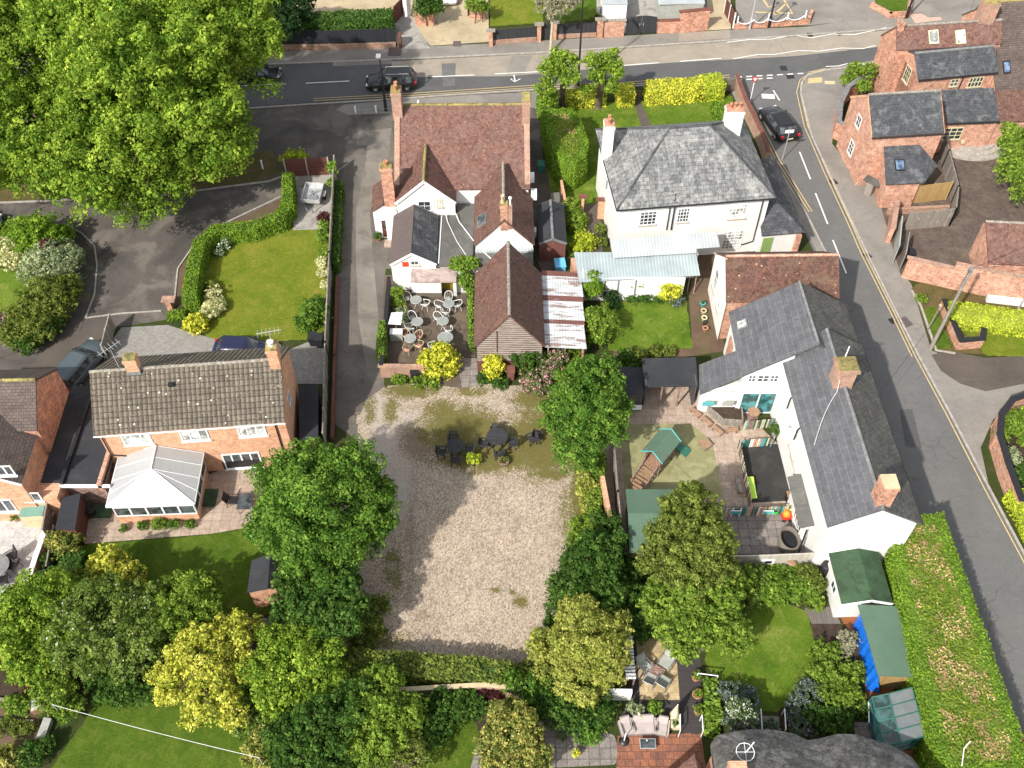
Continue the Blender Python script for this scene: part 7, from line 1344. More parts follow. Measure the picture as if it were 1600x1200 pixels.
sofa(1006, 1134, 1.35, 2, 'wide mauve-grey cushioned garden sofa behind the black table', 1); sofa(979, 1136, .75, 14, 'mauve-grey cushioned armchair left of the garden sofa', 1); sofa(1035, 1136, .75, -12, 'mauve-grey cushioned armchair right of the garden sofa', 1)
p = P(1012, 1162, .4); t = thing('coffee_table', 'black glass topped low table on the rust coloured patio', 'table', tuple(p)); MB().box((p.x, p.y, .4), (.88, .55, .05)).build('frame', M['galv'], t); MB().box((p.x, p.y, .428), (.8, .47, .012)).build('table_top', M['glass'], t); [MB().box((p.x + a, p.y + b_, .19), (.05, .05, .38)).build('leg', M['grey_metal'], t) for a in (-.38, .38) for b_ in (-.22, .22)]; tub('candle_pot', 'tiny white candle pot on the black glass topped table', 1010, 1159, .04, .5, 'white', cat='candle')
p = P(975, 1158); t = thing('umbrella_stand', 'round dark parasol base with white stub pole beside the sofa', 'parasol base', tuple(p)); MB().lathe((p.x, p.y, 0), [(.3, 0), (.28, .08), (.05, .12)], 18).build('base', M['black'], t); MB().tube((p.x, p.y, .1), (p.x, p.y, 1.1), .035).build('pole', M['white'], t)
p = P(1052, 1122); t = thing('parasol', 'folded cream parasol like a tall cone on the decking', 'parasol', tuple(p)); MB().lathe((p.x, p.y, 0), [(.2, .1), (.28, .5), (.2, .9), (.03, 1.9)], 10).build('canopy', M['cream'], t); MB().tube((p.x, p.y, 0), (p.x, p.y, 2.0), .03).build('pole', M['white'], t)
tub('planter', 'square cream planter beside the folded parasol', 1054, 1132, .25, .45, 'cream', L['deep'], .07, .16, .1, sq=True)
for x, y, l in ((1082, 1010, 'topmost, near the overhanging tree'), (1087, 1060, 'below the white rail'), (1089, 1086, 'largest, third down the deck edge'), (1090, 1112, 'lowest, near the steps')): tub('plant_pot', 'terracotta pot on the dark deck edge, %s' % l, x, y, .22 if y != 1086 else .28, .34, 'terracotta', L['fresh'], .09, .26, .18, group='terracotta pots along the deck')
tub('plant_pot', 'pot of pale green broad leaves behind the sofa left end', 992, 1112, .2, .4, 'black', L['silver'], .16, .42, .3); tub('plant_pot', 'pot of lime green leaves behind the sofa right end', 1023, 1110, .18, .4, 'black', L['ivy'], .12, .38, .36)
tub('plant_pot', 'yellow leaved plant in a pale pot on the curved path', 899, 1180, .2, .4, 'galv', L['gold'], .08, .22, .2)
for i, (x, y, x2, y2, l) in enumerate(((1063, 1142, 1063, 1116, 'left white handrail of the deck steps'), (1099, 1142, 1097, 1117, 'right white handrail of the deck steps'), (1091, 1052, 1122, 1056, 'white handrail at the top of the deck'), (1191, 1142, 1189, 1108, 'left white handrail of the lawn steps'), (1228, 1140, 1226, 1108, 'right white handrail of the lawn steps'), (1358, 1128, 1357, 1096, 'white handrail by the red decking steps'))):
    t = thing('handrail', l, 'handrail', tuple(P(x, y))); a, b_ = P(x, y, .9), P(x2, y2, .9); MB().tube(a, b_, .035).build('rail', M['white'], t); [MB().tube(q, (q.x, q.y, 0), .03).build('post', M['white'], t) for q in (a, b_)]
p = P(1010, 960, 1.3); t = thing('bird_table', 'small white roofed bird table under the trees', 'bird table', tuple(p)); m = MB(); m.slab([(p.x - .45, p.y - .35, 1.3), (p.x, p.y - .35, 1.6), (p.x, p.y + .35, 1.6), (p.x - .45, p.y + .35, 1.3)], .04).slab([(p.x + .45, p.y - .35, 1.3), (p.x, p.y - .35, 1.6), (p.x, p.y + .35, 1.6), (p.x + .45, p.y + .35, 1.3)], .04).build('roof', M['galv'], t); MB().tube((p.x, p.y, 0), (p.x, p.y, 1.3), .05).build('post', M['wood_old'], t)
p = P(985, 1030, 1.6); t = thing('arbour', 'white slatted arbour roof at the left of the sandstone patio', 'arbour', tuple(p)); m = MB(); [m.bb(p.x - .35, p.x + .2, p.y - 1.2 + i * .2, p.y - 1.08 + i * .2, 1.7, 1.75) for i in range(13)]; m.build('roof_slats', M['white'], t); [MB().bb(p.x + a - .04, p.x + a + .04, p.y + b_ - .04, p.y + b_ + .04, 0, 1.7).build('post', M['wood_board'], t) for a in (-.3, .15) for b_ in (-1.1, 1.3)]
for y in (475, 487, 498, 505, 514): tub('plant_pot', {475: 'teal glazed pot at the top of the row by the white wall', 487: 'buff pot second in the row by the white wall', 498: 'cream round pot in the middle of the row by the white wall', 505: 'small dark pot in the row by the white wall', 514: 'red-brown pot at the bottom of the row by the white wall'}[y], 1098 + (y - 475) * .1, y, .22 if y != 505 else .14, .32, {475: 'teal', 487: 'buff', 498: 'cream', 505: 'black', 514: 'terracotta'}[y], L['deep'] if y == 475 else None, .06, .15, .08, group='pots along the white gable')
# left patio
p = P(-8, 885, .72); t = thing('garden_table', 'round grey metal table cut by the left edge', 'table', tuple(p)); MB().lathe((p.x, p.y, .72), [(.85, 0), (.85, .03)], 30, smooth=False).build('table_top', M['lead'], t); [MB().tube((p.x + .5 * math.cos(a), p.y + .5 * math.sin(a), .7), (p.x + .6 * math.cos(a), p.y + .6 * math.sin(a), 0), .03).build('leg', M['black'], t) for a in (.8, 2.4, 4, 5.5)]
dc = lounge(); [setattr(o.data, 'materials', o.data.materials) if 0 else None for o in kids(dc)]
for o in kids(dc): o.data = o.data.copy(); o.data.materials[0] = M['black']
put(dc, 15, 870, .5, R(130), 'black mesh chair nearest the top of the round grey table', 'black mesh chairs round the grey table'); put(dc, 18, 884, .5, R(75), 'black mesh chair right of the round grey table', 'black mesh chairs round the grey table'); put(dc, 4, 906, .5, R(20), 'black mesh chair at the lower side of the round grey table', 'black mesh chairs round the grey table')
p = P(378, 783, .7); t = thing('garden_table', 'rectangular dark glass table half under the big round tree', 'table', tuple(p)); MB().box((p.x + .2, p.y, .7), (.9, 1.2, .04)).build('table_top', M['glass'], t); [MB().box((p.x + .2 + a, p.y + b_, .34), (.04, .04, .68)).build('leg', M['grey_metal'], t) for a in (-.4, .4) for b_ in (-.55, .55)]; put(dc, 364, 781, .5, R(-90), 'black folding chair left of the dark glass table', None)
tub('plant_pot', 'yellow-green plant in a pot on the light patio', 25, 811, .2, .35, 'buff', L['olive'], .07, .24, .2); tub('water_butt', 'round black tub in the shaded side yard', 142, 800, .33, .8, 'black', cat='tub')
q = P(325, 778, .1); MB().box((q.x, q.y, .12), (1.1, 1.3, .12)).box((q.x, q.y, .19), (.9, 1.1, .03)).build('door_mat', M['felt_moss'], None, 'dark green mat on the patio right of the conservatory', 'mat'); q = P(158, 799, .1); MB().box((q.x, q.y, .1), (1.4, .9, .12)).box((q.x, q.y, .17), (1.2, .7, .03)).build('door_mat', M['felt_moss'], None, 'green mat left of the conservatory', 'mat')
a, b_ = P(82, 1101, 2.2), P(405, 1184, 2.2); t = thing('washing_line', 'long white washing line crossing the shaded lawn', 'washing line', (a.x, a.y, 0)); MB().path([a.lerp(b_, i / 14) + Vector((0, 0, -.25 * (1 - (2 * i / 14 - 1) ** 2))) for i in range(15)], .013, 5).build('line', M['white'], t); [MB().tube((q.x, q.y, 0), q, .04).build('post', M['galv'], t) for q in (a, b_)]
p = P(62, 1130, .3); t = thing('cold_frame', 'crumpled white fleece over a small frame by the vegetable beds', 'cold frame', tuple(p)); pts = XY([(68, 1120), (80, 1122), (66, 1160), (54, 1156)], .4); MB().prism(pts, 0, .3).build('frame', M['wood_old'], t); MB().prism([(x, y) for x, y in pts], .31, .36).build('cover', M['fabric_grey'], t)
p = P(57, 1100, .5); t = thing('cold_frame', 'small square wooden frame with grey glass by the vegetable beds', 'cold frame', tuple(p)); MB().box((p.x, p.y, .3), (.7, .8, .5), .4).build('box', M['plank_tan'], t); MB().box((p.x, p.y, .56), (.55, .65, .03), .4).build('glass', M['glass_pale'], t)
for k, (y, l) in enumerate(((1092, 'upper'), (1124, 'lower'))): a, b_ = P(-20, y), P(54, y + 4); fr_ = Fr(a, math.atan2(b_.y - a.y, b_.x - a.x)); MB().bb(0, (b_ - a).length, -.05, .05, 0, .2, 0, fr_).bb(0, .1, -.1, .1, 0, .3, 0, fr_).build('bed_edging', M['wood_old'], None, '%s timber edging board of the vegetable bed' % l, 'edging')
# ================================================================ TREES
tree('broadleaf_tree', 'huge lime green tree spreading over the main road at the top left', [(255, 110, 150, 10), (330, 60, 95, 11), (175, 250, 95, 6), (300, 215, 80, 6), (230, 290, 60, 4.5), (395, 60, 42, 9), (345, 240, 42, 5), (160, 60, 100, 10)], L['lime'], .22, 1.15, .36, base=(250, 262), tr=.55, subl=6, limbs=16, seed=3)
tree('broadleaf_tree', 'dense green tree cut by the top left corner', [(30, 90, 120, 9), (-60, 180, 110, 8), (60, 225, 90, 6), (-40, 20, 120, 10), (120, 160, 70, 7), (20, 260, 50, 4)], L['lime'], .21, 1.15, .34, base=(20, 258), tr=.5, subl=6, limbs=10, seed=5)
tree('broadleaf_tree', 'big round bright green tree between the brick house and the car park', [(497, 800, 98, 5.5), (455, 775, 62, 5), (545, 790, 60, 5), (480, 735, 48, 6), (500, 870, 62, 4.5), (425, 820, 38, 4), (575, 830, 34, 4)], L['mid'], .15, 1.15, .34, base=(500, 905), tr=.3, subl=6, limbs=14, seed=2)
tree('broadleaf_tree', 'darker green tree below the big round tree beside the brick shed', [(500, 930, 62, 3.5), (465, 960, 40, 3), (535, 960, 42, 3), (480, 905, 40, 3.2)], L['deep'], .17, 1.1, .26, base=(500, 990), subl=5)
tree('broadleaf_tree', 'leafy bright green tree between the car park and the play yard', [(915, 635, 62, 4.2), (885, 650, 38, 3.6), (945, 660, 40, 3.5), (905, 690, 42, 3), (930, 590, 38, 4.4)], L['mid'], .14, 1.15, .32, base=(918, 735), tr=.2, subl=5, seed=4)
tree('broadleaf_tree', 'dense olive green tree over the nursery shed', [(1075, 835, 60, 4.5), (1085, 795, 40, 4.6), (1058, 875, 52, 4), (1095, 900, 52, 3.6), (1120, 860, 28, 3.5)], L['olive'], .12, 1.3, .24, base=(1080, 940), tr=.2, subl=5, seed=6)
tree('broadleaf_tree', 'mid green tree below the olive tree over the soil path', [(1100, 955, 52, 3), (1070, 985, 42, 3), (1125, 925, 38, 3), (1140, 990, 34, 2.6), (1040, 940, 42, 2.8), (1160, 905, 22, 2)], L['fresh'], .15, 1.2, .22, base=(1095, 1010), subl=5)
for i, (x, lab, ls) in enumerate(((873, 'left pollarded tree with fresh green tufts in the white house hedge', [(858, 108, 17, 5.2), (884, 98, 19, 5.6), (889, 122, 16, 4.8), (850, 138, 15, 4), (872, 90, 14, 6), (858, 155, 13, 3)]), (935, 'right pollarded tree with fresh green tufts in the white house hedge', [(925, 95, 15, 5.6), (950, 95, 18, 5.4), (962, 110, 14, 5), (932, 120, 15, 4.6), (955, 135, 13, 3.8), (915, 140, 10, 3.4)]))):
    tree('pollarded_tree', lab, ls, L['lime'], .14, 1.2, .26, base=(877 if i == 0 else 934, 168), tr=.28, subl=2, limbs=8, seed=i + 1)
tree('standard_tree', 'round grey-green lollipop tree on a pale trunk beyond the main road', [(866, 2, 32, 4.3, 1, .8)], L['grey'], .15, 1.3, .2, base=(860, 82), tr=.13, bark='bark_pale', subl=4, limbs=5)
tree('conifer', 'very dark conifer behind the black fence', [(438, 35, 30, 3.2), (460, 10, 28, 3), (405, 20, 40, 3.5)], L['dark'], .2, 1.3, .25, base=(445, 62), subl=4)
tree('broadleaf_tree', 'bright green tree at the right edge by the gravel yard', [(1592, 225, 30, 4), (1580, 265, 24, 3.2), (1615, 250, 40, 3.5), (1600, 300, 22, 2.5)], L['fresh'], .18, 1.2, .25, base=(1605, 300), subl=5)
tree('shrub_tree', 'bright green conifer-like shrub against the tall brick gable', [(1358, 112, 13, 2.6), (1350, 135, 12, 1.6), (1335, 112, 14, 1.8), (1325, 125, 11, 1.2)], L['fresh'], .14, 1.2, .22, base=(1350, 145), subl=4)
# lower left orchard
tree('apple_tree', 'grey-green apple tree at the lower left beside the light patio', [(60, 960, 62, 2.8), (20, 1000, 55, 2.4), (105, 990, 45, 2.6), (60, 1030, 40, 2)], L['lime'], .13, 1.1, .34, base=(60, 1040), subl=5)
tree('apple_tree', 'white flecked apple tree in the middle of the lower left group', [(165, 965, 62, 3), (130, 1010, 50, 2.6), (205, 1010, 50, 2.6), (225, 955, 42, 2.8), (110, 930, 36, 2.4)], L['apple'], .125, 1.1, .3, base=(170, 1050), subl=5, seed=3)
tree('apple_tree', 'green apple tree at the right of the lower left group', [(285, 945, 48, 2.8), (310, 930, 30, 2.8), (265, 985, 38, 2.3), (322, 920, 26, 2.5)], L['fresh'], .125, 1.1, .3, base=(285, 1000), subl=5, seed=4)
tree('golden_tree', 'golden yellow leaved tree above the shaded lower left lawn', [(320, 1030, 46, 4), (275, 1060, 36, 3.6), (355, 1000, 34, 3.8), (330, 1090, 36, 3), (378, 1040, 28, 3.2), (300, 1000, 22, 3.6), (395, 985, 20, 3.2), (262, 1085, 18, 3), (365, 1120, 20, 2.4), (305, 1120, 20, 2.4)], L['golden'], .13, .9, .36, base=(330, 1110), subl=3, limbs=12, seed=2)
tree('golden_shrub', 'golden flowering shrub beside the deep green lawn at the left', [(175, 893, 34, 1.9), (150, 915, 26, 1.7), (200, 905, 26, 1.7), (165, 875, 22, 1.9)], L['golden'], .15, 1.1, .24, base=(175, 920), subl=4)
tree('feathery_tree', 'feathery yellow-green tree at the lower right corner of the car park', [(910, 1000, 50, 3), (875, 1025, 42, 2.6), (945, 1030, 40, 2.8), (905, 960, 32, 3.2), (915, 1060, 42, 2.2), (955, 985, 30, 2.6), (850, 1010, 26, 2.4)], L['feather'], .12, 1., .3, base=(915, 1060), subl=6, seed=5)
tree('broadleaf_tree', 'dark green tree at the right edge of the car park gravel', [(925, 890, 44, 2.6), (895, 925, 40, 2.4), (880, 960, 30, 2), (945, 860, 34, 2.2), (940, 930, 34, 2.4)], L['deep'], .13, 1.1, .3, base=(915, 950), subl=5, seed=7)
tree('broadleaf_tree', 'light green tree left of the car park hedge', [(455, 1035, 52, 3), (420, 1060, 40, 2.8), (490, 1020, 42, 2.8), (500, 1065, 34, 2.5), (440, 1090, 36, 2.2)], L['lime'], .13, 1.1, .35, base=(450, 1090), subl=5, seed=8)
tree('broadleaf_tree', 'dark ivy green tree at the bottom left of centre', [(500, 1130, 48, 2.6), (460, 1160, 42, 2.4), (540, 1110, 42, 2.6), (470, 1195, 45, 2), (520, 1180, 42, 2.2)], L['deep'], .13, 1.1, .3, base=(500, 1170), subl=5, seed=9)
tree('broadleaf_tree', 'mid green tree under the car park hedge', [(590, 1080, 38, 2.4), (575, 1120, 42, 2.4), (625, 1120, 36, 2.2), (600, 1160, 40, 2), (560, 1160, 36, 2)], L['fresh'], .15, 1.1, .25, base=(590, 1140), subl=5, seed=10)
tree('bare_shrub', 'twiggy half bare shrub at the bottom of the picture', [(635, 1165, 30, 1.8), (610, 1190, 32, 1.5), (655, 1190, 24, 1.4)], L['olive'], .1, .35, .22, base=(635, 1195), bark='bark_pale', tr=.06, subl=2, limbs=30)
tree('variegated_shrub', 'cream and green variegated bush beside the curved path', [(800, 1140, 42, 1.9), (775, 1170, 32, 1.6), (830, 1175, 34, 1.6), (810, 1195, 36, 1.4), (790, 1115, 24, 1.8)], L['varieg'], .13, 1.2, .26, base=(800, 1180), subl=4)
tree('rose_tree', 'white flowered standard beside the deck steps', [(1155, 1112, 20, 2), (1146, 1104, 12, 2.1), (1170, 1122, 13, 1.8)], L['whiteflo'], .09, 1, .2, base=(1163, 1150), tr=.04, subl=3)
# ================================================================ HEDGES (footprints in metres)
hp = lambda pts, z=0: XY(pts, z)
hedge('clipped_hedge', 'very large clipped hedge with browned top along the side road', hp([(1420, 806), (1474, 800), (1512, 905), (1560, 1040), (1604, 1165), (1600, 1210), (1500, 1215), (1462, 1180), (1440, 1080), (1420, 990), (1398, 880), (1392, 812)], 3.0), 3.0, L['hedge'], .11, 1., top=L['straw'], topm=L['hedge_dry'], core='deep')
hedge('clipped_hedge', 'tall bulky hedge with browned top between pub and white house', hp([(847, 172), (895, 168), (910, 190), (920, 222), (917, 243), (900, 255), (884, 254), (868, 240), (855, 210)], 2.9), 2.9, L['hedge'], .12, 1., top=L['straw'], topm=L['hedge_dry'], core='deep')
hedge('clipped_hedge', 'low green hedge running to the pollarded trees beside the forecourt', strip([P(852, 150, 1.6)[:2], P(862, 175, 1.6)[:2]], 1.6), 1.8, L['hedge'], .15, 1.1)
hedge('golden_hedge', 'bright golden hedge left of the white house garden gate', strip([P(965, 148, .9)[:2], P(990, 147, .9)[:2]], 1.7), 1.6, L['gold'], .16, 1.1, core='olive')
hedge('golden_hedge', 'long bright golden hedge right of the white house garden gate', strip([P(1010, 145, .9)[:2], P(1060, 142, .9)[:2], P(1098, 138, .9)[:2]], 1.8), 1.7, L['gold'], .16, 1.1, core='olive')
hedge('golden_hedge', 'yellow and green end of the front hedge near the junction', strip([P(1098, 138, .9)[:2], P(1128, 135, .9)[:2]], 1.9), 1.8, L['hedge_yellow'], .16, 1.1, core='olive')
hedge('golden_hedge', 'dull gold hedge behind the pollarded trees', strip([P(885, 155, .8)[:2], P(945, 150, .8)[:2]], 1.3), 1.5, L['gold'], .15, .8, core='deep')
hedge('clipped_hedge', 'small square green hedge block on the front lawn by the junction', strip([P(1112, 175, .5)[:2], P(1136, 174, .5)[:2]], 2.0), .9, L['hedge'], .11, 1.)
hedge('clipped_hedge', 'long curved clipped hedge round the sunny front lawn', strip([P(453, 322, .8)[:2], P(440, 345, .8)[:2], P(400, 360, .8)[:2], P(340, 366, .8)[:2], P(315, 385, .8)[:2], P(306, 420, .8)[:2], P(300, 455, .8)[:2], P(300, 478, .8)[:2]], 1.05), 1.5, L['hedge'], .11, 1.)
hedge('clipped_hedge', 'narrow upright hedge beside the concrete trailer pad', strip([P(451, 280, 1)[:2], P(452, 330, 1)[:2]], .85), 1.8, L['hedge'], .11, 1.)
hedge('clipped_hedge', 'dark green hedge on the lane side of the long board fence', strip([P(530, 290, .5)[:2], P(525, 420, .5)[:2]], .6), 1.1, L['deep'], .13, 1.0)
hedge('clipped_hedge', 'low box hedge stub by the brick pier', strip([P(262, 494, .3)[:2], P(290, 492, .3)[:2]], .6), .6, L['hedge'], .11, 1.0)
hedge('conifer_hedge', 'row of shaggy dark green conifers behind the black fence', strip([P(475, 45, 1)[:2], P(540, 42, 1)[:2], P(615, 38, 1)[:2]], 2.0), 2.2, L['deep'], .2, 1.2)
hedge('clipped_hedge', 'bright yellow clipped hedge at the right edge beside the lawn', strip([P(1482, 490, .7)[:2], P(1560, 500, .7)[:2], P(1700, 518, .7)[:2]], 1.6), 1.3, L['hedge_yellow'], .12, 1., core='olive')
hedge('clipped_hedge', 'yellow-green hedge at the right edge below the curving brick wall', strip([P(1590, 770, .7)[:2], P(1640, 870, .7)[:2]], 1.6), 1.2, L['hedge_yellow'], .12, 1., core='olive')
hedge('overgrown_hedge', 'loose overgrown hedge along the bottom of the gravel car park', strip([P(540, 1038, .8)[:2], P(640, 1045, .8)[:2], P(720, 1050, .8)[:2], P(800, 1060, .8)[:2]], 1.5), 1.5, L['olive'], .16, 1.2, round_=.5)
hedge('overgrown_hedge', 'bright creeper hedge along the right side of the car park', strip([P(935, 715, .8)[:2], P(930, 760, .8)[:2], P(925, 830, .8)[:2]], .9), 1.5, L['fresh'], .15, 1.1, round_=.4)
hedge('ivy', 'narrow strip of yellow-green ivy up the barn side wall', strip([P(738, 452, .8)[:2], P(737, 500, .8)[:2], P(738, 538, .8)[:2]], .35), 1.7, L['ivy'], .13, .8)
shrub('ivy', 'bright yellow-green creeper tumbling over the flat roof beside the barn', [(722, 415, 14, 2.6), (738, 412, 10, 2.8), (728, 438, 11, 1.8), (712, 412, 9, 2.6), (733, 452, 8, 1)], L['ivy'], .13, 1.1)
hedge('ivy', 'upright bright green creeper on the terrace wall beside the lane', strip([P(598, 510, .8)[:2], P(596, 560, .8)[:2]], .5), 1.5, L['ivy'], .13, 1.1)
hedge('long_grass', 'strip of tall bright green lily leaves beside the deck', strip([P(1108, 1065, .2)[:2], P(1112, 1110, .2)[:2], P(1110, 1150, .2)[:2]], .8), .7, L['ivy'], .2, 1.0, round_=.2, cat='plants')
hedge('shrub_border', 'loose green planting filling the bed below the whitewashed fence', strip([P(1150, 915, .4)[:2], P(1200, 905, .4)[:2], P(1275, 905, .4)[:2]], 1.6), .8, L['fresh'], .15, 1.1, round_=.3, cat='plants')
hedge('clipped_hedge', 'dark shaded laurel hedge below the light patio corner', strip([P(55, 925, .6)[:2], P(110, 900, .6)[:2], P(120, 870, .6)[:2]], 1.6), 1.3, L['deep'], .16, 1.0)
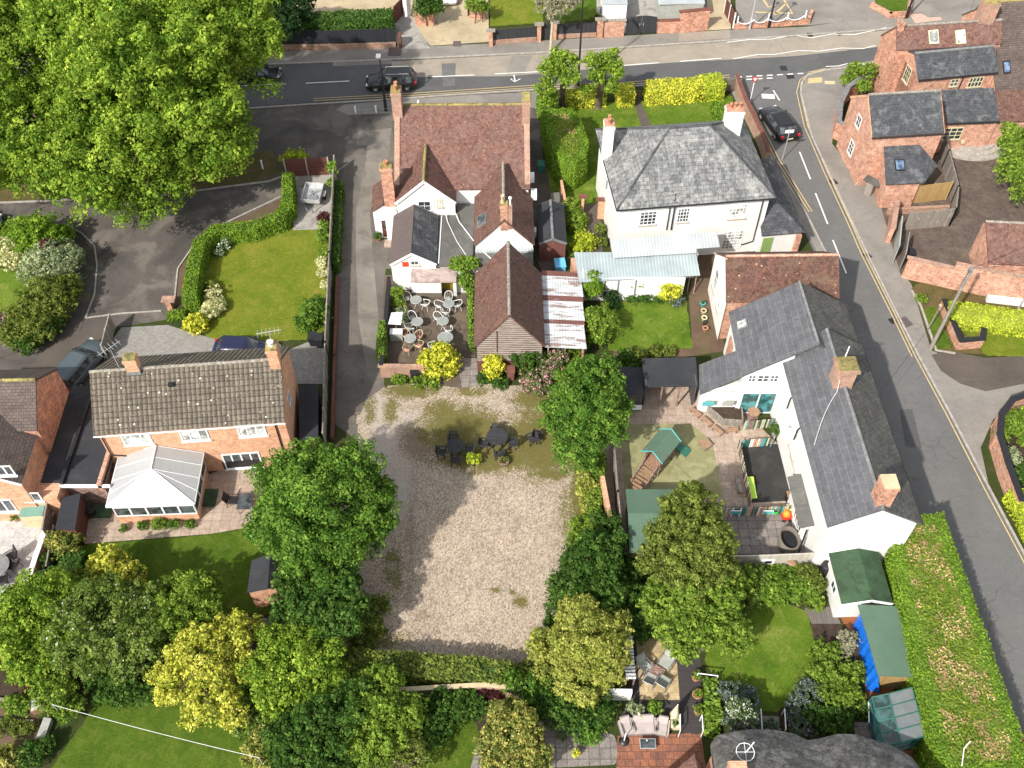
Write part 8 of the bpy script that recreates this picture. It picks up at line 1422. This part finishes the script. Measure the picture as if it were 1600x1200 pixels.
# ================================================================ SHRUBS
S_ = [('shrub', 'big round bright yellow bush on the beer terrace corner', [(686, 566, 27), (668, 572, 14), (700, 575, 16), (690, 552, 16, 1.6)], 'gold', .14), ('shrub', 'upright bright yellow shrub against the boarded barn gable', [(772, 575, 16, 1.1, .8, 1.2), (770, 560, 12, 1.5)], 'gold', .13),
      ('shrub', 'dark green climber on the right half of the barn gable', [(825, 558, 24, 1.3), (808, 548, 16, 1.6), (845, 570, 18)], 'deep', .14), ('rose_bush', 'pink flowering rose bush between barn and leafy tree', [(838, 595, 20), (860, 575, 16, 1.2), (872, 560, 14, 1.4), (825, 600, 12)], 'pinkflo', .12), ('shrub', 'green bush under the corner of the white lean-to', [(895, 558, 18), (880, 575, 15), (912, 575, 14)], 'fresh', .13),
      ('shrub', 'green fig-like shrub at the top left of the beer terrace', [(621, 458, 10, 1.2), (622, 472, 10)], 'fresh', .13), ('shrub', 'silver leaved shrub beside the fig-like shrub', [(627, 488, 10), (630, 498, 8)], 'silver', .11),
      ('shrub', 'low green weeds at the foot of the terrace wall', [(625, 590, 12, .25, 1, .4), (655, 596, 14, .25, 1, .4), (680, 600, 10, .2, 1, .4)], 'fresh', .12), ('shrub', 'low green ground cover under the yellow barn shrub', [(755, 592, 10, .25, 1, .5), (782, 598, 12, .25, 1, .5)], 'deep', .12),
      ('shrub', 'round green bush at the corner of the sunny lawn', [(490, 490, 25), (478, 505, 14), (500, 478, 14)], 'mid', .14), ('shrub', 'small yellow-green shrub by the concrete pad fence', [(506, 352, 9), (505, 370, 10), (508, 395, 9)], 'fresh', .12), ('shrub', 'dark purple shrub at the concrete pad', [(505, 340, 9, .5)], 'purple', .1),
      ('shrub', 'golden and white flowering shrub by the lane fence', [(505, 425, 9, .5), (508, 445, 7, .4), (503, 410, 8, .5)], 'cream', .1), ('shrub', 'bright upright shrub at the end of the brown panel fence', [(519, 268, 7, 1.5), (519, 285, 7, .8), (518, 258, 6, 1.8)], 'ivy', .12), ('shrub', 'yellow-green domed shrub behind the brown panel fence', [(464, 248, 16), (450, 250, 10)], 'hedge_yellow', .13),
      ('shrub', 'cream flowered shrub inside the curved hedge', [(335, 462, 13), (328, 485, 15), (340, 480, 12)], 'cream', .12), ('shrub', 'golden round bush at the drive end of the curved hedge', [(305, 507, 17), (315, 500, 10)], 'gold', .12), ('shrub', 'small white flowered shrub inside the curved hedge corner', [(350, 382, 10), (342, 395, 8)], 'whiteflo', .1), ('shrub', 'brownish green shrub at the top of the cream flowered shrub', [(330, 448, 10)], 'olive', .11),
      ('shrub', 'large lime green rounded shrub at the entrance to the close', [(62, 370, 38, 1.2), (35, 365, 26), (90, 375, 24)], 'hedge', .14), ('shrub', 'silvery variegated shrub in the island bed of the close', [(85, 415, 38, 1.3), (60, 425, 26), (100, 400, 22)], 'silver', .13), ('shrub', 'brown-green mixed shrub below the silvery one', [(75, 470, 40, 1.2), (55, 500, 36), (100, 455, 26), (35, 520, 30)], 'olive', .14), ('shrub', 'deep purple shrub between the lime and silvery shrubs', [(75, 385, 12, 2.4)], 'purple', .12), ('shrub', 'dark green shrub at the foot of the island bed', [(70, 515, 22, .8), (40, 535, 20)], 'deep', .14),
      ('shrub', 'pink flowered shrub at the left edge', [(2, 505, 20, 1), (12, 525, 15)], 'pinkflo', .12), ('shrub', 'white flecked shrub at the left edge of the close', [(8, 390, 20, 1), (20, 405, 18)], 'cream', .12),
      ('shrub', 'small round bush below the narrow grey shed', [(101, 850, 24, 1), (112, 845, 14)], 'gold' if 0 else 'varieg', .13), ('shrub', 'dark bush beside the small cream storage box', [(75, 875, 10, .5)], 'deep', .12),
      ('shrub', 'yellow-green round shrub west of the blue-grey lean-to', [(913, 378, 17), (903, 385, 10)], 'gold' if 0 else 'hedge_yellow', .12), ('shrub', 'leafy green shrubs by the slim brick pier', [(893, 325, 14, 1), (897, 348, 16), (905, 345, 12)], 'fresh', .13), ('shrub', 'yellowish creeper at the foot of the white house wall', [(938, 358, 8, .6), (940, 378, 8, .5)], 'olive', .11),
      ('shrub', 'bright yellow bush against the low white wall', [(1046, 452, 18, 1.2), (1036, 458, 12)], 'gold', .13), ('shrub', 'grey-blue shrub at the foot of the bright yellow bush', [(1056, 469, 11, .4)], 'blueflo', .1), ('shrub', 'brown-tipped conifer beside the white lean-to roof', [(925, 450, 16, 1.5, 1, 1.2), (928, 435, 13, 2)], 'hedge', .13), ('shrub', 'dark shrub left of the low white wall', [(955, 462, 12, .8), (960, 475, 9)], 'dark', .12), ('shrub', 'loose green shrub with stems right of the white lean-to', [(940, 505, 24, 1.4), (925, 520, 20), (930, 495, 16, 1.8)], 'fresh', .14), ('shrub', 'bright lime shrub in the loose bush right of the lean-to', [(932, 530, 14, 1)], 'ivy', .12),
      ('shrub', 'small tree-like climber on the low white wall', [(1000, 440, 9, 1.6), (990, 443, 6, 1.4)], 'fresh', .1), ('shrub', 'low green border under the white wall', [(990, 467, 12, .3, .6, .5), (1010, 466, 12, .3, .6, .5), (1030, 468, 8, .3, .6, .5)], 'deep', .11),
      ('shrub', 'mixed low shrubs at the bottom of the small lawn', [(1000, 556, 12, .5), (985, 552, 10), (1022, 550, 11), (1045, 550, 9)], 'olive', .12), ('shrub', 'dark shrub behind the black felt shed', [(975, 560, 14, .8), (990, 575, 8, .6)], 'deep', .12),
      ('shrub', 'box shrub cut into the kerb bed by the bin store', [(1388, 140, 9, .5), (1375, 150, 8, .4)], 'olive', .12),
      ('shrub', 'round clipped bush left of the red decking', [(1331, 1052, 19), (1322, 1060, 12)], 'fresh', .11), ('shrub', 'dark domed bush beside the red decking steps', [(1308, 1128, 24), (1290, 1130, 16)], 'deep', .12), ('shrub', 'blue-grey flowering bed right of the lawn steps', [(1245, 1105, 20, .4, 1, .5), (1262, 1085, 22, .4, 1, .5), (1250, 1130, 20, .4, 1, .5)], 'blueflo', .1), ('shrub', 'green perennials beside the curving lawn edge', [(1290, 1020, 20, .5), (1285, 1050, 20, .5), (1300, 1080, 24, .6), (1330, 1090, 20, .6)], 'fresh', .12), ('shrub', 'grey leaved plant by the red decking', [(1325, 1000, 14, .6), (1320, 1015, 12)], 'grey', .12), ('shrub', 'dark shrub between the domed bush and the decking', [(1345, 1110, 12, .6), (1270, 1115, 16, .5)], 'deep', .11),
      ('shrub', 'feathery green plants beside the nursery fence', [(1205, 920, 24, .7), (1230, 925, 22, .6), (1180, 925, 22, .7), (1255, 915, 18, .7)], 'ivy', .13), ('shrub', 'yellow-brown seed heads beside the garden room', [(1262, 900, 16, 1), (1278, 915, 12, .8)], 'olive', .1), ('shrub', 'bush of grassy leaves by the deck pots', [(1275, 942, 13, .5)], 'fresh', .12),
      ('shrub', 'dark flower bed between the deck steps and the lawn', [(1140, 1085, 18, .5), (1165, 1095, 20, .5), (1145, 1120, 16, .5), (1175, 1130, 16, .5), (1205, 1135, 10, .4)], 'blueflo', .1), ('shrub', 'grey-green shrub at the foot of the thatch', [(1110, 1140, 10, .4), (1120, 1120, 12, .4)], 'fresh', .12),
      ('shrub', 'deep green shrub bank above the curved path', [(880, 1110, 32, .9), (850, 1090, 24, .9), (920, 1125, 24, .8), (940, 1105, 22, 1)], 'deep', .14), ('shrub', 'bright green leafy shrub at the end of the hedge', [(830, 1075, 24, 1), (800, 1065, 18, 1.2), (870, 1080, 20, 1)], 'mid', .14), ('shrub', 'leafy shrub at the bottom edge of the patio path', [(920, 1140, 22, .6), (900, 1125, 16, .6)], 'mid', .12),
      ('shrub', 'dark green shrub bank left of the small oval lawn', [(690, 1110, 30, 1), (660, 1130, 28, .9), (720, 1105, 24, 1), (745, 1105, 18, 1)], 'deep', .13), ('shrub', 'purple leaved shrub at the pale rendered wall', [(765, 1085, 14, .8), (780, 1090, 9)], 'purple', .1), ('shrub', 'green shrub in front of the pale rendered wall', [(725, 1090, 16, .9), (700, 1095, 14, .9)], 'mid', .13), ('shrub', 'white flowered shrub beside the pale rendered wall', [(640, 1092, 16, .9), (600, 1060, 18, 1.3)], 'whiteflo', .12),
      ('shrub', 'golden twiggy shrub at the bottom of the washing line', [(415, 1150, 22, 1), (400, 1180, 22, .8), (420, 1195, 20, .8)], 'gold' if 0 else 'varieg', .12), ('shrub', 'dark ivy mound in the lower left corner', [(48, 1180, 20, .6), (70, 1165, 14, .5)], 'deep', .13), ('shrub', 'yellowish shrub cut by the lower left corner', [(10, 1190, 24, .6)], 'varieg', .12), ('shrub', 'bright weeping shrub by the cold frame', [(90, 1085, 30, 1.2), (105, 1105, 22, .9), (70, 1075, 20, 1.2)], 'fresh', .14), ('shrub', 'bright green clump in the vegetable bed', [(22, 1102, 16, .4), (38, 1105, 12, .35)], 'ivy', .12), ('shrub', 'row of seedlings in the lower vegetable bed', [(10, 1135, 14, .2, 1, .4), (30, 1140, 14, .2, 1, .4), (45, 1138, 10, .2, 1, .4)], 'olive', .09), ('shrub', 'deep red shrub in front of the apple trees', [(40, 1060, 16, 1.0), (60, 1070, 12, .8)], 'purple', .11), ('shrub', 'shaded shrubs under the golden tree', [(190, 1075, 30, .8), (230, 1080, 22, .7), (160, 1065, 28, .9)], 'deep', .14),
      ('shrub', 'bright green shrub right of the curving brick wall top', [(1580, 665, 18, .8), (1596, 655, 16, .8), (1610, 680, 22)], 'fresh', .13), ('shrub', 'round pale green shrub inside the curving wall', [(1562, 682, 11)], 'ivy', .1), ('shrub', 'silver plant inside the curving wall', [(1580, 712, 12), (1588, 722, 10)], 'silver', .1), ('shrub', 'dark green shrub inside the lower curving wall', [(1590, 745, 14, .6), (1605, 735, 14)], 'deep', .12),
      ('shrub', 'shaggy shrub on top of the brick wall left of the stony drive', [(665, 12, 18, 2), (680, 10, 14, 2)], 'deep', .16), ('shrub', 'bright creeper over the wall right of the stony drive', [(742, 8, 14, 2), (755, 12, 9, 1.6)], 'fresh', .15), ('shrub', 'small shrub left of the white caravan', [(930, 28, 7, .6)], 'olive', .14),
      ('shrub', 'bright dense creeper at the boundary left of the play yard', [(915, 760, 16, 1.2), (912, 730, 15, 1.2), (918, 790, 14, 1)], 'feather', .13), ('shrub', 'leafy shrub hanging over the tan edging by the play yard', [(945, 820, 22, 1.5), (960, 850, 20, 1.4), (935, 845, 20)], 'deep', .14),
      ('shrub', 'yellow tuft beside the sandstone patio under the tree', [(1038, 992, 12, .7)], 'ivy', .11), ('shrub', 'dark shrub left of the sandstone patio', [(1000, 980, 20, .9), (1020, 985, 14, .8)], 'deep', .13),
      ('shrub', 'weed tuft on the verge left of the yellow hedge', [(1441, 466, 9, .2, 1, .4)], 'fresh', .12), ('shrub', 'shrub in the neat row right of the conservatory front, far right', [(297, 819, 7, .25)], 'mid', .08), ('shrub', 'round shrub in front of the conservatory, fourth from the left', [(272, 819, 8, .3)], 'mid', .08), ('shrub', 'round shrub in front of the conservatory, the brightest in the middle', [(247, 819, 10, .35)], 'ivy', .08), ('shrub', 'round shrub in front of the conservatory, second from the left', [(223, 821, 7, .3)], 'mid', .08), ('shrub', 'round shrub in front of the conservatory, leftmost', [(192, 825, 6, .25)], 'mid', .08)]
S_ += [('shrub', 'ragged bright shrub at the gravel edge below the creeper hedge', [(908, 820, 16, .9), (903, 845, 18, 1)], 'fresh', .12), ('shrub', 'dark thicket between the olive tree and the feathery tree', [(985, 935, 26, 1.3), (1005, 960, 24, 1.2), (970, 905, 24, 1.3), (990, 890, 18, 1)], 'deep', .13), ('shrub', 'mid green thicket under the soil path tree', [(1160, 935, 22, 1.0), (1180, 905, 20, .9), (1150, 970, 16, .7)], 'apple', .12), ('shrub', 'low mossy growth at the bottom right of the gravel', [(840, 1040, 20, .5, 1, .5), (860, 1055, 20, .6), (820, 1055, 16, .5)], 'olive', .11), ('shrub', 'green tangle between the light green tree and the ivy green tree', [(480, 1090, 26, 1.5), (545, 1075, 24, 1.3), (530, 1050, 20, 1.2)], 'fresh', .13), ('shrub', 'leafy tangle below the golden tree beside the washing line end', [(385, 1130, 24, 1.1), (415, 1115, 26, 1.3), (400, 1090, 22, 1.3)], 'apple', .13), ('shrub', 'bright weedy growth along the foot of the round tree by the gravel', [(590, 950, 18, .7), (580, 985, 20, .7), (565, 1010, 18, .6)], 'olive', .12), ('shrub', 'shrubby growth at the bottom edge between the two dark trees', [(570, 1190, 26, 1.3), (640, 1140, 22, 1.2), (680, 1150, 18, .8)], 'deep', .13), ('shrub', 'leafy edge of the lower left apple trees against the light patio', [(30, 950, 26, 1.6), (5, 965, 24, 1.4), (120, 920, 26, 1.6)], 'deep', .13)]
for nm, lab, ls, m_, sz in S_: shrub(nm, lab, ls, L[m_], sz, 1.0)
print('leaf sprays', LEAFN[0], 'objects', len(bpy.data.objects))
